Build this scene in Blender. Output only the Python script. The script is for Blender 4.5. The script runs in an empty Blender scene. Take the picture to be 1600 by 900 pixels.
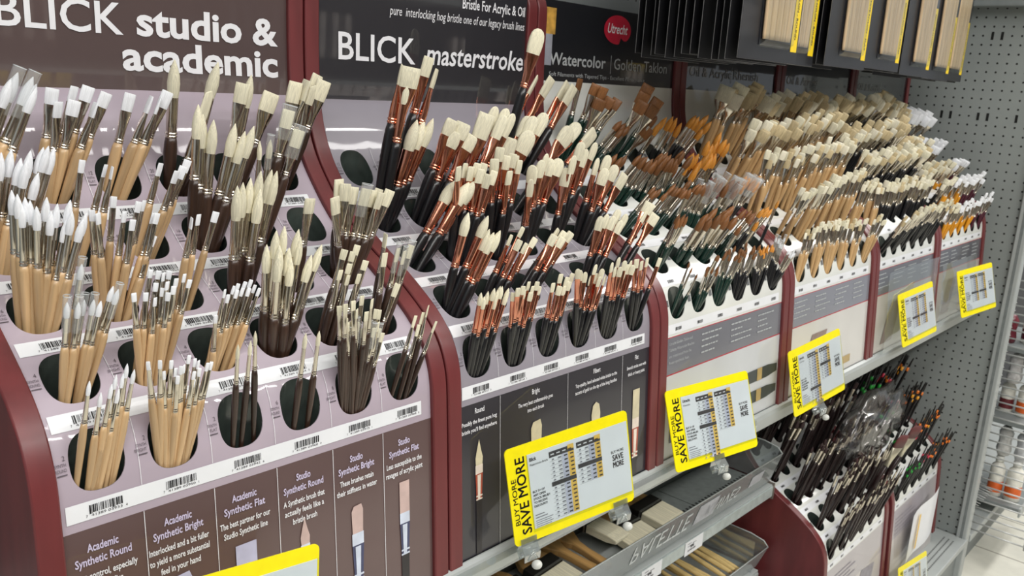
import bpy, math, random, json
import numpy as np
from mathutils import Matrix, Vector

SC = bpy.context.scene
COL = SC.collection
random.seed(5)

# ------------------------------------------------------------------ camera
CAM_LOC = Vector((-2.846535, -0.592452, 1.473980))
CAM_R = [Vector((0.675001, -0.735426, 0.059349)), Vector((-0.133005, -0.200407, -0.970642)), Vector((0.725730, 0.647291, -0.233090))]      # right, down, forward
FPX = 1354.8178
cam = bpy.data.cameras.new('camera')
cam.sensor_fit = 'HORIZONTAL'; cam.sensor_width = 36.0; cam.lens = FPX / 1600 * 36.0
cam.clip_start = 0.02; cam.clip_end = 60
cam.dof.use_dof = True; cam.dof.focus_distance = 0.88; cam.dof.aperture_fstop = 19
camo = bpy.data.objects.new('camera', cam); COL.objects.link(camo)
Rm = Matrix((CAM_R[0], -CAM_R[1], -CAM_R[2])).transposed()
camo.matrix_world = Matrix.Translation(CAM_LOC) @ Rm.to_4x4()
SC.camera = camo

# ------------------------------------------------------------------ view, world, light
vs = SC.view_settings
vs.view_transform = 'Standard'; vs.look = 'None'; vs.gamma = 1.0; vs.use_curve_mapping = False
vs.exposure = 0.0
w = bpy.data.worlds.new('store_air'); SC.world = w; w.use_nodes = True
w.node_tree.nodes['Background'].inputs[0].default_value = (0.86, 0.93, 1.0, 1)
w.node_tree.nodes['Background'].inputs[1].default_value = 0.38

def area(name, loc, sx, sy, power, rot=(0, 0, 0), col=(1, 0.98, 0.95)):
    l = bpy.data.lights.new(name, 'AREA'); l.shape = 'RECTANGLE'; l.size = sx; l.size_y = sy
    l.energy = power; l.color = col
    o = bpy.data.objects.new(name, l); COL.objects.link(o); o.location = loc; o.rotation_euler = rot
    return o
# rows of ceiling tubes running along the aisle
area('ceiling_tube_row', (-2.6, -1.3, 3.3), 5.6, 0.20, 54)
area('ceiling_tube_row', (-2.3, -2.35, 3.3), 5.6, 0.20, 128)
area('ceiling_tube_row', (2.6, -0.9, 3.3), 3.4, 0.30, 110)

# ------------------------------------------------------------------ helpers
def lin(c):
    out = []
    for v in c[:3]:
        v /= 255.0
        out.append(v / 12.92 if v <= 0.04045 else ((v + 0.055) / 1.055) ** 2.4)
    return (out[0], out[1], out[2], 1.0)

MATS = {}
def vary(m, amt):
    """Each object gets its own slightly lighter or darker tone."""
    nt = m.node_tree; b = nt.nodes['Principled BSDF']; src = b.inputs['Base Color'].links[0].from_socket
    oi = nt.nodes.new('ShaderNodeObjectInfo'); mr = nt.nodes.new('ShaderNodeMapRange'); hs = nt.nodes.new('ShaderNodeHueSaturation')
    mr.inputs['To Min'].default_value = 1 - amt; mr.inputs['To Max'].default_value = 1 + amt * .6
    nt.links.new(oi.outputs['Random'], mr.inputs['Value']); nt.links.new(mr.outputs[0], hs.inputs['Value']); nt.links.new(src, hs.inputs['Color']); nt.links.new(hs.outputs[0], b.inputs['Base Color'])
    return m
def mat(name, rgb, rough=0.5, metal=0.0, coat=0.0, var=0.06, scale=(60, 60, 60), alpha=None, spec=0.5, coat_rough=0.04, emit=0):
    """Principled surface whose colour wanders a little with 3D noise in object space."""
    if name in MATS: return MATS[name]
    m = bpy.data.materials.new(name); m.use_nodes = True
    nt = m.node_tree; b = nt.nodes['Principled BSDF']
    tc = nt.nodes.new('ShaderNodeTexCoord'); mp = nt.nodes.new('ShaderNodeMapping')
    mp.inputs['Scale'].default_value = scale
    nz = nt.nodes.new('ShaderNodeTexNoise'); nz.inputs['Scale'].default_value = 1.0; nz.inputs['Detail'].default_value = 3
    cr = nt.nodes.new('ShaderNodeValToRGB')
    c = lin(rgb)
    cr.color_ramp.elements[0].position = 0.3; cr.color_ramp.elements[1].position = 0.7
    cr.color_ramp.elements[0].color = tuple(max(0, x * (1 - var * 2)) for x in c[:3]) + (1,)
    cr.color_ramp.elements[1].color = tuple(min(1, x * (1 + var * 2)) for x in c[:3]) + (1,)
    nt.links.new(tc.outputs['Object'], mp.inputs['Vector']); nt.links.new(mp.outputs[0], nz.inputs['Vector'])
    nt.links.new(nz.outputs['Fac'], cr.inputs[0]); nt.links.new(cr.outputs[0], b.inputs['Base Color'])
    b.inputs['Roughness'].default_value = rough; b.inputs['Metallic'].default_value = metal
    b.inputs['Specular IOR Level'].default_value = spec
    b.inputs['Coat IOR'].default_value = 1.75 if coat > .85 else 1.5; b.inputs['Coat Weight'].default_value = coat; b.inputs['Coat Roughness'].default_value = coat_rough
    MATS[name] = m
    return m

def clear(name, tint=(240, 245, 245), gloss=0.12, rough=0.06, trans=0.9):
    """Thin clear plastic: mostly see-through with a sharp sheen at grazing angles."""
    if name in MATS: return MATS[name]
    m = bpy.data.materials.new(name); m.use_nodes = True; nt = m.node_tree
    nt.nodes.remove(nt.nodes['Principled BSDF']); out = nt.nodes['Material Output']
    t = nt.nodes.new('ShaderNodeBsdfTransparent'); t.inputs[0].default_value = lin(tint)
    d = nt.nodes.new('ShaderNodeBsdfDiffuse'); d.inputs[0].default_value = lin(tint)
    g = nt.nodes.new('ShaderNodeBsdfGlossy'); g.inputs['Roughness'].default_value = rough
    fr = nt.nodes.new('ShaderNodeLayerWeight'); fr.inputs[0].default_value = 0.35
    ma = nt.nodes.new('ShaderNodeMath'); ma.operation = 'MULTIPLY_ADD'; ma.inputs[1].default_value = 0.5; ma.inputs[2].default_value = gloss
    m1 = nt.nodes.new('ShaderNodeMixShader'); m1.inputs[0].default_value = 1 - trans
    m2 = nt.nodes.new('ShaderNodeMixShader')
    nt.links.new(t.outputs[0], m1.inputs[1]); nt.links.new(d.outputs[0], m1.inputs[2])
    nt.links.new(fr.outputs['Facing'], ma.inputs[0]); nt.links.new(ma.outputs[0], m2.inputs[0])
    nt.links.new(m1.outputs[0], m2.inputs[1]); nt.links.new(g.outputs[0], m2.inputs[2])
    nt.links.new(m2.outputs[0], out.inputs[0])
    MATS[name] = m
    return m

class MB:
    def __init__(self): self.v = []; self.f = []; self.m = []; self.sm = []
    def add(self, vs, fs, mi=0, smooth=False):
        o = len(self.v); self.v += [tuple(p) for p in vs]
        for f in fs: self.f.append(tuple(i + o for i in f)); self.m.append(mi); self.sm.append(smooth)
        return self
    def box(self, x0, x1, y0, y1, z0, z1, mi=0):
        vs = [(x, y, z) for z in (z0, z1) for y in (y0, y1) for x in (x0, x1)]
        return self.add(vs, [(0, 2, 3, 1), (4, 5, 7, 6), (0, 1, 5, 4), (1, 3, 7, 5), (3, 2, 6, 7), (2, 0, 4, 6)], mi)
    def quad(self, a, b, c, d, mi=0): return self.add([a, b, c, d], [(0, 1, 2, 3)], mi)
    def loft(self, rings, mi=0, cap0=True, cap1=True, smooth=True):
        n = len(rings[0]); vs = [p for r in rings for p in r]; fs = []
        for k in range(len(rings) - 1):
            for i in range(n):
                j = (i + 1) % n
                fs.append((k * n + i, k * n + j, (k + 1) * n + j, (k + 1) * n + i))
        if cap0: fs.append(tuple(reversed(range(n))))
        if cap1: fs.append(tuple(range((len(rings) - 1) * n, len(rings) * n)))
        return self.add(vs, fs, mi, smooth)
    def tube(self, pts, r, n=8, mi=0):
        P = [Vector(p) for p in pts]; rings = []
        for i, p in enumerate(P):
            d = (P[min(i + 1, len(P) - 1)] - P[max(i - 1, 0)]).normalized()
            a = d.orthogonal().normalized(); b = d.cross(a)
            if rings and abs(d.dot(ld)) > .2:
                a = (la - d * la.dot(d)).normalized(); b = d.cross(a)
            la, ld = a, d
            rings.append([p + (a * math.cos(t) + b * math.sin(t)) * r for t in [2 * math.pi * k / n for k in range(n)]])
        return self.loft(rings, mi)
    def mesh(self, name):
        me = bpy.data.meshes.new(name); me.from_pydata(self.v, [], self.f)
        me.polygons.foreach_set('material_index', self.m); me.polygons.foreach_set('use_smooth', self.sm); me.update()
        return me
    def build(self, name, mats, parent=None, loc=None, bevel=0):
        me = self.mesh(name)
        for m in (mats if isinstance(mats, (list, tuple)) else [mats]): me.materials.append(m)
        return link(name, me, parent, loc, bevel)

def link(name, me, parent=None, loc=None, bevel=0):
    o = bpy.data.objects.new(name, me); COL.objects.link(o)
    if parent is not None: o.parent = parent
    if loc is not None: o.location = loc
    if bevel:
        b = o.modifiers.new('edge', 'BEVEL'); b.width = bevel; b.segments = 2; b.limit_method = 'ANGLE'; b.angle_limit = 0.7
    return o

def tag(o, label, cat, group=None):
    o['label'] = label; o['category'] = cat
    if group: o['group'] = group
    return o
def struct(o): o['kind'] = 'structure'; return o
def thing(name, label, cat, loc=(0, 0, 0), group=None, rot=None):
    o = bpy.data.objects.new(name, None); o.empty_display_size = 0.02; COL.objects.link(o); o.location = loc
    if rot is not None: o.rotation_euler = rot
    return tag(o, label, cat, group)

# lettering: built-in font turned into mesh outlines
_TC = {}
def raw_text(s, bold=0.0, shear=0.0):
    k = (s, bold, shear)
    if k in _TC: return _TC[k]
    cu = bpy.data.curves.new('t', 'FONT'); cu.body = s; cu.size = 1.0; cu.offset = bold; cu.shear = shear; cu.resolution_u = 2 if len(s) > 8 else 3
    o = bpy.data.objects.new('t', cu); COL.objects.link(o)
    dg = bpy.context.evaluated_depsgraph_get()
    me = bpy.data.meshes.new_from_object(o.evaluated_get(dg))
    vs = np.array([v.co[:2] for v in me.vertices]) if len(me.vertices) else np.zeros((0, 2))
    fs = [tuple(p.vertices) for p in me.polygons]
    bpy.data.objects.remove(o); bpy.data.curves.remove(cu); bpy.data.meshes.remove(me)
    _TC[k] = (vs, fs)
    return _TC[k]
CAPH = raw_text('H')[0][:, 1].max()
def text(mb, s, fn, cap, width=None, x=0.0, y=0.0, align='L', bold=0.0, shear=0.0, mi=0, rot=0, flipy=False, cond=1.0):
    """Lay S out with capital height CAP (squeezed to WIDTH) and map its outline through fn(x, y)."""
    lay = 'M' in s or abs(bold - .02) < 1e-4          # strings the font's own weight control fills badly
    vs, fs = raw_text(s, 0.0 if lay else bold, shear)
    if not len(vs): return
    k = cap / CAPH; V = vs * k
    w0 = V[:, 0].max() - V[:, 0].min(); V[:, 0] -= V[:, 0].min()
    c = (width / w0) if width else cond
    V[:, 0] *= c; w0 *= c
    if align == 'C': V[:, 0] -= w0 / 2
    if align == 'R': V[:, 0] -= w0
    if flipy: V[:, 1] = cap - V[:, 1]
    if rot:
        a = math.radians(rot); V = V @ np.array([[math.cos(a), math.sin(a)], [-math.sin(a), math.cos(a)]])
    q = bold * k
    for dx, dy in (((q, q), (-q, q), (q, -q), (-q, -q)) if lay and bold > .004 else ((0, 0),)):     # heavier weights: the stroke laid down at four corners
        mb.add([fn(x + p[0] + dx, y + p[1] + dy) for p in V], fs, mi)
def rect(mb, fn, x0, x1, y0, y1, mi=0, nx=1, ny=1):
    vs = [fn(x0 + (x1 - x0) * i / nx, y0 + (y1 - y0) * j / ny) for j in range(ny + 1) for i in range(nx + 1)]
    fs = [(j * (nx + 1) + i, j * (nx + 1) + i + 1, (j + 1) * (nx + 1) + i + 1, (j + 1) * (nx + 1) + i) for j in range(ny) for i in range(nx)]
    mb.add(vs, fs, mi)
def poly(mb, fn, pts, mi=0): mb.add([fn(*p) for p in pts], [tuple(range(len(pts)))], mi)
def barcode(mb, fn, x, y, w, h, mi, digits=None, seed=0):
    r = random.Random(seed); t = 0.0; n = 0
    while t < w and n < 30:
        a = r.choice((1, 1, 2, 3)) * w / 62; b = r.choice((1, 1, 2)) * w / 62
        g = h * (1.12 if n in (0, 1, 14, 15, 28, 29) else 1.0)
        rect(mb, fn, x + t, x + min(t + a, w), y - (g - h), y + h, mi); t += a + b; n += 1
    if digits:
        p = digits.split()
        text(mb, p[0], fn, h * .30, x=x - h * .42, y=y - h * .45, mi=mi)
        text(mb, p[1], fn, h * .30, width=w * .42, x=x + w * .05, y=y - h * .45, mi=mi)
        text(mb, p[2], fn, h * .30, width=w * .42, x=x + w * .53, y=y - h * .45, mi=mi)
        text(mb, p[3], fn, h * .30, x=x + w + h * .22, y=y - h * .45, mi=mi)

# ------------------------------------------------------------------ materials
M_frame = mat('maroon_paint', (104, 42, 44), 0.42, var=.10, scale=(40, 40, 6), coat=.15, coat_rough=.25)
M_seam = mat('black_gap', (22, 18, 18), 0.8)
M_steel = mat('grey_enamel', (168, 173, 172), 0.38, var=.03, scale=(12, 12, 12))
M_steel_dk = mat('grey_board', (128, 134, 134), 0.45, var=.03)
M_tube = mat('grey_green_plastic', (66, 74, 70), 0.16, var=.1, coat=.4)
M_white = mat('white_label_paper', (232, 234, 238), 0.45, var=.01, coat=.5, coat_rough=.12)
M_ink = mat('black_ink', (26, 25, 30), 0.5)
M_inkgrey = mat('grey_ink', (92, 84, 92), 0.5)
M_wt = mat('white_print', (232, 232, 236), 0.45, var=.01)
M_lil = mat('lilac_print', (205, 196, 222), 0.45, var=.01)
M_yellow = mat('yellow_plastic', (248, 232, 6), 0.35, var=.02, coat=.2)
M_paper = mat('white_paper', (240, 242, 247), 0.5, var=.015, scale=(20, 20, 20), coat=.25, coat_rough=.12)
M_clear = clear('clear_acrylic')
M_sleeve = clear('clear_sleeve', gloss=.0, trans=.995, rough=.12)
M_capm = clear('clear_cap', tint=(252, 253, 253), gloss=.01, trans=.87, rough=.12)

FER = {'s': mat('nickel_ferrule', (214, 206, 192), 0.13, metal=1, var=.05, scale=(300, 300, 20)),
       'o': mat('copper_ferrule', (222, 152, 126), 0.14, metal=1, var=.10, scale=(300, 300, 20)),
       'b': mat('dark_silver_ferrule', (188, 180, 156), 0.34, metal=.85, var=.12, scale=(300, 300, 20)),
       'G': mat('green_band', (30, 150, 50), .4), 'P': mat('pink_band', (205, 52, 78), .4),
       'O': mat('orange_band', (235, 125, 35), .4), 'Y': mat('amber_band', (232, 160, 40), .4)}
BRI = {'w': mat('white_bristle', (236, 238, 242), 0.6, var=.05, scale=(1500, 1500, 18)),
       'c': mat('cream_bristle', (226, 220, 194), 0.7, var=.10, scale=(1500, 1500, 18)),
       't': mat('tan_bristle', (206, 188, 148), 0.7, var=.12, scale=(1500, 1500, 18)),
       'i': mat('ivory_bristle', (234, 228, 206), 0.7, var=.08, scale=(1500, 1500, 18)),
       'g': mat('golden_bristle', (212, 142, 52), 0.5, var=.14, scale=(1500, 1500, 18)),
       'b': mat('brown_bristle', (130, 84, 44), 0.5, var=.16, scale=(1500, 1500, 18)),
       'm': mat('dark_maroon_bristle', (46, 26, 25), 0.6, var=.16, scale=(1500, 1500, 18))}
HAN = {'p': mat('pale_wood', (206, 172, 128), 0.34, var=.12, scale=(160, 160, 9), coat=.35, coat_rough=.15),
       'd': mat('walnut_wood', (60, 42, 33), 0.34, var=.22, scale=(300, 300, 10), coat=.3, coat_rough=.15),
       'k': mat('black_lacquer', (22, 22, 25), 0.3, var=.05, coat=.3, coat_rough=.15),
       'e': mat('green_lacquer', (24, 50, 42), 0.22, var=.08, coat=.5),
       'n': mat('natural_wood', (202, 166, 118), 0.38, var=.10, scale=(160, 160, 9)),
       'y': mat('yellow_lacquer', (216, 146, 22), 0.3, var=.08, coat=.3),
       'u': mat('burgundy_lacquer', (72, 24, 40), 0.3, var=.08, coat=.3),
       'b': mat('dark_brown_lacquer', (36, 21, 21), 0.3, var=.1, coat=.3),
       'h': mat('dark_lacquer', (21, 19, 20), 0.3, var=.1, coat=.2)}
for k_, a_ in (('p', .22), ('d', .25), ('n', .22), ('y', .15)): vary(HAN[k_], a_)
for k_, a_ in (('c', .12), ('w', .05), ('t', .2), ('i', .14), ('g', .2), ('b', .25)): vary(BRI[k_], a_)
HAN['r'] = HAN['h']; HAN['q'] = HAN['h']

# ------------------------------------------------------------------ display profile (Y, Z), bottom to top
W = 0.425116; X6 = -0.070887
PROF = np.array([[0.0362, 0.92], [0.0525, 1.133], [0.0575, 1.163], [0.067, 1.187], [0.0847, 1.208], [0.1076, 1.2265], [0.1588, 1.258], [0.2066, 1.2835], [0.245, 1.312], [0.2743, 1.342], [0.2969, 1.369], [0.3134, 1.402], [0.3215, 1.435], [0.3245, 1.466], [0.3265, 1.51], [0.327, 1.606]])
def dense(P, n=10):
    o = []; m = len(P)
    for i in range(m - 1):
        p0, p1, p2, p3 = P[max(i - 1, 0)], P[i], P[i + 1], P[min(i + 2, m - 1)]
        for k in range(n):
            t = k / n
            o.append(.5 * ((2 * p1) + (-p0 + p2) * t + (2 * p0 - 5 * p1 + 4 * p2 - p3) * t * t + (-p0 + 3 * p1 - 3 * p2 + p3) * t ** 3))
    o.append(P[-1]); return np.array(o)
DN = dense(PROF)
def smooth_line(P, step=.0035, sig=.011):
    l = np.concatenate([[0], np.cumsum(np.hypot(*np.diff(P, axis=0).T))]); n = int(l[-1] / step); u = np.linspace(0, l[-1], n + 1)
    Q = np.stack([np.interp(u, l, P[:, 0]), np.interp(u, l, P[:, 1])], 1); k = int(3 * sig / step); g = np.exp(-.5 * (np.arange(-k, k + 1) * step / sig) ** 2); g /= g.sum()
    E = np.vstack([2 * Q[0] - Q[k:0:-1], Q, 2 * Q[-1] - Q[-2:-k - 2:-1]])
    return np.stack([np.convolve(E[:, i], g, 'valid') for i in (0, 1)], 1)
DN = smooth_line(DN); dd = np.diff(DN, axis=0); LL = np.hypot(dd[:, 0], dd[:, 1]); SS = np.concatenate([[0], np.cumsum(LL)])
TT = dd / LL[:, None]; NN = np.stack([-TT[:, 1], TT[:, 0]], 1); NN = np.vstack([NN, NN[-1]])
DPN = DN - NN * .005
SMAX = float(SS[-1]) - .006
def PS(X, s, off=0.0, dz=0.0):
    k = min(max(int(np.searchsorted(SS, s)) - 1, 0), len(LL) - 1); t = (s - SS[k]) / LL[k]
    q = DPN[k] * (1 - t) + DPN[k + 1] * t + NN[k] * off
    return (X, float(q[0]), float(q[1]) + dz)
def X0(m): return X6 - (7 - m) * W
ROW = .0755; S0 = .222; CP = .0627; CM = .0325
TILT = math.radians(9)
TDIR = Vector((0, math.sin(TILT), -math.cos(TILT)))
def hole_outline(cx, s, n=28):
    pts = []
    for i in range(n):
        t = 2 * math.pi * i / n; c, q = math.cos(t), math.sin(t)
        pts.append((cx + math.copysign(abs(c) ** .80, c) * .0212, s + .0258 + math.copysign(abs(q) ** .80, q) * .0258))
    return pts
def strip_of(m): return m
# ------------------------------------------------------------------ setting
def tile_mat():
    m = mat('vinyl_tile', (214, 212, 200), 0.25, var=.05, scale=(9, 9, 9)); nt = m.node_tree; b = nt.nodes['Principled BSDF']
    br = nt.nodes.new('ShaderNodeTexBrick'); br.offset = 0; br.inputs['Scale'].default_value = 1
    br.inputs['Brick Width'].default_value = .305; br.inputs['Row Height'].default_value = .305; br.inputs['Mortar Size'].default_value = .0035
    tc = nt.nodes.new('ShaderNodeTexCoord'); nt.links.new(tc.outputs['Object'], br.inputs['Vector'])
    src = b.inputs['Base Color'].links[0].from_socket
    nt.links.new(src, br.inputs['Color1']); nt.links.new(src, br.inputs['Color2']); br.inputs['Mortar'].default_value = lin((150, 146, 136))
    nt.links.new(br.outputs['Color'], b.inputs['Base Color']); return m
def peg_mat(name, rgb, ax):
    """Pegboard: round holes on a one-inch grid in the board's own plane."""
    m = mat(name, rgb, 0.5, var=.025, scale=(5, 5, 5)); nt = m.node_tree; b = nt.nodes['Principled BSDF']
    tc = nt.nodes.new('ShaderNodeTexCoord'); sp = nt.nodes.new('ShaderNodeSeparateXYZ'); nt.links.new(tc.outputs['Object'], sp.inputs[0])
    def M(op, a, v=None):
        n = nt.nodes.new('ShaderNodeMath'); n.operation = op
        for i, q in enumerate((a, v)):
            if q is None: continue
            if isinstance(q, (int, float)): n.inputs[i].default_value = q
            else: nt.links.new(q, n.inputs[i])
        return n.outputs[0]
    d = []
    for s in (ax, 'Z'):
        f = M('FRACT', M('ADD', M('DIVIDE', sp.outputs[s], .0254), 100.5))
        d.append(M('MULTIPLY', M('SUBTRACT', f, .5), .0254))
    r = M('SQRT', M('ADD', M('POWER', M('ABSOLUTE', d[0]), 2), M('POWER', M('ABSOLUTE', d[1]), 2)))
    k = M('LESS_THAN', r, .0029)
    mx = nt.nodes.new('ShaderNodeMix'); mx.data_type = 'RGBA'
    src = b.inputs['Base Color'].links[0].from_socket
    nt.links.new(k, mx.inputs[0]); nt.links.new(src, mx.inputs[6]); mx.inputs[7].default_value = lin((22, 22, 22))
    nt.links.new(mx.outputs[2], b.inputs['Base Color']); return m
fl = MB(); fl.box(-6, 5, -5, 2.5, -.05, 0); struct(fl.build('floor', tile_mat()))
cl = MB(); cl.box(-6, 5, -5, 2.5, 3.42, 3.5); struct(cl.build('ceiling', mat('ceiling_tile', (232, 232, 228), .8)))
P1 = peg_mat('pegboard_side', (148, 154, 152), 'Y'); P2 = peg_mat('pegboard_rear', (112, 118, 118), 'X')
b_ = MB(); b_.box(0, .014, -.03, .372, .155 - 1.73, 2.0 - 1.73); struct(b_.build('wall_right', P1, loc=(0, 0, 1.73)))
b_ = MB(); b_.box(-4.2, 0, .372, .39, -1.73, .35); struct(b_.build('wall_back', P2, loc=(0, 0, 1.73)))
M_goods = [mat('dim_goods_%d' % k, c, .5, var=.2, scale=(3, 3, 9)) for k, c in enumerate(((206, 196, 190), (120, 44, 40), (196, 170, 60), (60, 58, 64), (150, 130, 120)))]
b_ = MB(); b_.box(-5.5, 3.5, -2.75, -2.65, 0, 2.3, 0)
rg = random.Random(3)
for z in (.3, .72, 1.1, 1.48, 1.86):
    b_.box(-5.5, 3.5, -2.65, -2.3, z, z + .03, 1)
    x = -5.4
    while x < 3.4:
        k = rg.choice((2, 2, 3, 4, 5, 6)); n = rg.randint(3, 8); hh = rg.uniform(.16, .28)
        for q_ in range(n):
            b_.box(x, x + .055, -2.45, -2.36, z + .03, z + .03 + hh * .8, k); b_.box(x + .012, x + .043, -2.44, -2.37, z + .03 + hh * .8, z + .03 + hh, 2 if k != 2 else 5); x += .075
        x += .03
struct(b_.build('wall_opposite', [mat('opposite_board', (96, 84, 82), .6), M_steel] + M_goods))

# end upright and its head rail
t = thing('shelf_upright', 'grey steel upright post at the open edge of the pegboard end panel', 'upright', (0, -.021, 0))
b_ = MB(); b_.box(-.012, .03, -.015, .015, 0, 2.0); b_.build('post', M_steel, t, bevel=.003)
b_ = MB(); b_.box(-.0125, -.0118, -.004, .004, .15, 2.0); b_.build('slot_channel', mat('channel_shade', (120, 126, 126), .5), t)
t = thing('head_rail', 'grey steel rail across the top of the pegboard end panel', 'rail', (0, .17, 1.756))
b_ = MB(); b_.box(-.05, 0, -.2, .2, 0, .03); b_.box(-.04, 0, -.2, .2, .034, .075); b_.build('beam', M_steel_dk, t, bevel=.003)
# slots punched for brackets in the end panel
b_ = MB()
for (i, j) in ((2, 2), (3, 2), (-2, 11), (-1, 11), (2, 11), (3, 11), (6, 11)):
    y, z = (8 - i) * .0254, 1.73 - j * .0254
    b_.box(-.0008, .0, y - .0035, y + .0035, z - .011, z + .011)
struct(b_.build('trim_1', mat('dark_slot', (20, 20, 20), .8)))

# shelves
t = thing('steel_shelf', 'grey steel shelf carrying the row of upright brush displays', 'shelf', (-2.1, .034, .888))
b_ = MB(); b_.box(-2.1, 2.095, .004, .336, .006, .036); b_.build('board', M_steel, t, bevel=.002)
b_ = MB()
pr = [(.004, .036), (-.001, .033), (-.003, .026), (-.001, .012), (.001, .003), (.006, .0), (.012, .0), (.012, .036)]
b_.loft([[(x, y, z) for y, z in pr] for x in (-2.1, 2.095)], smooth=False); b_.build('front_lip', M_steel, t)
b_ = MB(); b_.loft([[(x, y - .0012, z) for y, z in [(-.001, .030), (-.004, .022), (-.002, .010), (-.001, .011), (-.003, .022)]] for x in (-.75, .62)], smooth=False)
b_.build('label_holder', clear('holder_strip', gloss=.08, trans=.85), t)
t = thing('steel_shelf', 'grey steel shelf under the clear bin of wide flat brushes', 'shelf', (-2.5, .2, .536))
b_ = MB(); b_.box(-1.7, 1.525, 0, .17, 0, .032); b_.build('board', M_steel, t, bevel=.002)
b_ = MB(); b_.box(-1.7, 1.52, -.004, 0, .004, .030); b_.build('price_rail', mat('rail_plastic', (176, 186, 184), .3, coat=.3), t, bevel=.001)
b_ = MB(); b_.box(1.525, 1.531, -.003, .06, -.006, .034); b_.build('end_bracket', mat('worn_bracket', (120, 112, 104), .6, var=.2), t)
b_ = MB(); b_.box(1.20, 1.52, .02, .165, .0325, .0345, 0)
for k in range(22):
    x = 1.22 + k * .0135; b_.box(x, x + .006, .062, .074, .0345, .0348, 1)
b_.box(1.276, 1.2775, .02, .165, .0345, .0348, 1)
b_.build('slotted_floor', [mat('dim_grey_panel', (126, 132, 130), .45), mat('slot_dark', (18, 18, 18), .8)], t)
t = thing('steel_shelf', 'grey steel shelf under the clear bin of wooden sticks', 'shelf', (-2.5, .2, .31))
b_ = MB(); b_.box(-1.7, 1.51, 0, .17, 0, .035); b_.build('board', M_steel, t, bevel=.002)
b_ = MB(); b_.box(-1.7, 1.505, -.004, 0, .004, .031); b_.build('price_rail', M_steel, t, bevel=.001)
for x, z, lb in ((-1.343, .566, 'white shelf price label nearer the pegboard end of the middle steel shelf rail'), (-1.502, .566, 'white shelf price label nearer the big yellow sign on the middle steel shelf rail')):
    t = thing('price_label', lb, 'label', (x, .195, z - .030), 'shelf price labels')
    b_ = MB(); rect(b_, lambda a, c: (a, 0, c), -.036, .036, 0, .032, 0, 1, 1); b_.build('card', M_white, t)
    b_ = MB(); fn = lambda a, c: (a, -.0006, c)
    barcode(b_, fn, -.024, .008, .03, .004, 0, seed=3)
    for i in range(3): rect(b_, fn, -.026 + .02 * (i % 2), -.012 + .02 * (i % 2), .025 - i * .003, .0262 - i * .003, 0)
    text(b_, '898', fn, .006, x=-.014, y=.0145, bold=.02, mi=0); b_.build('print', M_inkgrey, t)
t = thing('base_deck', 'grey slotted steel base deck along the floor of the shelving', 'shelf', (-2.1, 0, 0))
b_ = MB(); b_.box(-2.1, 2.1, -.04, .37, .135, .155); b_.build('deck', M_steel, t, bevel=.003)
b_ = MB(); b_.box(-2.1, 2.12, -.02, 0, 0, .135); b_.build('kick_plate', M_steel_dk, t)
b_ = MB()
for r in range(3):
    for k in range(52):
        x = 2.05 - k * .011 - r * .004; y = .015 - r * .014
        b_.box(x, x + .0055, y, y + .0042, .155, .1553)
b_.build('slot', mat('slot_shadow', (40, 40, 40), .8), t)
t = thing('base_deck', 'grey steel base deck of the next bay past the pegboard end panel', 'shelf', (1.2, 0, 0))
b_ = MB(); b_.box(-1.165, 1.2, -.04, .37, .13, .155); b_.build('deck', M_steel, t, bevel=.003)
b_ = MB(); b_.box(-1.165, 1.2, -.005, .02, 0, .13); b_.build('kick_plate', M_steel_dk, t)

# wire basket and bottles beyond the post
M_wire = mat('zinc_wire', (186, 188, 186), .4, metal=.2)
t = thing('wire_basket', 'zinc wire basket side standing beyond the upright post', 'basket', (.045, -.03, .16))
b_ = MB()
for y in (0.0, -.155): b_.tube([(0, y, 0), (0, y, .85)], .0026, 6)
b_.build('corner_wire', M_wire, t)
b_ = MB()
for k in range(33): b_.tube([(0, 0, .012 + k * .0254), (0, -.155, .012 + k * .0254)], .0027, 6)
b_.build('grid_wire', M_wire, t)
b_ = MB()
for k in range(14): b_.tube([(.0 + k * .02, 0.0, .07), (.03 + k * .02, .09, .07)], .0014, 5)
for k in range(30): b_.tube([(0, -.004, .02 + k * .0254), (.12, .05, .02 + k * .0254)], .0013, 5)
b_.build('rear_wire', M_wire, t)
def bottle(x, y, z, h, r, col, lb):
    t = thing('paint_bottle', lb, 'bottle', (x, y, z), 'bottles in the wire basket')
    def ring(rr, zz, n=16): return [(rr * math.cos(2 * math.pi * i / n), rr * math.sin(2 * math.pi * i / n), zz) for i in range(n)]
    b_ = MB(); b_.loft([ring(r * .9, 0), ring(r, .004), ring(r, h * .70), ring(r * .85, h * .78), ring(r * .5, h * .84), ring(r * .5, h * .86)]); bo = b_.build('body', mat('bottle_white', (232, 230, 220), .4), t)
    b_ = MB(); b_.loft([ring(r * .55, h * .86), ring(r * .55, h * .97), ring(r * .5, h)]); b_.build('cap', mat('cap_white', (222, 222, 216), .4), t)
    b_ = MB(); b_.loft([ring(r * 1.012, h * .12), ring(r * 1.012, h * .40)], cap0=False, cap1=False); b_.build('label', mat('label_%d_%d_%d' % col, col, .4), bo)
OR = (228, 106, 44)
bottle(.30, -.028, .205, .14, .023, OR, 'white bottle with orange label low in the wire basket, next to the post')
bottle(.30, -.082, .205, .14, .025, OR, 'white bottle with orange label low in the wire basket, by its outer corner')
bottle(.33, -.06, .49, .13, .024, OR, 'white bottle with orange label midway up behind the wire grid')
bottle(.34, -.005, .49, .12, .022, (112, 46, 50), 'white bottle with maroon label midway up behind the wire grid')
bottle(.34, -.03, .735, .12, .022, (96, 30, 44), 'white bottle with wine red label highest behind the wire grid')
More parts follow.
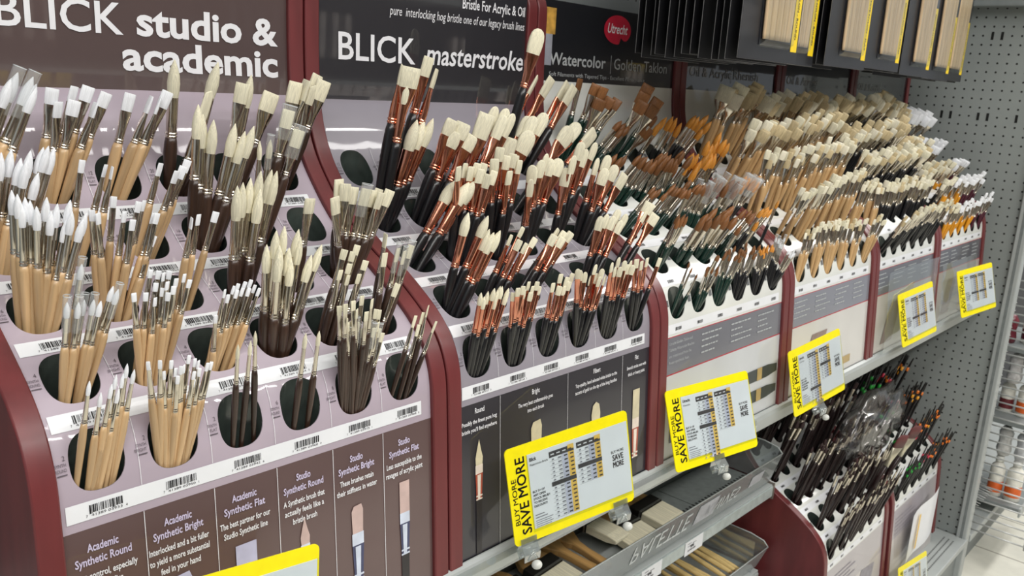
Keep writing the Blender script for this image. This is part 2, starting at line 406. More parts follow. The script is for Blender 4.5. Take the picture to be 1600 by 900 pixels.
for k, (x, y, z, c) in enumerate(((.30, -.02, .655, (206, 204, 204)), (.30, -.075, .66, (190, 190, 194)), (.31, -.03, .40, (214, 214, 212)), (.31, -.085, .395, (200, 202, 206)), (.30, .02, .78, (104, 36, 48)), (.31, -.075, .79, (206, 206, 204)))):
    t = thing('paint_tube', 'crumpled %s paint tube pack behind the wire grid, %s from the bottom' % (('wine red', 'pale grey')[c[0] > 150], ('third', 'fourth', 'lowest', 'second', 'fifth', 'topmost')[k]), 'tube', (x, y, z), 'tubes behind the wire grid')
    b_ = MB(); b_.loft([[(a * .02 * q_, c_ * .02 * q_, zz) for a, c_ in ((-1, -.6), (0, -1), (1, -.6), (1, .6), (0, 1), (-1, .6))] for zz, q_ in ((-.05, .9), (-.03, 1.2), (0, .95), (.03, 1.15), (.05, .6))]); b_.build('pouch', mat('tube_%d' % c[0], c, .35, var=.15), t)
    b_ = MB(); b_.loft([[(.008 * math.cos(a), .008 * math.sin(a), zz) for a in [2 * math.pi * i / 10 for i in range(10)]] for zz in (.05, .064)]); b_.build('cap', mat('tube_cap', (60, 58, 60), .4), t)
for z, lb in ((.177, 'lowest grey shelf board holding bottles behind the wire grid'), (.462, 'middle grey shelf board holding bottles behind the wire grid'), (.707, 'highest grey shelf board holding bottles behind the wire grid')):
    t = thing('basket_shelf', lb, 'shelf', (.36, .02, z)); b_ = MB(); b_.box(-.12, .2, -.14, .3, .012, .028); b_.build('board', M_steel_dk, t, bevel=.002)
    b_ = MB(); b_.box(-.12, .2, -.146, -.14, 0, .03); b_.build('rail', M_steel, t)
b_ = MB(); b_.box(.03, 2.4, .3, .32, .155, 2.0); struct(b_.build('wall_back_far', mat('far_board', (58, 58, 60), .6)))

# ------------------------------------------------------------------ brush displays
def sZ(Z): return float(np.interp(Z, DPN[:, 1], SS))
CODE1 = ['7 41389 03933 4', '7 41389 03950 1', '7 41389 03942 6', '7 41389 03960 0', '7 41389 03975 1', '7 41389 03968 8']
side_mesh = None
def side_me():
    global side_mesh
    if side_mesh: return side_mesh
    pr = [(float(y), float(z)) for y, z in DN[::1] if z < 1.575] + [(.3275, 1.585), (.332, 1.597), (.342, 1.6045), (.356, 1.606), (.366, 1.606), (.366, .925)]
    if pr[0][1] > .9255: pr.insert(0, (.036, .925))
    b_ = MB(); n = len(pr)
    b_.add([(x, y, z - .925) for x in (0, .0203) for y, z in pr], [tuple(range(n)), tuple(reversed(range(n, 2 * n)))] + [(i, i + n, (i + 1) % n + n, (i + 1) % n) for i in range(n)], 0, True)
    side_mesh = b_.mesh('side_panel'); side_mesh.materials.append(M_frame)
    import bmesh
    bm = bmesh.new(); bm.from_mesh(side_mesh); bmesh.ops.recalc_face_normals(bm, faces=bm.faces); bm.to_mesh(side_mesh); bm.free(); side_mesh.set_sharp_from_angle(angle=math.radians(35))
    return side_mesh
tube_mesh = {}
def tube_me(r):
    if r in tube_mesh: return tube_mesh[r]
    o = [PS(a, s, -.0004) for a, s in hole_outline(0, S0 + ROW * r)]
    c = PS(0, S0 + ROW * r + .0258)
    o = [Vector(p) - Vector(c) for p in o]
    b_ = MB(); b_.loft([o] + [[p * (.985) + TDIR * d for p in o] for d in (.03, .06, .115)], cap0=False, cap1=True)
    b_.f = [tuple(reversed(f)) for f in b_.f]
    tube_mesh[r] = b_.mesh('holder_tube'); tube_mesh[r].materials.append(M_tube)
    return tube_mesh[r]
def display(x0, dz, lab, cols, hdrZ, style, title):
    base = Vector((x0 + .19, .2, .925 + dz))
    t = thing('brush_display', lab, 'display', base, 'maroon brush displays')
    L = lambda p: (p[0] - base.x, p[1] - base.y, p[2] - base.z)
    for x in (x0 - .0205, x0 + .3818):
        link('side_panel', side_me(), t, (x - base.x, -base.y, 0), bevel=.0016)
    # face sheet: smooth strips plus a grid of cells, each with its opening
    fn = lambda x, s, o=0.0: L(PS(x0 + x, s, o, dz))
    b_ = MB(); wid = .3816
    sh = sZ(hdrZ)
    bands = style['bands']                       # list of (s0, s1, material index) below the openings
    for s0, s1, mi in bands: rect(b_, fn, 0, wid, s0, s1, mi, 1, 8)
    g0 = .210; g1 = g0 + 5 * ROW
    rect(b_, fn, 0, wid, bands[-1][1], g0, 1, 1, 2)
    rect(b_, fn, 0, CM - CP / 2, g0, g1, 1, 1, 60); rect(b_, fn, CM + CP * 5.5, wid, g0, g1, 1, 1, 60)
    rect(b_, fn, 0, wid, g1, sh, 1, 1, 12); rect(b_, fn, 0, wid, sh, SMAX, 2, 1, 10)
    for r in range(5):
        for c in range(6):
            cx = CM + CP * c; sa = g0 + ROW * r; sb = sa + ROW
            ho = hole_outline(cx, S0 + ROW * r, 64); xm, ym = cx, S0 + ROW * r + .0258
            outer = []
            for (hx, hy) in ho:
                dx, dy = hx - xm, hy - ym
                k = min((CP / 2 / abs(dx)) if abs(dx) > 1e-9 else 1e9, ((sb - ym) / dy) if dy > 1e-9 else ((sa - ym) / dy if dy < -1e-9 else 1e9))
                outer.append((xm + dx * k, ym + dy * k))
            # pull the four nearest samples into the cell's corners so neighbours meet
            for qx, qy in ((cx - CP / 2, sa), (cx + CP / 2, sa), (cx - CP / 2, sb), (cx + CP / 2, sb)):
                j = min(range(64), key=lambda i: (outer[i][0] - qx) ** 2 + (outer[i][1] - qy) ** 2); outer[j] = (qx, qy)
            lev = [[(a[0] * (1 - q) + b[0] * q, a[1] * (1 - q) + b[1] * q) for a, b in zip(ho, outer)] for q in (0, .25, .6, 1)]
            rings = [[fn(*p) for p in l] for l in lev]
            b_.loft([rings[3], rings[2], rings[1], rings[0]], 1, False, False, smooth=True)
            b_.loft([rings[0], [tuple(np.array(p) - np.array(q)) for p, q in zip(rings[0], [[a * .0012 for a in (0, float(NN[70][0]), float(NN[70][1]))]] * 64)]], 1, False, False, smooth=False)
            tb = link('holder_tube', tube_me(r), t, L(PS(x0 + cx, S0 + ROW * r + .0258, 0, dz)))
    fs = b_.build('face_sheet', cols, t); import bmesh
    bm = bmesh.new(); bm.from_mesh(fs.data); bmesh.ops.remove_doubles(bm, verts=bm.verts, dist=2e-5); bm.to_mesh(fs.data); bm.free()
    fs.data.polygons.foreach_set('use_smooth', [True] * len(fs.data.polygons)); fs.data.set_sharp_from_angle(angle=math.radians(40))
    # label strips
    for r in range(5):
        b_ = MB(); s = .200 + ROW * r
        f1 = lambda x, y, s=s: fn(x, s + y, .0006); f2 = lambda x, y, s=s: fn(x, s + y, .0009)
        rect(b_, f1, .004, .368, 0, .0152, 0, 12, 4)
        stp = b_.build('barcode_strip', M_white, t)
        for c in range(6):
            dg = None; b_ = MB()
            if style['digits']: dg = CODE1[c] if r == 0 and style['digits'] == 1 else '%d %s %05d %d' % (7, '41389' if style['digits'] == 1 else '43188', (3930 + r * 7 + c * 9) if style['digits'] == 1 else (137 + r * 11 + c), (c * 3 + r) % 10)
            k = 1.0 if style['digits'] else .62
            barcode(b_, f2, CM + CP * c - .011 + (0 if k == 1 else .004), .0052 if k == 1 else .0045, .027 * k, .0066 if k == 1 else .005, 0, dg, seed=r * 7 + c)
            b_.build('barcode', M_ink, stp)
    # small print beside the openings
    for r in range(5):
        for c in range(6):
            b_ = MB(); s = S0 + ROW * r + .03; x = CM + CP * c - .0236
            f2 = lambda a, q: fn(a, q, .0009)
            if style['sizes']:
                n = style['sizes'][r] if c < 3 else style['sizes2'][r]
                text(b_, n, f2, .0038, x=x, y=s + .001, align='R', mi=0, cond=.8)
                for k, (wd, h) in enumerate(((style['word'], .0027), (style['shape'][c], .0027))):
                    text(b_, wd, f2, h, x=x, y=s - .0038 - k * .0042, align='R', mi=0, width=.0017 * len(wd))
                rect(b_, f2, x - .0075, x, s - .0110, s - .0100, 0)
                b_.build('size_lettering', M_inkgrey, fs)
            else:
                rect(b_, f2, x - .0080, x - .0002, s - .008 - (.003 if dz else 0), s + .0018, 0)
                b_.build('size_sticker', mat('grey_sticker', (104, 106, 108), .5), fs)
    return t, fn, fs

def fbrush(t, fn, cx, top, wd, kind, bcol, low=.0):
    """A brush printed on the lower front of the sheet."""
    b_ = MB(); f = lambda x, s: fn(x, s, .0010); f3 = lambda x, s: fn(x, s, .0013)
    h = wd * 2.1
    if kind == 'R': P = [(-.45, 0), (-.5, .35), (-.3, .75), (0, 1.25), (.25, .75), (.5, .35), (.45, 0)]
    elif kind == 'F': P = [(-.5, 0), (-.5, 1), (.5, 1), (.5, 0)]
    elif kind == 'L': P = [(-.45, 0), (-.5, .6), (-.35, .9), (0, 1), (.35, .9), (.5, .6), (.45, 0)]
    else: P = [(-.45, 0), (-.5, .8), (-.3, .97), (.35, 1), (.5, .8), (.45, 0)]
    H = h if kind != 'F' else h * 1.25
    base = top - H * (1.25 if kind == 'R' else 1)
    poly(b_, f, [(cx + a * wd, base + q * H) for a, q in P], 0)
    poly(b_, f, [(cx - .5 * wd, base), (cx + .5 * wd, base), (cx + .5 * wd, base - .9 * wd), (cx - .5 * wd, base - .9 * wd)], 1)
    e = base - 3.6 * wd
    poly(b_, f, [(cx - .5 * wd, base - .9 * wd), (cx + .5 * wd, base - .9 * wd), (cx + .36 * wd, e), (cx - .36 * wd, e)], 2)
    poly(b_, f3, [(cx - .26 * wd, base - 1.0 * wd), (cx + .22 * wd, base - 1.0 * wd), (cx + .12 * wd, e), (cx - .2 * wd, e)], 1)
    for q in (0, .35): poly(b_, f3, [(cx - .42 * wd, e + q * wd), (cx + .42 * wd, e + q * wd), (cx + .42 * wd, e + (q + .15) * wd), (cx - .42 * wd, e + (q + .15) * wd)], 1)
    if e > .004: poly(b_, f, [(cx - .4 * wd, e), (cx + .4 * wd, e), (cx + .36 * wd, .003), (cx - .36 * wd, .003)], 3)
    return b_.build('printed_brush', bcol, t)

G = lambda n, c, **k: mat(n, c, .38, var=.03, scale=(9, 9, 9), coat=k.get('coat', .7), coat_rough=k.get('cr', .05))
# mauve studio and academic display
c1 = [G('mauve_brown_print', (96, 76, 75)), G('lilac_sheet', (176, 163, 175)), G('mauve_header_print', (84, 68, 67), coat=1.0, cr=.03)]
st1 = dict(bands=[(.0, .1925, 0)], digits=1, sizes=['2', '4', '6', '8', '12'], sizes2=['6', '8', '12', '16', '20'], word='SYNTH', shape=['ROUND', 'BRIGHT', 'FLAT', 'ROUND', 'BRIGHT', 'FLAT'])
d1_, f, d1 = display(X0(1), 0, 'mauve brush display headed studio and academic, holding pale and walnut handled brushes', c1, 1.44, st1, 'm')
b_ = MB(); fh = lambda x, z: f(x, sZ(z), .0009)
Xr = lambda X: X - X0(1)
text(b_, 'BLICK', fh, .0300, width=.119, x=Xr(-2.4345), y=1.4955, align='R', bold=.012)
b_.build('brand_lettering', M_wt, d1); b_ = MB()
text(b_, 'studio &', fh, .0285, width=.168, x=Xr(-2.4205), y=1.4965, bold=.028)
text(b_, 'academic', fh, .0285, width=.184, x=Xr(-2.4375), y=1.4608, bold=.028)
b_.build('header_lettering', M_wt, d1)
heads = [('Academic', 'Synthetic Round', ['Great control, especially', 'with acrylics']), ('Academic', 'Synthetic Bright', ['Interlocked and a bit fuller', 'to yield a more substantial', 'feel in your hand']),
         ('Academic', 'Synthetic Flat', ['The best partner for our', 'Studio Synthetic line']), ('Studio', 'Synthetic Round', ['A Synthetic brush that', 'actually feels like a', 'bristle brush']),
         ('Studio', 'Synthetic Bright', ['These brushes retain', 'their stiffness in water']), ('Studio', 'Synthetic Flat', ['Less susceptible to the', 'ravages of acrylic paint'])]
b_ = MB(); b2 = MB(); f2 = lambda x, s: f(x, s, .0009)
for c, (a, h, body) in enumerate(heads):
    cx = .0293 + CP * c
    text(b_, a, f2, .0066, x=cx, y=.1735, align='C', bold=.022, cond=.64); text(b_, h, f2, .0066, width=.0445 if len(h) > 14 else .041, x=cx, y=.1628, align='C', bold=.022)
    for k, l in enumerate(body): text(b2, l, f2, .0056, width=min(.0021 * len(l), .0535), x=cx, y=.1505 - k * .0098, align='C', bold=.018)
b_.build('column_heading', M_lil, d1)
for c in range(5): rect(b2, f2, CM + CP * (c + .5) - .0003, CM + CP * (c + .5) + .0003, .0, .1925)
for r in range(5):
    for c in range(5): rect(b2, f2, CM + CP * (c + .5) - .00025, CM + CP * (c + .5) + .00025, .2158 + ROW * r, .2745 + ROW * r, 0, 1, 4)
b2.build('column_text', M_wt, d1)
pf = [mat('pr_silver_dark', (62, 66, 100), .4, coat=.4), mat('pr_silver_light', (206, 214, 230), .4, coat=.4), mat('pr_dark', (34, 30, 34), .4, coat=.4)]
pk = mat('pr_pink', (200, 174, 168), .45, coat=.4); pl = mat('pr_lilac', (186, 186, 214), .45, coat=.4)
for c, (k, w_, tp, bc) in enumerate((('R', .017, .115, pl), ('B', .022, .126, pl), ('F', .021, .131, pl), ('R', .0105, .134, pk), ('B', .0145, .126, pk), ('F', .0135, .132, pk))):
    fbrush(d1, f, .0283 + CP * c, tp, w_, k, [bc, pf[1], pf[0], pf[2]])
# charcoal masterstroke display
c2 = [G('charcoal_print', (46, 44, 51)), G('grey_lilac_sheet', (148, 143, 153)), G('charcoal_header_print', (40, 39, 44), coat=1.0, cr=.03)]
st2 = dict(bands=[(.0, .1925, 0)], digits=2, sizes=['2', '4', '6', '8', '12'], sizes2=['2', '4', '6', '8', '12'], word='BRISTLE', shape=['ROUND', 'BRIGHT', 'BRIGHT', 'FILBERT', 'FILBERT', 'FLAT'])
d2_, f_, d2 = display(X0(2), 0, 'charcoal brush display headed masterstroke, holding copper ferruled hog bristle brushes', c2, 1.437, st2, 'c')
f = f_; fh = lambda x, z: f_(x, sZ(z), .0009); Xr = lambda X: X - X0(2)
b_ = MB()
text(b_, 'BLICK', fh, .0325, width=.1275, x=Xr(-2.1655), y=1.4868, bold=.012)
b_.build('brand_lettering', M_wt, d2); b_ = MB()
text(b_, 'masterstroke', fh, .0275, width=.2, x=Xr(-2.0184), y=1.4882, bold=.015, shear=.18)
b_.build('title_lettering', M_wt, d2); b_ = MB()
text(b_, 'Bristle For Acrylic & Oil', fh, .0135, width=.132, x=Xr(-1.8201), y=1.568, align='R', bold=.012)
text(b_, 'pure  interlocking hog bristle one of our legacy brush lines', fh, .0115, width=.264, x=Xr(-1.8197), y=1.5475, align='R', shear=.15)
b_.build('header_lettering', M_wt, d2)
b_ = MB(); f2 = lambda x, s: f_(x, s, .0009)
for cx, h, body in ((.0318, 'Round', ['Possibly the finest pure hog', "bristle you'll find anywhere"]), (.131, 'Bright', ['The very best craftsmanship goes', 'into each brush']), (.256, 'Filbert', ['Top-quality, hand selected white bristle to the', 'accent of gold on the tip of the long handles']), (.3495, 'Flat', ['Smooth stroke even with', 'thick or heavy paint'])):
    text(b_, h, f2, .0062, x=cx, y=.1805, align='C', bold=.012, cond=.66)
    for k, l in enumerate(body): text(b_, l, f2, .0047, width=min(.00205 * len(l), .092), x=cx, y=.1685 - k * .0095, align='C', bold=.016)
for x in (.0665, .1942, .315): rect(b_, f2, x - .00025, x + .00025, .003, .1925)
for r in range(5):
    for c in range(5): rect(b_, f2, CM + CP * (c + .5) - .0002, CM + CP * (c + .5) + .0002, .2158 + ROW * r, .2745 + ROW * r, 0, 1, 4)
b_.build('column_text', M_wt, d2)
cr = [mat('pr_bristle', (206, 196, 164), .45, coat=.4), mat('pr_shine', (228, 214, 200), .4, coat=.4), mat('pr_copper', (168, 78, 58), .4, coat=.4), pf[2]]
for cx, k, w_, tp in ((.0305, 'R', .012, .148), (.1325, 'B', .0205, .145), (.2555, 'L', .0195, .1395), (.351, 'F', .0165, .136)): fbrush(d2, f_, cx, tp, w_, k, cr)

# four white displays with black headers
RED = mat('red_line_print', (176, 40, 58), .4)
names = [('third display, white sheet with red round logo on its black header, green handled brushes', 'Watercolor', 'Golden Taklon'),
         ('fourth display along the shelf, white sheet crowded with natural wood bristle brushes', 'Oil & Acrylic', 'Rhenish'),
         ('fifth display along the shelf, white sheet of black handled bristle brushes', 'Oil & Acrylic', ''),
         ('sixth display, last before the pegboard end panel, with yellow and burgundy handles', 'Oil & Acrylic', '')]
lower = [(196, 199, 202), (206, 204, 200), (188, 182, 174), (176, 168, 160)]
grey = [(112, 113, 121), (128, 130, 140), (104, 105, 114), (84, 84, 92)]
for i, (lb, h1, h2) in enumerate(names):
    m = 3 + i
    cc = [G('grey_photo_print_%d' % i, grey[i]), G('white_sheet', (222, 224, 219)), G('black_header_print', (25, 26, 31), coat=.9, cr=.04), G('pale_lower_print_%d' % i, lower[i]), G('pale_upper_print', (196, 199, 204)), RED]
    st = dict(bands=[(.0, .136, 3), (.136, .138, 5), (.138, .1945, 0), (.1945, .196, 5)], digits=0, sizes=None)
    d_, f_, d = display(X0(m), 0, lb, cc, 1.476, st, 'w')
    fh = lambda x, z, f_=f_: f_(x, sZ(z), .0009); f2 = lambda x, s, f_=f_: f_(x, s, .0009)
    b_ = MB()
    text(b_, h1, fh, .0185, width=.150 if i == 0 else .165, x=.0155, y=1.502, bold=.016 if i == 0 else .0); rect(b_, fh, .18, .1812, 1.494, 1.525)
    text(b_, h2, fh, .0185, width=.168 if i == 0 else .11, x=.190, y=1.502)
    if i == 0: text(b_, 'Soft Filaments with Tapered Tips - Excellent Performance', fh, .0065, width=.27, x=.016, y=1.484)
    b_.build('header_lettering', mat('silver_print', (176, 180, 182), .45), d)
    if i == 0:
        b_ = MB(); cx, cz, r = .193, 1.568, .0262
        pts = []
        for k in range(40):
            a = 2 * math.pi * k / 40
            rr = r * (1 - (.42 * math.exp(-((a - 5.15) / .16) ** 2)))
            pts.append((cx + rr * 1.5 * math.cos(a), cz + rr * .92 * math.sin(a)))
        poly(b_, lambda x, z: f_(x, min(sZ(z), SMAX + .02), .0010), pts, 0)
        text(b_, 'Utrecht', lambda x, z: f_(x, sZ(z), .0014), .0155, width=.058, x=cx, y=cz - .006, align='C', shear=.25, mi=1, bold=.012)
        b_.build('logo', [mat('logo_red', (190, 32, 58), .4), M_wt], d)
        b_ = MB(); rect(b_, fh, .002, .026, 1.548, 1.588, 0); rect(b_, fh, .002, .02, 1.50, 1.548, 1); b_.build('header_picture', [mat('ochre_print', (190, 146, 66), .5, var=.2), mat('pale_grey_print', (150, 152, 162), .5)], d)
    b_ = MB()
    cols4 = ([['Utrecht Golden Taklon and', 'Tablette Watercolor Brushes', 'are constructed from the', 'finest synthetic hair.']] if i == 0 else [None]) + [None] * 3
    for c in range(4):
        x = .01 + c * .094
        for k in range(4):
            y = .1835 - k * .0098
            if cols4[c]: text(b_, cols4[c][k], f2, .0046, width=.0021 * len(cols4[c][k]) * 1.25, x=x, y=y)
            else:
                r = random.Random(c * 10 + k + i * 50); xx = x; end = x + .03 + .04 * r.random()
                while xx < end:
                    wl = .004 + .008 * r.random(); rect(b_, f2, xx, xx + wl, y, y + .0024); xx += wl + .0018
    b_.build('column_text', mat('silver_print', (176, 180, 182), .45), d)
    b_ = MB()
    ys = ((.028, .050), (.066, .088)) if i == 0 else ((.03, .05),)
    for k, (a, q) in enumerate(ys):
        if i == 0:
            poly(b_, f2, [(.02, a), (.34, a), (.376, a + .004), (.376, q - .004), (.34, q), (.02, q)], 0); rect(b_, lambda x, s, f_=f_: f_(x, s, .0012), .30, .318, a, q, 1)
            text(b_, 'Utrecht', lambda x, s, f_=f_: f_(x, s, .0013), .008, x=.22, y=a + .006, mi=1, shear=.2)
        else:
            poly(b_, f2, [(.05, .02), (.12, .02), (.17, .11), (.10, .11)], 0); rect(b_, f2, .20, .30, .018, .034, 1)
    b_.build('printed_brush', [mat('pr_stripe_%d' % (i == 0), (44, 52, 54) if i == 0 else (138, 116, 106), .4, coat=.4), mat('pr_gold', (176, 150, 96), .4, coat=.4)], d)
# green dot on the divider between fifth and sixth displays
b_ = MB(); b_.loft([[(.0062 * k * math.cos(a), y, .0062 * k * math.sin(a)) for a in [2 * math.pi * i / 20 for i in range(20)]] for k, y in ((1, 0), (1, -.0008), (.6, -.0014))])
tag(b_.build('dot_sticker', mat('green_sticker', (70, 178, 116), .5), loc=(X0(6) - .012, .0575, 1.150)), 'small round green sticker on the maroon divider before the last display', 'sticker')

# two displays down on the base deck
cl_ = [G('low_print', (178, 172, 176)), G('white_sheet', (222, 224, 219)), G('black_header_print', (25, 26, 31)), G('low_print_b', (196, 190, 188)), G('pale_upper_print', (196, 199, 204)), RED]
stl = dict(bands=[(-.03, .11, 3), (.11, .196, 0)], digits=0, sizes=None)
LX = (X0(5) - .0224, X0(6) + .0)
for x, lb in zip(LX, ('low maroon sided display on the base deck full of dark brushes, nearer the bins', 'low display on the base deck against the pegboard end, with colour banded brushes')):
    d_, f_, d = display(x, -.735, lb, cl_, 1.476, stl, 'l')
    f2 = lambda a, s, f_=f_: f_(a, s, .0009)
    b_ = MB()
    for k in range(5): rect(b_, f2, .03, .16 + .03 * (k % 2), .165 - k * .011, .168 - k * .011)
    poly(b_, f2, [(.2, .03), (.3, .02), (.33, .1), (.24, .11)]); b_.build('front_print', mat('low_grey_print', (150, 146, 152), .5), d)

# ------------------------------------------------------------------ yellow price signs and their clips
def rrect(w, h, r, n=6):
    p = []
    for cx, cy, a0 in ((w / 2 - r, h / 2 - r, 0), (-w / 2 + r, h / 2 - r, 90), (-w / 2 + r, -h / 2 + r, 180), (w / 2 - r, -h / 2 + r, 270)):
        for k in range(n + 1):
            a = math.radians(a0 + 90 * k / n); p.append((cx + r * math.cos(a), cy + r * math.sin(a)))
    return p
def sign(mw, lab, rows):
    o = thing('price_sign', lab, 'sign', group='yellow buy more signs'); o.matrix_world = mw
    b_ = MB(); pr = rrect(.18, .122, .006)
    b_.loft([[(x, .0008, z) for x, z in reversed(pr)], [(x, -.0008, z) for x, z in reversed(pr)]], smooth=False); yc = b_.build('yellow_card', M_yellow, o)
    b_ = MB(); fn = lambda x, z: (x, -.0011, z)
    text(b_, 'SAVE MORE', fn, .0125, width=.096, x=-.0652, y=-.049, rot=90, bold=.014)
    text(b_, 'BUY MORE', fn, .0062, width=.058, x=-.0795, y=-.035, rot=90, bold=.008); b_.build('slogan_lettering', M_ink, yc)
    b_ = MB(); b_.box(-.061, .0875, -.0016, -.0009, -.047, .047); pi_ = b_.build('paper_insert', M_paper, o)
    b_ = MB(); fn = lambda x, z: (x, -.0019, z); f3 = lambda x, z: (x, -.0022, z)
    text(b_, rows[0], fn, .0042, x=-.0585, y=.038, bold=.03, cond=.8); text(b_, rows[1], fn, .0028, x=-.0585, y=.032, cond=.75)
    for k, l in enumerate(('BUY 5+ OF', 'ANY OPEN', 'STOCK BRUSH', 'TO RECEIVE', 'DISCOUNT!')): text(b_, l, fn, .0027, x=-.0585, y=-.002 - k * .0046, bold=.02, cond=.9)
    for k in range(2): rect(b_, fn, -.0585, -.0455 + .004 * k, -.031 - k * .0035, -.0298 - k * .0035, 4)
    for k in range(4): rect(b_, fn, -.0585, -.034 - .003 * (k % 2), -.041 - k * .0026 + .003, -.0402 - k * .0026 + .003, 4)
    for xs, n, bars in ((-.031, rows[2], rows[4]), (.009, rows[3], rows[5])):
        y = .0415
        rect(b_, fn, xs, xs + .036, y - .0075, y, 0); rect(b_, f3, xs + .027, xs + .036, y - .0045, y + .0015, 3)
        for k in range(4): rect(b_, f3, xs + .002 + k * .0085, xs + .007 + k * .0085, y - .0045, y - .003, 1 if k < 3 else 0)
        y -= .0075; e = n * .0052
        rect(b_, fn, xs + .018, xs + .027, y - e, y, 2); rect(b_, fn, xs + .027, xs + .036, y - e, y, 3)
        for k in range(n):
            yy = y - k * .0052
            if k in bars: rect(b_, f3, xs, xs + .036, yy - .0052, yy, 0); continue
            rect(b_, fn, xs, xs + .018, yy - .0052, yy - .0049, 4)
            for q in range(4): rect(b_, f3, xs + .0035 + q * .0088, xs + .0062 + q * .0088 + (.002 if q else 0), yy - .0036, yy - .0018, 4 if q < 2 else 0)
    for k, (l, h) in enumerate((('BUY MORE', .0034), ('SAVE', .0072), ('MORE', .0072))):
        text(b_, l, fn, h, width=.0195 if k == 0 else .0165, x=.0695, y=(.011, .0015, -.0078)[k], align='C', bold=.02 if k else .005)
    b_.build('price_table', [mat('table_dark', (70, 68, 70), .5), M_wt, mat('table_lilac', (196, 198, 216), .5), mat('table_amber', (238, 196, 96), .5), mat('table_grey', (140, 140, 148), .5)], pi_)
    b_ = MB(); b_.quad((-.0635, -.0028, -.050), (.0885, -.0028, -.050), (.0885, -.0028, .0485), (-.0635, -.0028, .0485)); b_.build('clear_sleeve', M_sleeve, o)
    return o
ROWS = [('Blick', 'Studio Synthetic', 14, 9, (6,), (4,)), ('Blick', 'Masterstroke Bristle', 15, 9, (6,), (4,)), ('Utrecht', 'Watercolor', 17, 10, (3, 7), ()), ('Utrecht', 'Oil & Acrylic', 17, 10, (11,), (4,)), ('Utrecht', 'Oil & Acrylic', 12, 12, (7,), (7,)), ('Utrecht', 'Oil & Acrylic', 12, 12, (7,), (7,))]
LABS = ['yellow price sign clipped under the mauve display, mostly cut off', 'large yellow price sign standing before the charcoal display', 'yellow price sign clipped before the third display with the red logo', 'yellow price sign clipped before the fourth display of natural handles', 'yellow price sign inside a clear bag before the fifth display', 'yellow price sign before the last display, next to the pegboard end']
SG = [Matrix(m) for m in [[[0.99481, 0.01393, 0.10078, -2.51968], [-0.02591, 0.99262, 0.11851, -0.0049], [-0.09839, -0.1205, 0.98783, 1.0041], [0.0, 0.0, 0.0, 1.0]], [[0.95544, 0.28186, -0.08769, -2.06074], [-0.26693, 0.95181, 0.151, -0.00863], [0.12602, -0.12087, 0.98464, 1.00905], [0.0, 0.0, 0.0, 1.0]], [[0.97319, 0.22818, 0.02884, -1.69902], [-0.22611, 0.9262, 0.30172, 0.0023], [0.04214, -0.30015, 0.95296, 0.98524], [0.0, 0.0, 0.0, 1.0]], [[0.98951, 0.11803, -0.08325, -1.31479], [-0.099, 0.97392, 0.20415, 0.00208], [0.10517, -0.19377, 0.97539, 0.98135], [0.0, 0.0, 0.0, 1.0]], [[0.99296, 0.10658, -0.05172, -0.75655], [-0.09245, 0.97013, 0.22427, 0.0065], [0.07408, -0.21791, 0.97315, 1.00259], [0.0, 0.0, 0.0, 1.0]], [[0.97687, 0.21331, -0.01512, -0.35234], [-0.20278, 0.94644, 0.25127, -0.0126], [0.06791, -0.24239, 0.9678, 1.00788], [0.0, 0.0, 0.0, 1.0]]]]
for m, l, r in zip(SG, LABS, ROWS): sign(m, l, r)
sign(Matrix([[0.99378, 0.09415, 0.05952, -0.44294], [-0.10411, 0.97511, 0.19577, -0.01258], [-0.03961, -0.20074, 0.97884, 0.18296], [0.0, 0.0, 0.0, 1.0]]), 'yellow price sign standing on the base deck before the low end display', ('Utrecht', 'Watercolor', 12, 12, (7,), (7,)))
def clip(mw, lab):
    o = thing('sign_clip', lab, 'clip', group='clear sign clips'); o.matrix_world = mw
    b_ = MB()
    for y, tl in ((-.0035, -1), (.0035, 1)):
        pr = [(y, .013), (y * 1.0, .004), (y * 2.6, -.006), (y * 1.6, -.016)]
        q = [(y + .0014, z) for y, z in reversed(pr)]
        b_.loft([[(x, a, z) for a, z in pr + q] for x in (-.011, .011)], smooth=False)
    b_.build('jaw', clear('clip_plastic', gloss=.25, trans=.9, rough=.03), o)
    b_ = MB(); b_.tube([(-.012, 0, -.008), (.012, 0, -.008)], .003, 10); b_.tube([(-.006, -.006, -.014), (.0, -.010, -.004), (.006, -.006, -.014)], .002, 8); b_.build('hinge', clear('clip_plastic'), o)
    b_ = MB(); b_.loft([[(.0065 * math.sin(p) * math.cos(a) + .004, .0065 * math.sin(p) * math.sin(a) - .008, -.022 + .0055 * math.cos(p)) for a in [2 * math.pi * i / 14 for i in range(14)]] for p in [.15 + 2.84 * k / 8 for k in range(9)]]); b_.build('ball_foot', mat('milky_plastic', (214, 216, 210), .3), o)
    return o
def at_sign(k, x, z=-.066): return SG[k] @ Matrix.Translation((x, 0, z))
clip(at_sign(1, -.072), 'clear plastic clip at the near bottom corner of the large yellow sign')
clip(at_sign(1, .066), 'clear plastic clip at the far bottom corner of the large yellow sign')
clip(at_sign(2, .0), 'clear plastic clip under the yellow sign of the third display')
clip(at_sign(3, -.004), 'clear plastic clip under the yellow sign of the fourth display')
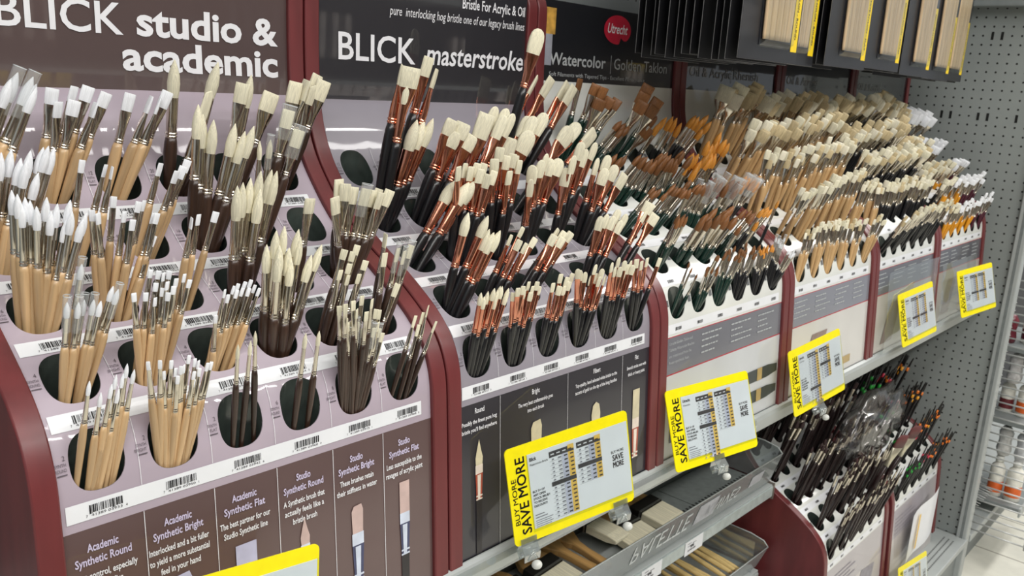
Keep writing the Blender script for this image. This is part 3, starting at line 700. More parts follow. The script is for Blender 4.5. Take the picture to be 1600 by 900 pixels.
# clear bags hung over the fronts of the last displays
def bag(x0, x1, z0, z1, y, lab):
    b_ = MB(); n, k = 14, 10; r = random.Random(int(x0 * -1000))
    vs = []
    for j in range(k + 1):
        for i in range(n + 1):
            a, c = i / n, j / k
            vs.append((x0 + (x1 - x0) * a, y - .006 * math.sin(math.pi * a) * math.sin(math.pi * c) + r.uniform(-.0016, .0016) + .012 * c, z0 + (z1 - z0) * c))
    b_.add(vs, [(j * (n + 1) + i, j * (n + 1) + i + 1, (j + 1) * (n + 1) + i + 1, (j + 1) * (n + 1) + i) for j in range(k) for i in range(n)], 0, True)
    o = b_.build('clear_bag', clear('bag_film', gloss=.05, trans=.92, rough=.1)); return tag(o, lab, 'bag')
bag(X0(5) + .03, X0(5) + .37, .925, 1.11, .026, 'clear plastic bag over the front of the fifth display')
bag(X0(6) + .0, X0(6) + .30, .925, 1.08, .028, 'clear plastic bag over the front of the last display')

# ------------------------------------------------------------------ bins under the big shelf
def acrylic_bin(x0, x1, zb, lab, cat='bin'):
    o = thing('acrylic_bin', lab, cat, ((x0 + x1) / 2, .27, zb)); cx = (x0 + x1) / 2
    Lq = lambda p: (p[0] - cx, p[1] - .27, p[2] - zb)
    b_ = MB(); H = .082 if zb > .5 else .064
    P = [(.2105, zb + .002), (.2125, zb + .002), (.1885, zb + H), (.1865, zb + H)]
    b_.loft([[Lq((x, y, z)) for y, z in P] for x in (x0, x1)], smooth=False); fl_ = b_.build('front_lip', clear('bin_acrylic', tint=(226, 230, 230), gloss=.05, trans=.66, rough=.1), o)
    sp = [(.2105, zb + .002), (.1875, zb + H), (.2, zb + H + .012), (.235, zb + H + .018), (.36, zb + H + .018), (.36, zb + .002)]
    for x in (x0, x1):
        b_ = MB(); b_.loft([[Lq((xx, y, z)) for y, z in sp] for xx in (x - .0015, x + .0015)], smooth=False); b_.build('side_wall', M_clear, o)
    b_ = MB()
    b_.tube([Lq((x1, y, z)) for y, z in sp[1:5]], .0016, 6); b_.tube([Lq((x, .1875, zb + H)) for x in (x0, x1)], .0014, 6); b_.build('polished_edge', mat('acrylic_edge', (196, 202, 200), .3), o)
    return o, Lq, fl_
o, Lq, fl_ = acrylic_bin(-2.6, -.975, .570, 'long clear acrylic bin holding wide flat brushes on the middle shelf')
b_ = MB()
def lipf(x, z): k = z / .082; return Lq((x, .2105 - .024 * k - .0016, .572 + z))
text(b_, 'PALETTE', lipf, .042, width=.205, x=-1.575, y=.022, flipy=True); text(b_, 'KNIVES', lipf, .03, width=.14, x=-1.30, y=.026, flipy=True)
b_.build('reflected_lettering', mat('painted_reflection', (216, 221, 222), .5), fl_)  # sign's mirrored reflection in the glossy lip, laid on as pale flipped letters
b_ = MB(); rect(b_, lipf, -1.345, -1.262, .02, .07); rect(b_, lipf, -1.11, -1.05, .03, .06); b_.build('paper_scrap', mat('old_tag', (186, 188, 194), .5, var=.08), fl_)
o2, Lq2, fl2 = acrylic_bin(-2.6, -.982, .345, 'long clear acrylic bin holding wooden sticks on the lowest visible shelf')
b_ = MB(); b_.box(*[v for p in zip(Lq2((-1.02, .205, .347)), Lq2((-1.0185, .36, .43))) for v in p]); b_.build('divider', M_clear, o2)

# wide flat brushes
M_hb = mat('hake_bristle', (238, 230, 202), .75, var=.08, scale=(500, 20, 500)); M_hf = mat('black_tin_ferrule', (52, 50, 46), .35, metal=.6); M_hw = mat('oiled_wood', (190, 148, 92), .4, var=.16, scale=(90, 8, 90))
def wide(x, y, z, rz, rx, wd, lab):
    o = thing('varnish_brush', lab, 'brush', (x, y, z), 'wide flat brushes in the clear bin', rot=(math.radians(rx), 0, math.radians(rz)))
    h = wd / 2
    b_ = MB(); b_.loft([[(a * h * k, yy, c * t) for a, c in ((-1, -1), (1, -1), (1, 1), (-1, 1))] for yy, k, t in ((-.072, .97, .004), (-.05, 1.0, .0085), (-.0, .98, .009))], smooth=False); b_.build('bristles', M_hb, o, bevel=.002)
    b_ = MB(); b_.box(-h, h, 0, .032, -.0105, .0105); fe = b_.build('ferrule', M_hf, o, bevel=.003)
    b_ = MB(); b_.box(-h * 1.01, h * 1.01, .002, .006, -.0112, .0112); b_.build('band', mat('tin_band', (170, 170, 164), .3, metal=.9), fe)
    b_ = MB(); pr = [(.9, .032), (.85, .045), (.36, .075), (.28, .10), (.34, .15), (.22, .162)]
    b_.loft([[(a * h * k, yy, c * .0065) for a, c in ((-1, -1), (1, -1), (1, 1), (-1, 1))] for k, yy in pr], smooth=False); b_.build('handle', M_hw, o, bevel=.002)
    return o
wide(-1.352, .300, .592, 2, 6, .085, 'wide flat brush beside the empty slotted floor in the clear bin')
wide(-1.462, .288, .590, -3, 6, .095, 'wide flat brush second from the empty slotted floor in the clear bin')
wide(-1.70, .294, .588, 4, 8, .085, 'wide flat brush with dark ferrule behind the near clip of the big sign')
wide(-1.81, .29, .588, 0, 8, .09, 'wide flat brush farthest from the pegboard in the clear bin')
wide(-1.592, .388, .602, 176, -4, .06, 'flat brush lying handle outward, nearer the pegboard, in the clear bin')
wide(-1.645, .39, .604, 184, -4, .06, 'flat brush lying handle outward, farther from the pegboard, in the clear bin')
wide(-1.53, .325, .612, 3, 2, .05, 'narrow flat brush lying on top between the wide ones in the clear bin')
# sticks
M_st = mat('pale_stick_wood', (216, 188, 126), .5, var=.1, scale=(200, 14, 200)); M_st2 = mat('brown_stick_wood', (172, 138, 96), .5, var=.14, scale=(200, 14, 200))
n = 15
for k in range(n):
    x = -1.36 + k * .0226; z = .356 + .007 * (k % 2) + (.012 if k % 5 == 2 else 0); yaw = math.radians(random.uniform(-5, 5))
    r = .0072
    o = thing('wooden_stick', '%s wooden stick lying in the lower clear bin, %s from its pegboard end' % ('pale' if k >= 5 else 'brown', ('first', 'second', 'third', 'fourth', 'fifth', 'sixth', 'seventh', 'eighth', 'ninth', 'tenth', 'eleventh', 'twelfth', 'thirteenth', 'fourteenth', 'fifteenth')[n - 1 - k]), 'stick', (x, .222, z), 'wooden sticks in the lower bin', rot=(math.radians(7), 0, yaw))
    b_ = MB(); b_.loft([[(r * q * math.cos(a), yy, r * .8 * q * math.sin(a)) for a in [2 * math.pi * i / 10 for i in range(10)]] for yy, q in ((0, .55), (.004, .75), (.03, 1), (.09, .92), (.135, .8))]); b_.build('shaft', M_st if k >= 5 else M_st2, o)
    b_ = MB(); b_.loft([[(r * q * math.cos(a), yy, r * .8 * q * math.sin(a)) for a in [2 * math.pi * i / 10 for i in range(10)]] for yy, q in ((-.001, .2), (0, .56), (.0035, .76))]); b_.build('tip', M_st2, o)
# clear bag stuffed among the low brushes, two wide maroon flats, a loose price sheet
import mathutils
b_ = MB(); N_ = mathutils.noise; rings = []
for p in [.05 + (math.pi - .1) * k / 18 for k in range(19)]:
    ring = []
    for a in [2 * math.pi * i / 28 for i in range(28)]:
        v = Vector((math.sin(p) * math.cos(a), math.sin(p) * math.sin(a), math.cos(p))); q = 1 + .32 * N_.noise(v * 2.3) + .18 * N_.noise(v * 5.1)
        ring.append((v.x * .20 * q, v.y * .04 * q, v.z * .085 * q))
    rings.append(ring)
b_.loft(rings, smooth=True); tag(b_.build('plastic_bag', clear('bag_crumple', tint=(226, 224, 224), gloss=.015, trans=.985, rough=.12), loc=(-.60, .11, .665)), 'crumpled clear plastic bag wrapped round dark brushes in the low display', 'bag')
def fanflat(x, y, z, lab):
    o = thing('wide_maroon_brush', lab, 'brush', (x, y, z), 'wide maroon brushes', rot=(math.radians(16), math.radians(10), math.radians(-15)))
    def rr(w_, t, zz): return [(w_ * math.copysign(abs(math.cos(a)) ** .6, math.cos(a)), t * math.copysign(abs(math.sin(a)) ** .6, math.sin(a)), zz) for a in [2 * math.pi * i / 16 for i in range(16)]]
    b_ = MB(); b_.loft([rr(.0055, .0055, -.02), rr(.0065, .006, .05), rr(.005, .005, .12)]); b_.build('handle', HAN['b'], o)
    b_ = MB(); b_.loft([rr(.0055, .0055, .118), rr(.007, .0055, .14), rr(.021, .004, .175)]); b_.build('ferrule', mat('pale_ferrule', (206, 200, 178), .35, metal=.7), o)
    b_ = MB(); b_.loft([rr(.021, .004, .175), rr(.022, .0035, .195), rr(.017, .002, .212)]); b_.build('bristles', mat('maroon_bristle', (96, 48, 48), .6), o)
fanflat(-.695, .075, .475, 'wide maroon flat brush with pale ferrule, nearer the crumpled bag'); fanflat(-.615, .07, .48, 'wide maroon flat brush with pale ferrule, nearer the pegboard end')
b_ = MB(); vs = [(-.40 + .22 * i / 6, .026 + .004 * math.sin(i * 1.1), .20 + .15 * j / 6 + .02 * i / 6) for j in range(7) for i in range(7)]
b_.add(vs, [(j * 7 + i, j * 7 + i + 1, (j + 1) * 7 + i + 1, (j + 1) * 7 + i) for j in range(6) for i in range(6)], 0, True)
t = thing('price_sheet', 'loose white price sheet leaning on the front of the low end display', 'paper', (0, 0, 0)); b_.build('sheet', M_paper, t)
b_ = MB()
for x in (-.345, -.26): b_.add([(x, .0245, .22 + .02 * (x + .4) / .22), (x + .014, .0245, .222 + .02 * (x + .4) / .22), (x + .014, .0245, .335), (x, .0245, .335)], [(0, 1, 2, 3)])
b_.build('amber_column', mat('table_amber', (238, 196, 96), .5), t)

# ------------------------------------------------------------------ boxed brush sets hung above the displays
M_card = mat('black_card', (34, 35, 39), .42, var=.05, coat=.2); M_plain = mat('plain_black_card', (20, 20, 23), .5, var=.05); M_edge = mat('card_edge', (128, 128, 130), .7); M_tray = mat('dark_tray', (30, 31, 36), .35); M_rod = mat('raw_handle_wood', (214, 184, 148), .5, var=.1, scale=(200, 200, 12))
M_stk = mat('amber_sticker', (240, 206, 30), .45, var=.02)
STK = ['WHITE NYLON - ROUND', 'WHITE NYLON - ROUND', 'WHITE NYLON - FLAT', 'BROWN NYLON - ROUND', 'BROWN NYLON - FLAT', 'WHITE NYLON - ROUND', 'WHITE NYLON - FLAT']
def pack(x, y, z, front, lab, k=0, rz=0, h=.30):
    o = thing('brush_set_pack', lab, 'package', (x, y, z), 'black brush set packs on the hooks', rot=(0, 0, rz))
    wd = .192
    b_ = MB(); b_.box(0, wd, -.0008, .0008, 0, h); b_.build('backing_card', M_card if front else M_plain, o)
    b_ = MB(); b_.tube([(0, 0, h), (0, 0, 0), (wd, 0, 0)], .0006, 4); b_.build('cut_edge', M_edge, o)
    if front:
        b_ = MB(); b_.box(.058, .160, -.0022, -.0008, .022, .30); ty = b_.build('tray', M_tray, o, bevel=.0006)
        for q in range(5):
            xx = .070 + q * .0182; b_ = MB()
            b_.loft([[(xx + (q - 2) * .0032 * zz + r_ * math.cos(a), -.0055 + r_ * .4 * math.sin(a), .031 + zz * .268) for a in [2 * math.pi * i / 10 for i in range(10)]] for zz, r_ in ((0, .0078), (.03, .0086), (.5, .0094), (1, .0102))])
            b_.build('brush_handle', M_rod, ty)
        b_ = MB(); b_.quad((.060, -.0105, .028), (.156, -.0105, .028), (.164, -.0105, .30), (.054, -.0105, .30)); b_.quad((.060, -.0105, .028), (.060, -.001, .020), (.156, -.001, .020), (.156, -.0105, .028)); b_.build('clear_blister', M_sleeve, o)
        b_ = MB(); fn = lambda a, c: (a, -.0012, c); rect(b_, fn, .1665, .188, .018, .155, 0)
        text(b_, STK[k], lambda a, c: (a, -.0016, c), .0062, width=.105, x=.174, y=.142, rot=-90, mi=1, bold=.01); b_.build('sticker', [M_stk, M_ink], o)
    return o
stacks = [(-1.667, .050, 1.525, 12), (-1.452, .118, 1.530, 3), (-1.250, .100, 1.534, 4), (-1.040, .107, 1.540, 3), (-.828, .110, 1.536, 4), (-.618, .128, 1.536, 3), (-.407, .157, 1.541, 3)]
ordn = ['first', 'second', 'third', 'fourth', 'fifth', 'sixth', 'seventh', 'eighth', 'ninth', 'tenth', 'eleventh', 'twelfth', 'thirteenth']
M_hook = mat('hook_steel', (150, 152, 152), .3, metal=.9)
for k, (x, y, z, n) in enumerate(stacks):
    pack(x, y, z, True, 'front brush set of wooden handles and amber sticker, %s hook along from the charcoal display' % ordn[k], k)
    for j in range(n):
        yy = y + .016 + j * (.0155 if n > 6 else .022) + random.uniform(-.003, .003)
        pack(x + random.uniform(-.006, .006) + (.004 if j else 0), min(yy, .33), z + random.uniform(-.004, .004), False, 'plain black card pack, %s behind the front one on the %s hook' % (ordn[j], ordn[k]), rz=random.uniform(-.05, .05))
    t = thing('peg_hook', 'steel peg hook carrying the %s stack of black packs' % ordn[k], 'hook', (x + .096, .372, 1.80), 'peg hooks over the displays')
    b_ = MB(); b_.tube([(0, 0, 0), (0, y - .372 - .03, 0), (0, y - .372 - .04, .006)], .0028, 8); b_.build('rod', M_hook, t)
    b_ = MB(); b_.box(-.015, .015, -.004, 0, -.02, .02); b_.build('plate', M_hook, t)

# ------------------------------------------------------------------ brushes
# one entry per opening: (bay, column, row, [handle, ferrule], brushes); a brush is (shape, bristle, D, bristle length, ferrule length, handle D in mm, roll, cap) index + base and tip in 0.1 mm
SK = [('R', 'w', 9, 28, 38, 12, 0), ('R', 'w', 9, 28, 38, 12, 1), ('F', 'w', 11.5, 15, 32, 11, 0), ('F', 'w', 11.5, 18, 33, 11, 0), ('R', 'c', 12, 38, 42, 14, 0), ('A', 'c', 14, 38, 42, 14, 0), ('F', 'c', 15, 22, 38, 13, 0), ('R', 'c', 11, 36, 38, 13, 0), ('F', 'c', 23, 22, 38, 13, 0), ('F', 'c', 18, 24, 36, 13, 0), ('A', 'c', 16, 24, 36, 13, 0), ('R', 'w', 7.5, 24, 36, 10, 0), ('F', 'w', 5.5, 12, 32, 8.5, 0), ('F', 'w', 7.5, 13, 28, 9, 0), ('R', 'c', 10, 34, 42, 13, 0), ('F', 'c', 13, 20, 32, 12, 1), ('R', 'c', 5, 20, 32, 12, 0), ('R', 'c', 6, 20, 32, 12, 1), ('R', 'w', 6.2, 20, 33, 8.5, 0), ('F', 'w', 5.2, 10, 30, 7.5, 0), ('F', 'w', 6.4, 10.5, 28, 7.5, 0), ('R', 'c', 9.5, 34, 40, 12, 0), ('F', 'c', 13, 16, 33, 10, 0), ('F', 'c', 12, 19, 36, 10.5, 0), ('F', 'c', 12, 19, 36, 10.5, 1), ('R', 'w', 4.4, 13, 25, 7, 1), ('R', 'w', 4.4, 13, 25, 7, 0), ('F', 'w', 4.3, 7.5, 24, 6.5, 0), ('B', 'w', 3.6, 8, 28, 6.2, 0), ('R', 'c', 8, 27, 38, 11, 0), ('F', 'c', 7, 10.5, 30, 8.5, 0), ('F', 'c', 7.5, 15, 28, 8.5, 0), ('F', 'c', 7.5, 15, 28, 8.5, 1), ('R', 'w', 3.3, 12, 24, 6.2, 0), ('B', 'w', 3.2, 7.5, 26, 6.2, 0), ('R', 'c', 3.4, 14, 24, 6.2, 0), ('R', 'c', 4.2, 15, 30, 7, 0), ('F', 'c', 4.8, 10, 25, 6.4, 0), ('F', 'c', 4.8, 10, 25, 6.4, 1), ('F', 'c', 4, 13, 24, 6, 0), ('F', 'c', 14, 24, 46, 14, 0), ('F', 'c', 24, 24, 46, 14, 0), ('R', 'c', 13, 36, 46, 14, 0), ('R', 'c', 15, 38, 46, 14, 0), ('R', 'c', 14, 38, 46, 14, 0), ('R', 'c', 13, 37, 46, 14, 0), ('B', 'c', 21, 22, 46, 14, 0), ('F', 'c', 24, 34, 46, 14, 0), ('L', 'c', 15, 34, 46, 14, 0), ('L', 'c', 22, 34, 46, 14, 0), ('L', 'c', 25, 34, 46, 14, 0), ('L', 'c', 18, 34, 46, 14, 0), ('B', 'c', 22, 34, 46, 14, 0), ('L', 'c', 26, 32, 44, 14, 0), ('L', 'c', 20, 32, 44, 14, 0), ('B', 'c', 22, 32, 44, 14, 0), ('F', 'c', 17, 32, 44, 14, 0), ('F', 'c', 19, 32, 44, 14, 0), ('R', 'c', 15, 32, 42, 13, 0), ('B', 'c', 10, 18, 36, 11, 0), ('B', 'c', 12, 18, 38, 11, 0), ('L', 'c', 14, 24, 40, 12, 0), ('L', 'c', 18, 24, 40, 12, 0), ('L', 'c', 9, 24, 40, 12, 0), ('L', 'c', 14, 26, 40, 12, 0), ('L', 'c', 15, 25, 40, 12, 0), ('F', 'c', 17, 25, 40, 12, 0), ('R', 'c', 10.5, 27, 38, 11, 0), ('B', 'c', 8, 14, 36, 10, 0), ('B', 'c', 10, 15, 36, 10, 0), ('L', 'c', 11, 20, 36, 10, 0), ('F', 'c', 16, 18, 36, 10, 0), ('R', 'c', 5.5, 15, 33, 7.5, 0), ('B', 'c', 6, 11, 33, 7.5, 0), ('B', 'c', 7, 12, 33, 8, 0), ('L', 'c', 7, 14, 33, 8, 0), ('L', 'c', 7.5, 14, 33, 8, 0), ('F', 'c', 8, 13, 33, 8, 0), ('F', 'b', 17, 18, 40, 12, 0), ('F', 'b', 22, 18, 40, 12, 0), ('R', 'b', 10.0, 21.0, 34, 9, 0), ('F', 'b', 22, 22, 40, 12, 0), ('F', 'b', 30, 22, 40, 12, 0), ('R', 'g', 10.0, 25.2, 36, 9, 0), ('R', 'g', 10.0, 28.0, 36, 9, 0), ('R', 'g', 11.2, 28.0, 36, 9, 0), ('R', 'b', 8.8, 21.0, 34, 9, 0), ('R', 'b', 8.8, 22.4, 34, 9, 0), ('R', 'b', 10.0, 25.2, 34, 9, 0), ('R', 'g', 11.2, 28.0, 34, 9, 0), ('R', 'b', 7.5, 16.8, 32, 8, 0), ('R', 'b', 7.5, 18.2, 32, 8, 0), ('R', 'b', 8.8, 18.2, 32, 8, 0), ('R', 'b', 8.8, 21.0, 32, 8, 1), ('R', 'b', 8.8, 21.0, 32, 8, 0), ('R', 'b', 10.0, 23.8, 32, 8, 1), ('R', 'b', 10.0, 23.8, 32, 8, 0), ('R', 'g', 8.8, 21.0, 32, 8, 1), ('R', 'g', 8.8, 21.0, 32, 8, 0), ('R', 'b', 6.2, 16.8, 30, 8, 0), ('R', 'b', 10.0, 22.4, 36, 10, 0), ('R', 'b', 11.2, 25.2, 36, 10, 0), ('R', 'g', 7.5, 18.2, 32, 8, 0), ('R', 'g', 5.0, 15.4, 30, 6, 0), ('R', 'b', 3, 9, 26, 6, 0), ('R', 'b', 4, 10, 28, 6.5, 0), ('R', 'b', 4.5, 10, 28, 6.5, 0), ('R', 'g', 4.5, 10, 28, 6.5, 0), ('R', 'w', 3.5, 9, 28, 6.5, 1), ('R', 'w', 3.5, 9, 28, 6.5, 0), ('F', 'c', 32.4, 30.0, 34, 13, 0), ('F', 't', 32.4, 30.0, 34, 13, 0), ('F', 'i', 32.4, 30.0, 34, 13, 0), ('F', 't', 29.7, 30.0, 34, 13, 0), ('F', 't', 27.0, 30.0, 34, 13, 0), ('F', 'c', 27.0, 30.0, 34, 13, 0), ('F', 't', 24.3, 30.0, 34, 13, 0), ('F', 'c', 24.3, 30.0, 34, 13, 0), ('F', 'i', 24.3, 30.0, 34, 13, 0), ('F', 't', 20.2, 30.0, 34, 13, 0), ('F', 'c', 18.9, 30.0, 34, 13, 0), ('F', 't', 18.9, 30.0, 34, 13, 0), ('B', 'c', 18.9, 22.5, 34, 11, 0), ('B', 'i', 18.9, 22.5, 34, 11, 0), ('B', 't', 18.9, 22.5, 34, 11, 0), ('B', 't', 17.6, 22.5, 34, 11, 0), ('B', 'i', 17.6, 22.5, 34, 11, 0), ('B', 'c', 17.6, 22.5, 34, 11, 0), ('B', 't', 16.2, 22.5, 34, 11, 0), ('B', 'i', 16.2, 22.5, 34, 11, 0), ('B', 'c', 16.2, 22.5, 34, 11, 0), ('B', 't', 12.2, 17.5, 32, 10, 0), ('B', 'c', 12.2, 17.5, 32, 10, 0), ('B', 'i', 12.2, 17.5, 32, 10, 0), ('B', 't', 13.5, 17.5, 32, 10, 0), ('B', 'i', 13.5, 17.5, 32, 10, 0), ('B', 'c', 13.5, 17.5, 32, 10, 0), ('B', 'i', 10.8, 15.0, 32, 9, 0), ('B', 'c', 10.8, 15.0, 32, 9, 0), ('B', 't', 10.8, 15.0, 32, 9, 0), ('B', 'i', 9.5, 15.0, 32, 9, 0), ('B', 'c', 9.5, 15.0, 32, 9, 0), ('B', 't', 9.5, 15.0, 32, 9, 0), ('B', 'i', 6.9, 11.2, 28, 7.5, 0), ('B', 't', 6.9, 11.2, 28, 7.5, 0), ('B', 'c', 6.9, 11.2, 28, 7.5, 0), ('L', 't', 24.0, 28.8, 36, 12, 0), ('L', 'c', 24.0, 28.8, 36, 12, 0), ('F', 't', 24.0, 28.8, 36, 12, 0), ('F', 'i', 24.0, 28.8, 36, 12, 0), ('L', 'c', 22.5, 28.8, 36, 12, 0), ('L', 't', 22.5, 28.8, 36, 12, 0), ('L', 'i', 22.5, 28.8, 36, 12, 0), ('F', 't', 21.0, 28.8, 36, 12, 0), ('F', 'c', 21.0, 28.8, 36, 12, 0), ('L', 'i', 24.0, 28.8, 36, 12, 0), ('F', 't', 27.0, 28.8, 36, 12, 0), ('F', 'c', 27.0, 28.8, 36, 12, 0), ('F', 'i', 27.0, 28.8, 36, 12, 0), ('B', 't', 18.0, 21.6, 34, 11, 0), ('B', 'c', 18.0, 21.6, 34, 11, 0), ('B', 'i', 18.0, 21.6, 34, 11, 0), ('B', 't', 19.5, 21.6, 34, 11, 0), ('B', 'c', 19.5, 21.6, 34, 11, 0), ('B', 'i', 19.5, 21.6, 34, 11, 0), ('B', 't', 24.0, 21.6, 34, 11, 0), ('B', 'c', 13.5, 16.8, 32, 10, 0), ('B', 't', 13.5, 16.8, 32, 10, 0), ('B', 'i', 13.5, 16.8, 32, 10, 0), ('B', 'c', 15.0, 16.8, 32, 10, 0), ('B', 't', 15.0, 16.8, 32, 10, 0), ('B', 'i', 15.0, 16.8, 32, 10, 0), ('B', 'c', 16.5, 16.8, 32, 10, 0), ('B', 'i', 16.5, 16.8, 32, 10, 0), ('B', 't', 16.5, 16.8, 32, 10, 0), ('B', 'i', 18.0, 16.8, 32, 10, 0), ('B', 'c', 18.0, 16.8, 32, 10, 0), ('B', 't', 18.0, 16.8, 32, 10, 0), ('B', 'i', 10.5, 14.4, 32, 9, 0), ('B', 'c', 10.5, 14.4, 32, 9, 0), ('B', 't', 10.5, 14.4, 32, 9, 0), ('B', 'i', 10.5, 15.6, 32, 9, 0), ('B', 'c', 10.5, 15.6, 32, 9, 0), ('B', 't', 10.5, 15.6, 32, 9, 0), ('B', 't', 6.9, 12.0, 30, 7.5, 0), ('B', 'i', 6.9, 12.0, 30, 7.5, 0), ('B', 'c', 6.9, 12.0, 30, 7.5, 0), ('F', 't', 24.0, 27.5, 36, 12, 0), ('F', 'i', 24.0, 27.5, 36, 12, 0), ('F', 'c', 24.0, 27.5, 36, 12, 0), ('F', 't', 25.5, 27.5, 36, 12, 0), ('F', 'i', 25.5, 27.5, 36, 12, 0), ('F', 'w', 27.0, 27.5, 36, 12, 0), ('F', 'w', 33.0, 27.5, 36, 12, 0), ('F', 'w', 24.0, 27.5, 36, 12, 0), ('B', 't', 19.5, 21.2, 34, 11, 0), ('B', 'c', 19.5, 21.2, 34, 11, 0), ('B', 'i', 19.5, 21.2, 34, 11, 0), ('B', 'w', 19.5, 21.2, 34, 11, 0), ('B', 'w', 15.0, 21.2, 34, 11, 0), ('B', 'i', 12.0, 17.5, 32, 10, 0), ('B', 'c', 12.0, 17.5, 32, 10, 0), ('B', 't', 12.0, 17.5, 32, 10, 0), ('B', 'c', 15.0, 17.5, 32, 10, 0), ('B', 'i', 15.0, 17.5, 32, 10, 0), ('B', 'w', 15.0, 17.5, 32, 10, 0), ('B', 'w', 13.5, 17.5, 32, 10, 0), ('B', 'i', 10.5, 15.0, 30, 9, 0), ('B', 'c', 10.5, 15.0, 30, 9, 0), ('B', 'w', 12.0, 15.0, 30, 9, 0), ('B', 't', 7.5, 12.5, 30, 7.5, 0), ('B', 'c', 7.5, 12.5, 30, 7.5, 0), ('B', 'i', 7.5, 12.5, 30, 7.5, 0), ('B', 'w', 7.5, 12.5, 30, 7.5, 0), ('R', 'm', 4, 9, 26, 6.5, 0), ('R', 'm', 3, 10, 8, 5.5, 0), ('F', 'm', 4, 9, 26, 6.5, 0), ('R', 'm', 6, 12, 30, 8, 0), ('R', 'm', 4, 10, 8, 6.5, 0), ('F', 'm', 6, 12, 30, 8, 0), ('R', 'm', 8, 16, 32, 9, 0), ('R', 'm', 6, 10, 8, 8, 0), ('F', 'm', 8, 16, 32, 9, 0), ('R', 'm', 11, 20, 34, 10, 0), ('R', 'm', 8, 10, 8, 9, 0), ('F', 'm', 11, 20, 34, 10, 0), ('R', 'm', 14, 24, 36, 11, 0), ('R', 'm', 10, 10, 8, 10, 0), ('F', 'm', 14, 24, 36, 11, 0)]
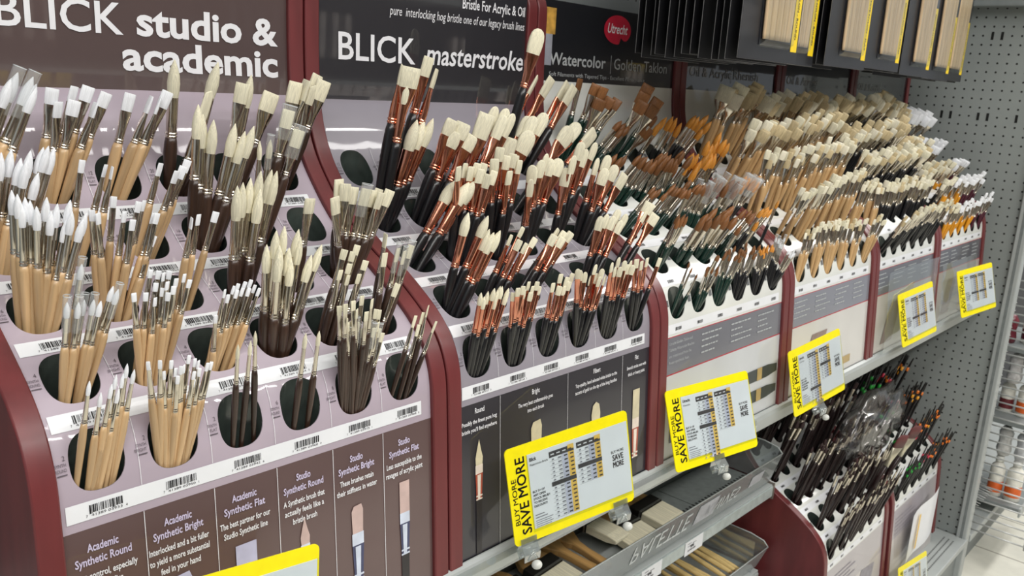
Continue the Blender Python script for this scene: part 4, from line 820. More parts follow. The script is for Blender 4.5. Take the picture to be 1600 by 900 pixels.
BR = [
(1,0,4,'p','s',[(0,-25999,2874,13432,-25611,2758,14489,11),(1,-25938,2928,13491,-25548,2777,14541,-9),(1,-25869,2901,13461,-25431,2753,14508,-32),(0,-25805,2847,13402,-25412,2740,14447,-29)]),
(1,1,4,'p','s',[(2,-25388,2896,13460,-25279,2734,14412,-26),(2,-25344,2849,13409,-25237,2715,14293,31),(2,-25302,2927,13494,-25052,2804,14434,33),(2,-25277,2865,13426,-25095,2713,14308,-15),(2,-25234,2911,13477,-24920,2809,14438,-13),(2,-25193,2834,13392,-24893,2733,14293,85),(2,-25138,2880,13443,-24775,2759,14385,3)]),
(1,2,4,'p','s',[(3,-24757,2894,13458,-24526,2800,14384,0),(3,-24667,2867,13428,-24341,2741,14368,80),(3,-24605,2840,13399,-24258,2709,14359,65),(3,-24521,2921,13488,-24149,2774,14416,-18)]),
(1,3,4,'d','s',[(4,-24093,2937,13494,-24078,2760,14736,26),(4,-23918,2901,13454,-23606,2745,14737,34),(5,-24019,2865,13415,-23703,2728,14438,18)]),
(1,4,4,'d','s',[(6,-23481,2894,13450,-23318,2743,14531,-32),(7,-23378,2930,13490,-23215,2744,14623,5),(8,-23293,2858,13411,-22971,2730,14440,10)]),
(1,5,4,'d','s',[(9,-22860,2872,13427,-22672,2703,14571,0),(9,-22800,2916,13474,-22520,2713,14598,80),(9,-22698,2938,13498,-22296,2820,14661,14),(9,-22645,2894,13450,-22304,2682,14601,-10),(10,-22761,2851,13403,-22414,2702,14545,15)]),
(1,0,3,'p','s',[(11,-26037,2304,12905,-25925,2168,13894,-23),(11,-26001,2333,12926,-25824,2233,13913,19),(11,-25962,2289,12894,-25772,2178,13842,-8),(11,-25879,2319,12916,-25679,2217,13901,-4),(11,-25917,2275,12884,-25751,2110,13826,22),(11,-25814,2362,12948,-25564,2244,13924,-6),(11,-25797,2377,12959,-25535,2205,13939,32),(11,-25771,2348,12937,-25476,2238,13918,-19),(11,-25873,2260,12874,-25655,2143,13716,6)]),
(1,1,3,'p','s',[(12,-25374,2351,12943,-25231,2268,13802,-6),(12,-25268,2307,12911,-25057,2182,13765,32),(12,-25177,2263,12880,-25018,2140,13751,85)]),
(1,2,3,'p','s',[(13,-24745,2327,12925,-24507,2244,13755,28),(13,-24659,2262,12877,-24410,2120,13691,21),(13,-24603,2295,12901,-24309,2186,13724,-28),(13,-24519,2360,12949,-24214,2276,13775,-30)]),
(1,3,3,'d','s',[(14,-24129,2396,12966,-24108,2246,14321,-11),(14,-24089,2374,12949,-24060,2251,14229,-24),(14,-24043,2352,12933,-23976,2193,14177,-33),(14,-23977,2331,12917,-23765,2146,14144,-25),(14,-23960,2287,12885,-23663,2136,14068,-10),(14,-23912,2309,12901,-23583,2099,14123,35)]),
(1,4,3,'d','s',[(15,-23349,2383,12958,-23099,2198,14285,-29),(15,-23291,2350,12934,-22965,2206,14075,-16),(16,-23463,2285,12886,-23477,2165,13967,-33),(17,-23404,2318,12910,-23348,2165,13979,-25)]),
(1,0,2,'p','s',[(18,-26033,1711,12569,-26050,1604,13655,2),(18,-25997,1701,12564,-26039,1516,13635,14),(18,-25998,1652,12537,-26014,1521,13562,-23),(18,-25959,1692,12559,-25976,1542,13603,20),(18,-25952,1662,12542,-25940,1542,13575,22),(18,-25908,1633,12525,-25924,1459,13539,21),(18,-25892,1682,12553,-25824,1513,13598,-19),(18,-25880,1623,12520,-25802,1500,13484,-33),(18,-25873,1643,12531,-25742,1521,13540,-17),(18,-25807,1672,12548,-25653,1486,13570,-4),(18,-25793,1613,12514,-25663,1435,13483,32),(18,-25853,1594,12502,-25686,1488,13414,-19),(18,-25783,1604,12508,-25528,1495,13454,9),(18,-25798,1584,12497,-25584,1427,13415,-1)]),
(1,1,2,'p','s',[(19,-25402,1660,12543,-25482,1505,13471,-29),(19,-25370,1633,12527,-25445,1470,13447,20),(19,-25335,1702,12566,-25266,1563,13565,-23),(19,-25302,1647,12535,-25192,1533,13436,21),(19,-25264,1592,12503,-25147,1478,13368,-7),(19,-25233,1674,12551,-25071,1519,13515,-23),(19,-25229,1688,12558,-24990,1583,13512,28),(19,-25181,1619,12519,-24936,1523,13403,23),(19,-25130,1606,12511,-24934,1467,13411,-10),(19,-25187,1578,12495,-24954,1502,13206,-34)]),
(1,2,2,'p','s',[(20,-24706,1594,12505,-24613,1465,13347,80),(20,-24622,1640,12531,-24510,1528,13360,26),(20,-24520,1685,12557,-24301,1593,13360,-17)]),
(1,3,2,'d','s',[(21,-24124,1636,12520,-24126,1507,13611,6),(21,-24096,1655,12531,-24065,1508,13639,-26),(21,-24037,1675,12542,-23969,1530,13675,-3),(21,-23968,1714,12564,-23872,1506,13742,-6),(21,-24000,1616,12508,-23905,1466,13575,2),(21,-23930,1734,12575,-23680,1620,13735,-4),(21,-23901,1694,12553,-23647,1581,13725,21)]),
(1,4,2,'d','s',[(22,-23392,1618,12514,-23317,1490,13444,5)]),
(1,5,2,'d','s',[(23,-22851,1724,12572,-22884,1595,13609,1),(23,-22819,1709,12564,-22839,1543,13566,-28),(23,-22786,1694,12556,-22701,1579,13521,-16),(23,-22847,1602,12503,-23031,1470,13444,5),(24,-22748,1678,12547,-22583,1509,13503,-4),(23,-22720,1648,12530,-22492,1513,13484,1),(23,-22686,1663,12539,-22387,1533,13490,2),(23,-22675,1618,12512,-22421,1447,13461,14),(23,-22625,1633,12521,-22294,1460,13481,-17)]),
(1,0,1,'p','s',[(25,-25999,971,12097,-25971,828,12893,24),(25,-25967,957,12084,-25869,873,12868,-4),(25,-25926,1015,12134,-25804,929,12867,-30),(25,-25866,1000,12122,-25752,876,12871,28),(26,-25848,986,12109,-25703,866,12855,11),(26,-25802,1045,12157,-25586,906,12951,33),(25,-25759,1030,12146,-25554,889,12924,-7),(25,-25952,1061,12169,-25828,876,13167,23)]),
(1,1,1,'p','s',[(27,-25378,958,12086,-25449,851,12885,1),(27,-25373,973,12100,-25333,886,12866,-13),(27,-25365,1060,12170,-25241,976,13032,4),(27,-25329,996,12120,-25229,917,12928,-12),(27,-25303,1052,12164,-25197,930,13025,-30),(27,-25247,1036,12152,-25172,893,13013,33),(27,-25212,1044,12158,-25098,942,13010,-32),(27,-25274,981,12106,-25185,887,12884,-26),(27,-25245,1004,12126,-25158,859,12941,22),(27,-25325,951,12079,-25262,870,12816,29),(27,-25229,966,12093,-25162,846,12851,-29),(27,-25199,988,12113,-25101,866,12893,-5),(27,-25169,1020,12139,-25073,873,12954,9),(27,-25122,1028,12145,-24963,943,12966,25),(27,-25126,1012,12133,-24953,874,12928,-3)]),
(1,2,1,'p','s',[(28,-24745,978,12105,-24627,877,12798,30),(28,-24711,959,12088,-24591,888,12744,2),(28,-24715,1016,12137,-24493,947,12795,-24),(28,-24681,968,12096,-24501,891,12772,-13),(28,-24657,1037,12153,-24466,928,12818,-15),(28,-24623,1007,12129,-24418,935,12769,-11),(28,-24612,1047,12161,-24371,969,12815,-34),(28,-24562,997,12121,-24373,903,12769,-22),(28,-24541,1057,12169,-24331,938,12834,-28),(28,-24502,1026,12145,-24290,941,12780,0),(28,-24489,987,12113,-24268,903,12755,0),(28,-24729,949,12079,-24735,856,12586,-11)]),
(1,3,1,'d','s',[(29,-24104,1070,12165,-24097,893,13276,10),(29,-24039,1092,12182,-23972,951,13298,-31),(29,-23969,1081,12174,-23805,971,13251,17),(29,-24147,1047,12148,-24171,937,13145,-29),(29,-24051,1025,12131,-24093,849,13146,12),(29,-24016,1015,12122,-23957,900,13100,-14),(29,-23933,1058,12157,-23801,945,13181,-4),(29,-24087,1004,12113,-24118,830,13069,33),(29,-23989,984,12095,-23952,876,13006,33),(29,-23928,994,12104,-23725,878,13012,-35),(29,-23884,1036,12140,-23590,904,13093,0)]),
(1,4,1,'d','s',[(30,-23489,1056,12162,-23292,937,13007,-35),(30,-23371,1041,12150,-23175,955,12972,-7),(30,-23340,1072,12173,-23095,988,13024,-14),(30,-23411,1011,12126,-23253,901,12866,2),(30,-23499,996,12114,-23372,888,12818,15),(30,-23235,1026,12138,-23031,930,12868,-12),(30,-23292,982,12101,-23123,912,12743,16),(30,-23421,968,12088,-23267,902,12750,23)]),
(1,5,1,'d','s',[(31,-22820,1069,12171,-22786,924,13125,80),(31,-22858,989,12108,-22808,900,12930,2),(32,-22730,1028,12140,-22639,888,12962,21),(32,-22668,1008,12124,-22548,890,12925,27),(32,-22621,1048,12156,-22435,920,12970,-19),(31,-22786,970,12091,-22607,918,12573,-10)]),
(1,0,0,'p','s',[(33,-26052,627,11537,-25972,487,12356,4),(33,-25969,621,11486,-25885,507,12238,13),(33,-25939,620,11468,-25796,552,12167,21),(33,-25917,625,11520,-25796,518,12282,2),(33,-25885,629,11554,-25745,548,12340,17),(33,-25868,623,11503,-25731,549,12221,-16),(33,-25809,631,11569,-25693,542,12341,17),(33,-25764,643,11585,-25667,526,12419,-8),(33,-25745,629,11572,-25624,503,12369,19)]),
(1,1,0,'p','s',[(34,-25415,630,11563,-25517,500,12411,-30),(34,-25399,625,11519,-25497,527,12346,17),(34,-25387,618,11565,-25421,495,12404,-34),(34,-25350,622,11492,-25378,525,12295,12),(34,-25335,631,11574,-25321,505,12381,-15),(34,-25314,624,11510,-25281,515,12304,-2),(34,-25299,620,11473,-25282,484,12247,-21),(34,-25267,626,11528,-25253,483,12323,-34),(34,-25265,627,11537,-25220,494,12325,33),(34,-25246,646,11592,-25144,552,12376,-20),(34,-25171,628,11567,-25101,538,12344,6),(34,-25179,631,11570,-25076,523,12326,32),(34,-25231,621,11482,-25135,491,12252,1),(34,-25231,619,11464,-25135,505,12181,-19),(34,-25157,623,11501,-25075,517,12260,-33),(34,-25145,628,11546,-24996,524,12287,-3),(34,-25115,629,11555,-24948,550,12281,-11)]),
(1,2,0,'d','s',[(35,-24723,621,11486,-24752,462,12419,-35),(35,-24628,627,11537,-24623,475,12426,-27),(35,-24512,629,11572,-24575,480,12503,28)]),
(1,3,0,'d','s',[(36,-24082,626,11502,-24037,512,12382,-7),(36,-23912,634,11575,-23887,516,12373,-10)]),
(1,4,0,'d','s',[(37,-23541,632,11574,-23670,511,12580,-32),(37,-23535,630,11572,-23640,454,12607,-15),(37,-23437,594,11552,-23540,468,12620,-16),(37,-23400,648,11595,-23385,531,12635,-9),(37,-23315,639,11578,-23317,459,12608,22),(37,-23430,631,11568,-23499,460,12534,31),(37,-23502,628,11538,-23617,480,12460,-32),(37,-23476,627,11530,-23558,507,12406,18),(38,-23410,626,11522,-23449,521,12385,-32),(38,-23372,622,11489,-23366,535,12303,-2),(38,-23445,621,11473,-23510,519,12306,17),(38,-23340,624,11506,-23295,526,12325,11),(38,-23333,623,11497,-23246,507,12295,-7),(38,-23304,621,11481,-23159,535,12267,-20),(37,-23276,620,11464,-23134,514,12221,-20),(37,-23352,628,11546,-23388,453,12493,-4),(37,-23309,630,11561,-23211,527,12474,-29),(37,-23250,629,11554,-23164,535,12458,-18),(37,-23299,625,11514,-23195,503,12346,27)]),
(1,5,0,'d','s',[(39,-22880,626,11536,-22694,521,12326,-6),(39,-22755,629,11565,-22582,529,12341,-11),(39,-22705,599,11555,-22546,495,12419,33),(39,-22655,623,11505,-22401,523,12215,9),(39,-22792,619,11474,-22634,534,12217,-16)]),
(2,0,3,'k','o',[(40,-21759,2390,12958,-21601,2142,14843,48),(41,-21676,2373,12946,-21528,2053,14813,-22),(42,-21718,2290,12885,-21538,2106,14738,-7),(40,-21581,2406,12971,-21180,2133,14948,-17),(40,-21541,2357,12934,-21067,2111,14812,33),(43,-21647,2308,12898,-21385,2083,14205,11),(44,-21632,2292,12886,-21209,2152,14202,-46),(45,-21559,2325,12910,-21092,2119,14221,9)]),
(2,1,3,'k','o',[(46,-21103,2398,12964,-20669,2208,14202,-3),(46,-20982,2365,12940,-20492,2188,14164,-54),(46,-21037,2333,12916,-20610,2200,14049,-17),(46,-20923,2300,12892,-20356,2162,14011,-12)]),
(2,2,3,'k','o',[(47,-20495,2349,12928,-20110,2142,14286,-22),(48,-20447,2401,12967,-19825,2257,14374,-20),(48,-20384,2296,12889,-19804,2116,14274,-41),(48,-20332,2375,12947,-19628,2238,14353,-36),(48,-20284,2323,12908,-19677,2071,14296,-12)]),
(2,3,3,'k','o',[(49,-19684,2403,12969,-19274,2063,15428,-17),(50,-19787,2316,12904,-19262,2106,14063,-22),(51,-19828,2360,12936,-19180,2230,14256,-22),(51,-19733,2338,12920,-19139,2159,14261,-39),(51,-19647,2382,12952,-18933,2139,14309,-41),(52,-19862,2294,12888,-19618,2157,13973,-28)]),
(2,4,3,'k','o',[(53,-19212,2349,12928,-18234,2216,14099,-12),(54,-19125,2392,12960,-18050,2223,14165,-43),(55,-19040,2305,12896,-17720,2162,14056,0)]),
(2,4,4,'k','o',[(56,-19203,2928,13484,-18428,2775,14805,33),(56,-19073,2874,13424,-18266,2625,14800,-2)]),
(2,5,4,'k','o',[(57,-18577,2928,13484,-17684,2783,14740,8),(57,-18436,2874,13424,-17693,2644,14698,-2)]),
(2,0,2,'k','o',[(58,-21731,1728,12570,-21147,1619,13518,11),(58,-21649,1637,12518,-20998,1538,13498,-53),(58,-21554,1683,12545,-20926,1512,13514,5)]),
(2,1,2,'k','o',[(59,-21130,1676,12545,-21259,1460,13709,8),(59,-21107,1727,12573,-21009,1598,13724,9),(59,-21059,1658,12535,-20961,1544,13690,-10),(59,-21034,1710,12564,-20837,1560,13724,-34),(59,-20969,1693,12554,-20703,1580,13718,-37),(59,-20947,1607,12505,-20805,1407,13607,-48),(59,-20891,1624,12515,-20600,1497,13629,-32),(59,-20986,1641,12525,-20891,1448,13668,-27)]),
(2,2,2,'k','o',[(60,-20481,1726,12572,-20472,1541,13914,-31),(60,-20414,1687,12551,-20342,1544,13808,-32),(60,-20496,1648,12529,-20583,1524,13776,-28),(60,-20336,1706,12562,-20276,1497,13835,-54),(60,-20289,1628,12517,-20129,1502,13750,7),(60,-20391,1608,12506,-20395,1426,13629,6),(60,-20309,1667,12540,-20182,1515,13807,10)]),
(2,3,2,'k','o',[(61,-19795,1655,12531,-19740,1518,13680,-7),(61,-19836,1636,12520,-19880,1496,13678,-57),(61,-19751,1675,12542,-19749,1461,13745,-13),(62,-19667,1714,12564,-19417,1598,13748,-41),(61,-19720,1734,12575,-19597,1508,13820,10),(62,-19644,1694,12553,-19266,1554,13740,-27),(63,-19854,1616,12508,-19967,1438,13506,-44)]),
(2,4,2,'k','o',[(64,-19178,1647,12527,-19091,1443,13791,1),(64,-19124,1730,12573,-18843,1521,13962,-34),(64,-19082,1675,12542,-18750,1505,13865,-2),(64,-19034,1702,12558,-18489,1544,13947,-4),(64,-19229,1620,12511,-19158,1507,13621,-55)]),
(2,5,2,'k','o',[(65,-18613,1702,12558,-18398,1556,13728,12),(65,-18548,1647,12527,-18336,1451,13591,-38),(65,-18517,1730,12573,-18071,1606,13752,-22),(65,-18444,1675,12542,-17984,1529,13618,-41),(66,-18415,1620,12511,-17817,1472,13487,-10)]),
(2,0,1,'k','o',[(67,-21746,1086,12177,-21625,899,13266,-10),(67,-21708,1061,12159,-21319,881,13210,-36),(67,-21638,1036,12140,-21244,920,13041,-5),(67,-21601,990,12100,-21205,883,13006,-40),(67,-21540,1013,12120,-21128,854,13027,-17)]),
(2,1,1,'k','o',[(68,-21136,1053,12156,-20815,952,12930,12),(68,-21012,1078,12174,-20579,982,12999,0),(68,-21064,1006,12117,-20755,866,12876,-50),(68,-20967,983,12097,-20642,859,12827,2),(68,-20882,1029,12137,-20364,958,12848,-36)]),
(2,2,1,'k','o',[(69,-20456,1078,12174,-19877,995,12914,11),(69,-20324,1053,12156,-19833,922,12888,-31),(69,-20257,1029,12137,-19689,930,12866,-39),(69,-20488,1006,12117,-20103,868,12879,-50),(69,-20383,983,12097,-19927,872,12830,-42)]),
(2,4,1,'k','o',[(70,-19258,1019,12129,-19074,921,13031,-43),(70,-19213,1059,12160,-18923,927,13046,-11),(70,-19162,1000,12112,-18792,912,13012,-34),(70,-19102,1080,12176,-18589,979,13077,-35),(70,-19018,1039,12145,-18519,893,13021,-19),(70,-19086,981,12095,-18629,892,12940,-29)]),
(2,5,1,'k','o',[(71,-18503,1070,12168,-17909,921,13141,-51),(71,-18432,990,12104,-17852,852,12979,-28),(71,-18610,1029,12137,-17980,923,12997,10)]),
(2,0,0,'k','o',[(72,-21785,630,11530,-21769,496,12446,-32),(72,-21737,627,11501,-21741,471,12403,13),(72,-21731,632,11543,-21621,531,12432,-6),(72,-21690,626,11487,-21574,541,12364,6),(72,-21671,634,11573,-21572,482,12472,-29),(72,-21631,625,11473,-21521,502,12365,-46),(72,-21598,654,11599,-21428,528,12466,-12),(72,-21539,625,11561,-21392,531,12460,-13),(72,-21540,629,11516,-21327,507,12381,-47),(72,-21502,635,11569,-21303,513,12429,8),(72,-21624,634,11557,-21485,511,12432,-1)]),
(2,1,0,'k','o',[(73,-21110,626,11492,-21204,528,12359,-48),(73,-21099,630,11527,-21191,466,12424,-23),(73,-21098,636,11573,-21083,483,12428,-30),(73,-20999,653,11596,-20939,523,12455,1),(73,-20996,625,11474,-20940,482,12332,-41),(73,-20945,634,11560,-20904,489,12403,1),(73,-20917,599,11552,-20821,495,12445,-29),(73,-20871,632,11543,-20746,524,12374,-48),(73,-21050,628,11509,-21049,489,12376,6)]),
(2,2,0,'k','o',[(74,-20526,632,11524,-20507,506,12385,-4),(74,-20472,629,11502,-20402,487,12335,-49),(74,-20427,634,11571,-20375,502,12481,-13),(74,-20347,637,11566,-20218,523,12417,-16),(74,-20299,634,11546,-20192,508,12360,-26),(74,-20253,655,11596,-20058,572,12436,-14),(74,-20386,627,11479,-20247,530,12305,-4)]),
(2,3,0,'k','o',[(75,-19889,598,11553,-20100,465,12519,-44),(75,-19864,636,11562,-19948,540,12470,-48),(75,-19831,634,11546,-19836,542,12431,-26),(75,-19789,630,11512,-19691,544,12371,-12),(75,-19772,656,11600,-19664,508,12517,-3),(75,-19725,632,11529,-19582,546,12382,-22),(75,-19658,638,11575,-19556,479,12451,-47),(75,-19702,627,11477,-19621,463,12361,-6),(75,-19641,628,11494,-19399,533,12336,12)]),
(2,4,0,'k','o',[(76,-19271,636,11562,-19381,463,12518,7),(76,-19232,630,11512,-19282,475,12445,8),(76,-19216,656,11600,-19127,535,12545,-4),(76,-19168,628,11494,-19183,463,12435,-38),(76,-19086,598,11553,-19047,494,12500,-22),(76,-19048,634,11546,-18906,533,12425,-39),(76,-19132,627,11477,-19030,514,12381,-54),(76,-19038,638,11575,-18829,539,12468,9),(76,-18992,632,11529,-18870,475,12422,-45)]),
(2,5,0,'k','o',[(77,-18607,632,11527,-18721,531,12475,-20),(77,-18531,628,11488,-18631,505,12443,4),(77,-18464,647,11581,-18479,516,12469,5),(77,-18400,636,11564,-18222,473,12448,-13)]),
(3,0,4,'e','s',[(78,-17506,2970,13539,-17399,2774,14820,10),(78,-17455,2945,13511,-17276,2531,14747,-44),(78,-17375,2920,13483,-17212,2425,14706,-18),(79,-17419,2870,13428,-17223,2461,14527,-35),(78,-17315,2895,13455,-17107,2363,14555,-65),(78,-17289,2845,13401,-16868,2396,14539,-66)]),
(3,1,4,'e','s',[(80,-16852,2831,13397,-16427,2545,14075,-42),(80,-16811,2943,13520,-16386,2629,14186,-68),(80,-16719,2906,13478,-16294,2606,14151,-57),(80,-16663,2868,13437,-16238,2566,14108,-30)]),
(3,2,4,'e','s',[(81,-16176,2972,13541,-15982,2419,14789,-58),(81,-16202,2950,13517,-16055,2432,14662,-47),(81,-16260,2908,13469,-16137,2400,14526,-74),(81,-16094,2886,13445,-15750,2418,14449,-32),(81,-16016,2929,13493,-15644,2425,14568,-53),(82,-16139,2844,13399,-15699,2557,14106,-30),(81,-16071,2865,13422,-15546,2500,14255,20)]),
(3,3,4,'k','s',[(83,-15581,2850,13417,-15413,2500,14173,-72),(83,-15437,2924,13499,-15042,2621,14260,-25)]),
(3,4,4,'k','s',[(84,-14989,2937,13513,-14909,2574,14276,-20),(84,-14880,2887,13458,-14745,2594,14253,-7),(84,-14801,2837,13403,-14675,2533,14168,-57)]),
(3,5,4,'k','s',[(85,-14389,2949,13527,-14030,2631,14304,-52),(85,-14317,2899,13471,-13998,2580,14285,-31),(85,-14273,2874,13444,-13944,2525,14242,-16),(85,-14171,2924,13499,-13657,2585,14323,-35),(85,-14139,2850,13417,-13719,2474,14201,-11),(85,-14243,2825,13390,-13818,2557,14076,-51)]),
(3,0,3,'e','s',[(86,-17500,2402,12982,-17163,2111,13706,-13),(86,-17440,2313,12914,-17163,2022,13663,-68),(86,-17365,2268,12882,-17277,1957,13519,-16),(86,-17265,2358,12948,-16994,2045,13690,-55)]),
(3,1,3,'e','s',[(87,-16881,2412,12989,-16502,2103,13684,-44),(87,-16840,2386,12969,-16415,2095,13645,-60),(87,-16793,2310,12912,-16577,1961,13656,-75),(87,-16771,2361,12950,-16442,2018,13654,-41),(87,-16729,2258,12875,-16462,1936,13615,-51),(87,-16664,2336,12931,-16270,2022,13616,-60),(87,-16637,2284,12893,-16212,1999,13572,-69)]),
(3,2,3,'e','s',[(88,-16255,2324,12922,-16186,2003,13597,-38),(88,-16221,2347,12939,-15994,2010,13686,-52),(88,-16203,2369,12956,-15942,2062,13705,-63),(88,-16153,2279,12890,-16048,1976,13568,-66),(88,-16117,2302,12906,-15952,1949,13661,-54),(88,-16071,2413,12990,-15752,2078,13703,-58),(88,-16068,2256,12874,-15854,1917,13623,-62),(88,-15986,2391,12973,-15561,2125,13659,-68)]),
(3,3,3,'e','s',[(88,-15607,2256,12874,-15530,2099,13603,-47),(88,-15584,2279,12890,-15504,2038,13595,-35),(88,-15557,2391,12973,-15489,2116,13546,-24),(88,-15514,2413,12990,-15200,2121,13724,-27),(88,-15484,2369,12956,-15267,2050,13713,-68),(88,-15453,2347,12939,-15342,2104,13499,-31),(88,-15421,2302,12906,-15094,1997,13629,-46),(88,-15369,2324,12922,-15011,2027,13633,-21)]),
(3,4,3,'e','s',[(89,-15013,2347,12939,-14932,2154,13551,-60),(89,-14970,2413,12990,-14875,2098,13678,-66),(89,-14922,2369,12956,-14847,2104,13643,-56),(89,-14897,2256,12874,-14816,2025,13440,-46),(89,-14855,2391,12973,-14750,2069,13661,-59),(89,-14816,2302,12906,-14695,2033,13544,-60),(89,-14776,2324,12922,-14567,1972,13667,-21),(89,-14755,2279,12890,-14427,1970,13611,-59)]),
(3,5,3,'k','s',[(89,-14388,2373,12959,-14307,2144,13878,-10),(89,-14346,2283,12892,-14242,2153,13662,-12),(89,-14282,2313,12914,-14129,2170,13821,-31),(89,-14357,2298,12903,-14230,2133,13788,-29),(89,-14311,2268,12882,-14233,2094,13660,-59),(89,-14256,2252,12871,-14153,2064,13654,-12),(89,-14232,2358,12948,-14051,2117,13867,-32),(89,-14207,2343,12936,-14017,2091,13846,-20),(89,-14179,2417,12993,-13964,2111,14040,-38),(89,-14132,2402,12982,-13905,2014,13919,-36),(89,-14172,2388,12970,-14013,1973,13914,-40),(89,-14128,2328,12925,-13952,1925,13859,-41)]),
(3,0,2,'e','s',[(90,-17495,1646,12534,-17070,1380,13220,-70),(90,-17423,1741,12586,-16998,1454,13264,-27),(90,-17335,1693,12560,-16910,1400,13236,-41),(90,-17286,1599,12506,-16861,1313,13185,-51)]),
(3,1,2,'e','s',[(91,-16903,1724,12577,-16478,1439,13256,-20),(91,-16857,1643,12532,-16532,1335,13254,-31),(91,-16797,1751,12591,-16372,1480,13276,-37),(91,-16776,1696,12562,-16351,1385,13229,-10),(91,-16719,1616,12516,-16294,1346,13201,-32),(91,-16693,1589,12500,-16329,1288,13207,-27),(91,-16637,1669,12547,-16212,1391,13229,-68)]),
(3,2,2,'e','s',[(92,-16264,1751,12591,-15987,1435,13330,-72),(92,-16209,1589,12500,-16125,1347,13205,-11),(92,-16181,1696,12562,-15774,1404,13249,-9),(92,-16120,1616,12516,-15950,1257,13268,-30),(92,-16099,1724,12577,-15674,1401,13239,-27),(92,-16057,1669,12547,-15632,1398,13231,-66),(92,-16016,1643,12532,-15666,1348,13248,-62)]),
(3,3,2,'e','s',[(93,-15653,1641,12531,-15576,1505,13265,-46),(94,-15613,1622,12520,-15511,1430,13238,-20),(93,-15584,1717,12573,-15525,1463,13195,-7),(93,-15548,1679,12552,-15460,1385,13237,-33),(93,-15507,1604,12509,-15389,1408,13224,-53),(93,-15498,1585,12498,-15387,1396,13215,-27),(93,-15426,1755,12594,-15196,1415,13338,-75),(93,-15468,1698,12563,-15158,1402,13297,-13),(93,-15382,1736,12583,-14986,1458,13283,-35),(93,-15405,1660,12542,-15062,1361,13260,-11)]),
(3,4,2,'e','s',[(95,-15026,1755,12594,-14826,1427,13352,-65),(96,-14982,1604,12509,-14915,1354,13213,-68),(96,-14955,1641,12531,-14884,1352,13219,-33),(95,-14933,1698,12563,-14690,1343,13296,-6),(95,-14884,1660,12542,-14604,1325,13271,-20),(95,-14867,1736,12583,-14442,1461,13266,-8),(95,-14845,1622,12520,-14652,1271,13270,-69),(95,-14786,1679,12552,-14361,1383,13226,-9),(95,-14816,1585,12498,-14679,1266,13163,-47),(96,-14752,1717,12573,-14327,1427,13250,-30)]),
(3,5,2,'k','s',[(97,-14370,1657,12540,-14116,1361,13296,-16),(97,-14396,1695,12561,-14182,1388,13324,-42),(97,-14337,1582,12496,-14275,1375,13215,-71),(97,-14288,1733,12582,-13863,1461,13266,-56),(97,-14340,1720,12575,-14038,1425,13313,-52),(97,-14310,1594,12504,-14026,1301,13249,-67),(97,-14240,1607,12511,-13815,1323,13190,-60),(97,-14273,1619,12518,-14026,1276,13255,-50),(97,-14196,1669,12547,-13771,1352,13211,-55),(97,-14178,1758,12595,-13753,1453,13265,-6),(98,-14249,1632,12526,-13824,1317,13191,-75),(97,-14138,1644,12533,-13713,1347,13206,-11),(98,-14179,1682,12554,-13754,1370,13221,-21),(98,-14100,1746,12588,-13639,1401,13309,-32),(98,-14128,1707,12568,-13681,1405,13282,-25)]),
(3,0,1,'e','s',[(99,-17475,973,12095,-17387,737,12906,-74),(99,-17438,1071,12174,-17310,782,12953,-56),(99,-17399,1004,12122,-17284,736,12918,-64),(99,-17330,1106,12199,-17218,745,12953,-39),(99,-17265,1037,12149,-17124,759,12911,-25)]),
(3,1,1,'e','s',[(100,-16879,1019,12128,-16799,657,12875,-74),(100,-16806,1086,12180,-16567,735,12916,-57),(100,-16752,1052,12155,-16440,749,12885,-61),(100,-16726,987,12101,-16586,650,12859,-38),(100,-16637,1121,12205,-16161,807,12968,-72)]),
(3,2,1,'e','s',[(101,-16268,1038,12144,-16174,739,12876,-48),(101,-16211,1095,12186,-15940,767,12922,-9),(101,-16150,1066,12165,-15962,724,12920,-45),(101,-16096,1011,12122,-15946,702,12849,-18),(101,-16050,1124,12207,-15583,832,12961,-10),(101,-16044,984,12099,-15746,658,12825,-38)]),
(3,3,1,'e','s',[(91,-15652,1091,12188,-15228,804,12867,-57),(91,-15605,1113,12204,-15195,803,12881,-54),(91,-15546,967,12089,-15468,720,12641,-8),(91,-15524,987,12107,-15127,689,12797,-65),(91,-15500,1027,12141,-15075,728,12813,-55),(91,-15419,1006,12124,-14994,733,12807,-32),(91,-15446,1069,12173,-15021,788,12853,-43),(91,-15369,1048,12157,-14944,743,12827,-58)]),
(3,4,1,'k','s',[(102,-15010,1004,12122,-14786,695,12882,-64),(102,-14939,973,12095,-14871,718,12660,-71),(102,-14884,1071,12174,-14468,753,12843,-59),(102,-14803,1106,12199,-14378,803,12870,-50),(102,-14749,1037,12149,-14324,763,12832,-39)]),
(3,5,1,'k','s',[(103,-14247,974,12102,-14090,773,12969,-42)]),
(3,0,0,'e','s',[(104,-17489,629,11564,-17382,492,12293,-66),(104,-17376,656,11622,-17271,500,12193,-34),(104,-17302,621,11494,-17177,457,12092,-46)]),
(3,1,0,'e','s',[(105,-16868,621,11473,-16807,505,12087,-69),(105,-16856,623,11568,-16771,516,12160,-16),(105,-16819,629,11544,-16741,510,12145,-11),(105,-16815,665,11648,-16717,402,12343,-40),(105,-16748,626,11521,-16648,501,12120,-5),(105,-16725,651,11600,-16592,445,12309,-48),(105,-16707,623,11497,-16605,428,12081,-9),(105,-16646,631,11565,-16545,457,12134,-49),(105,-16619,658,11625,-16465,414,12317,-13)]),
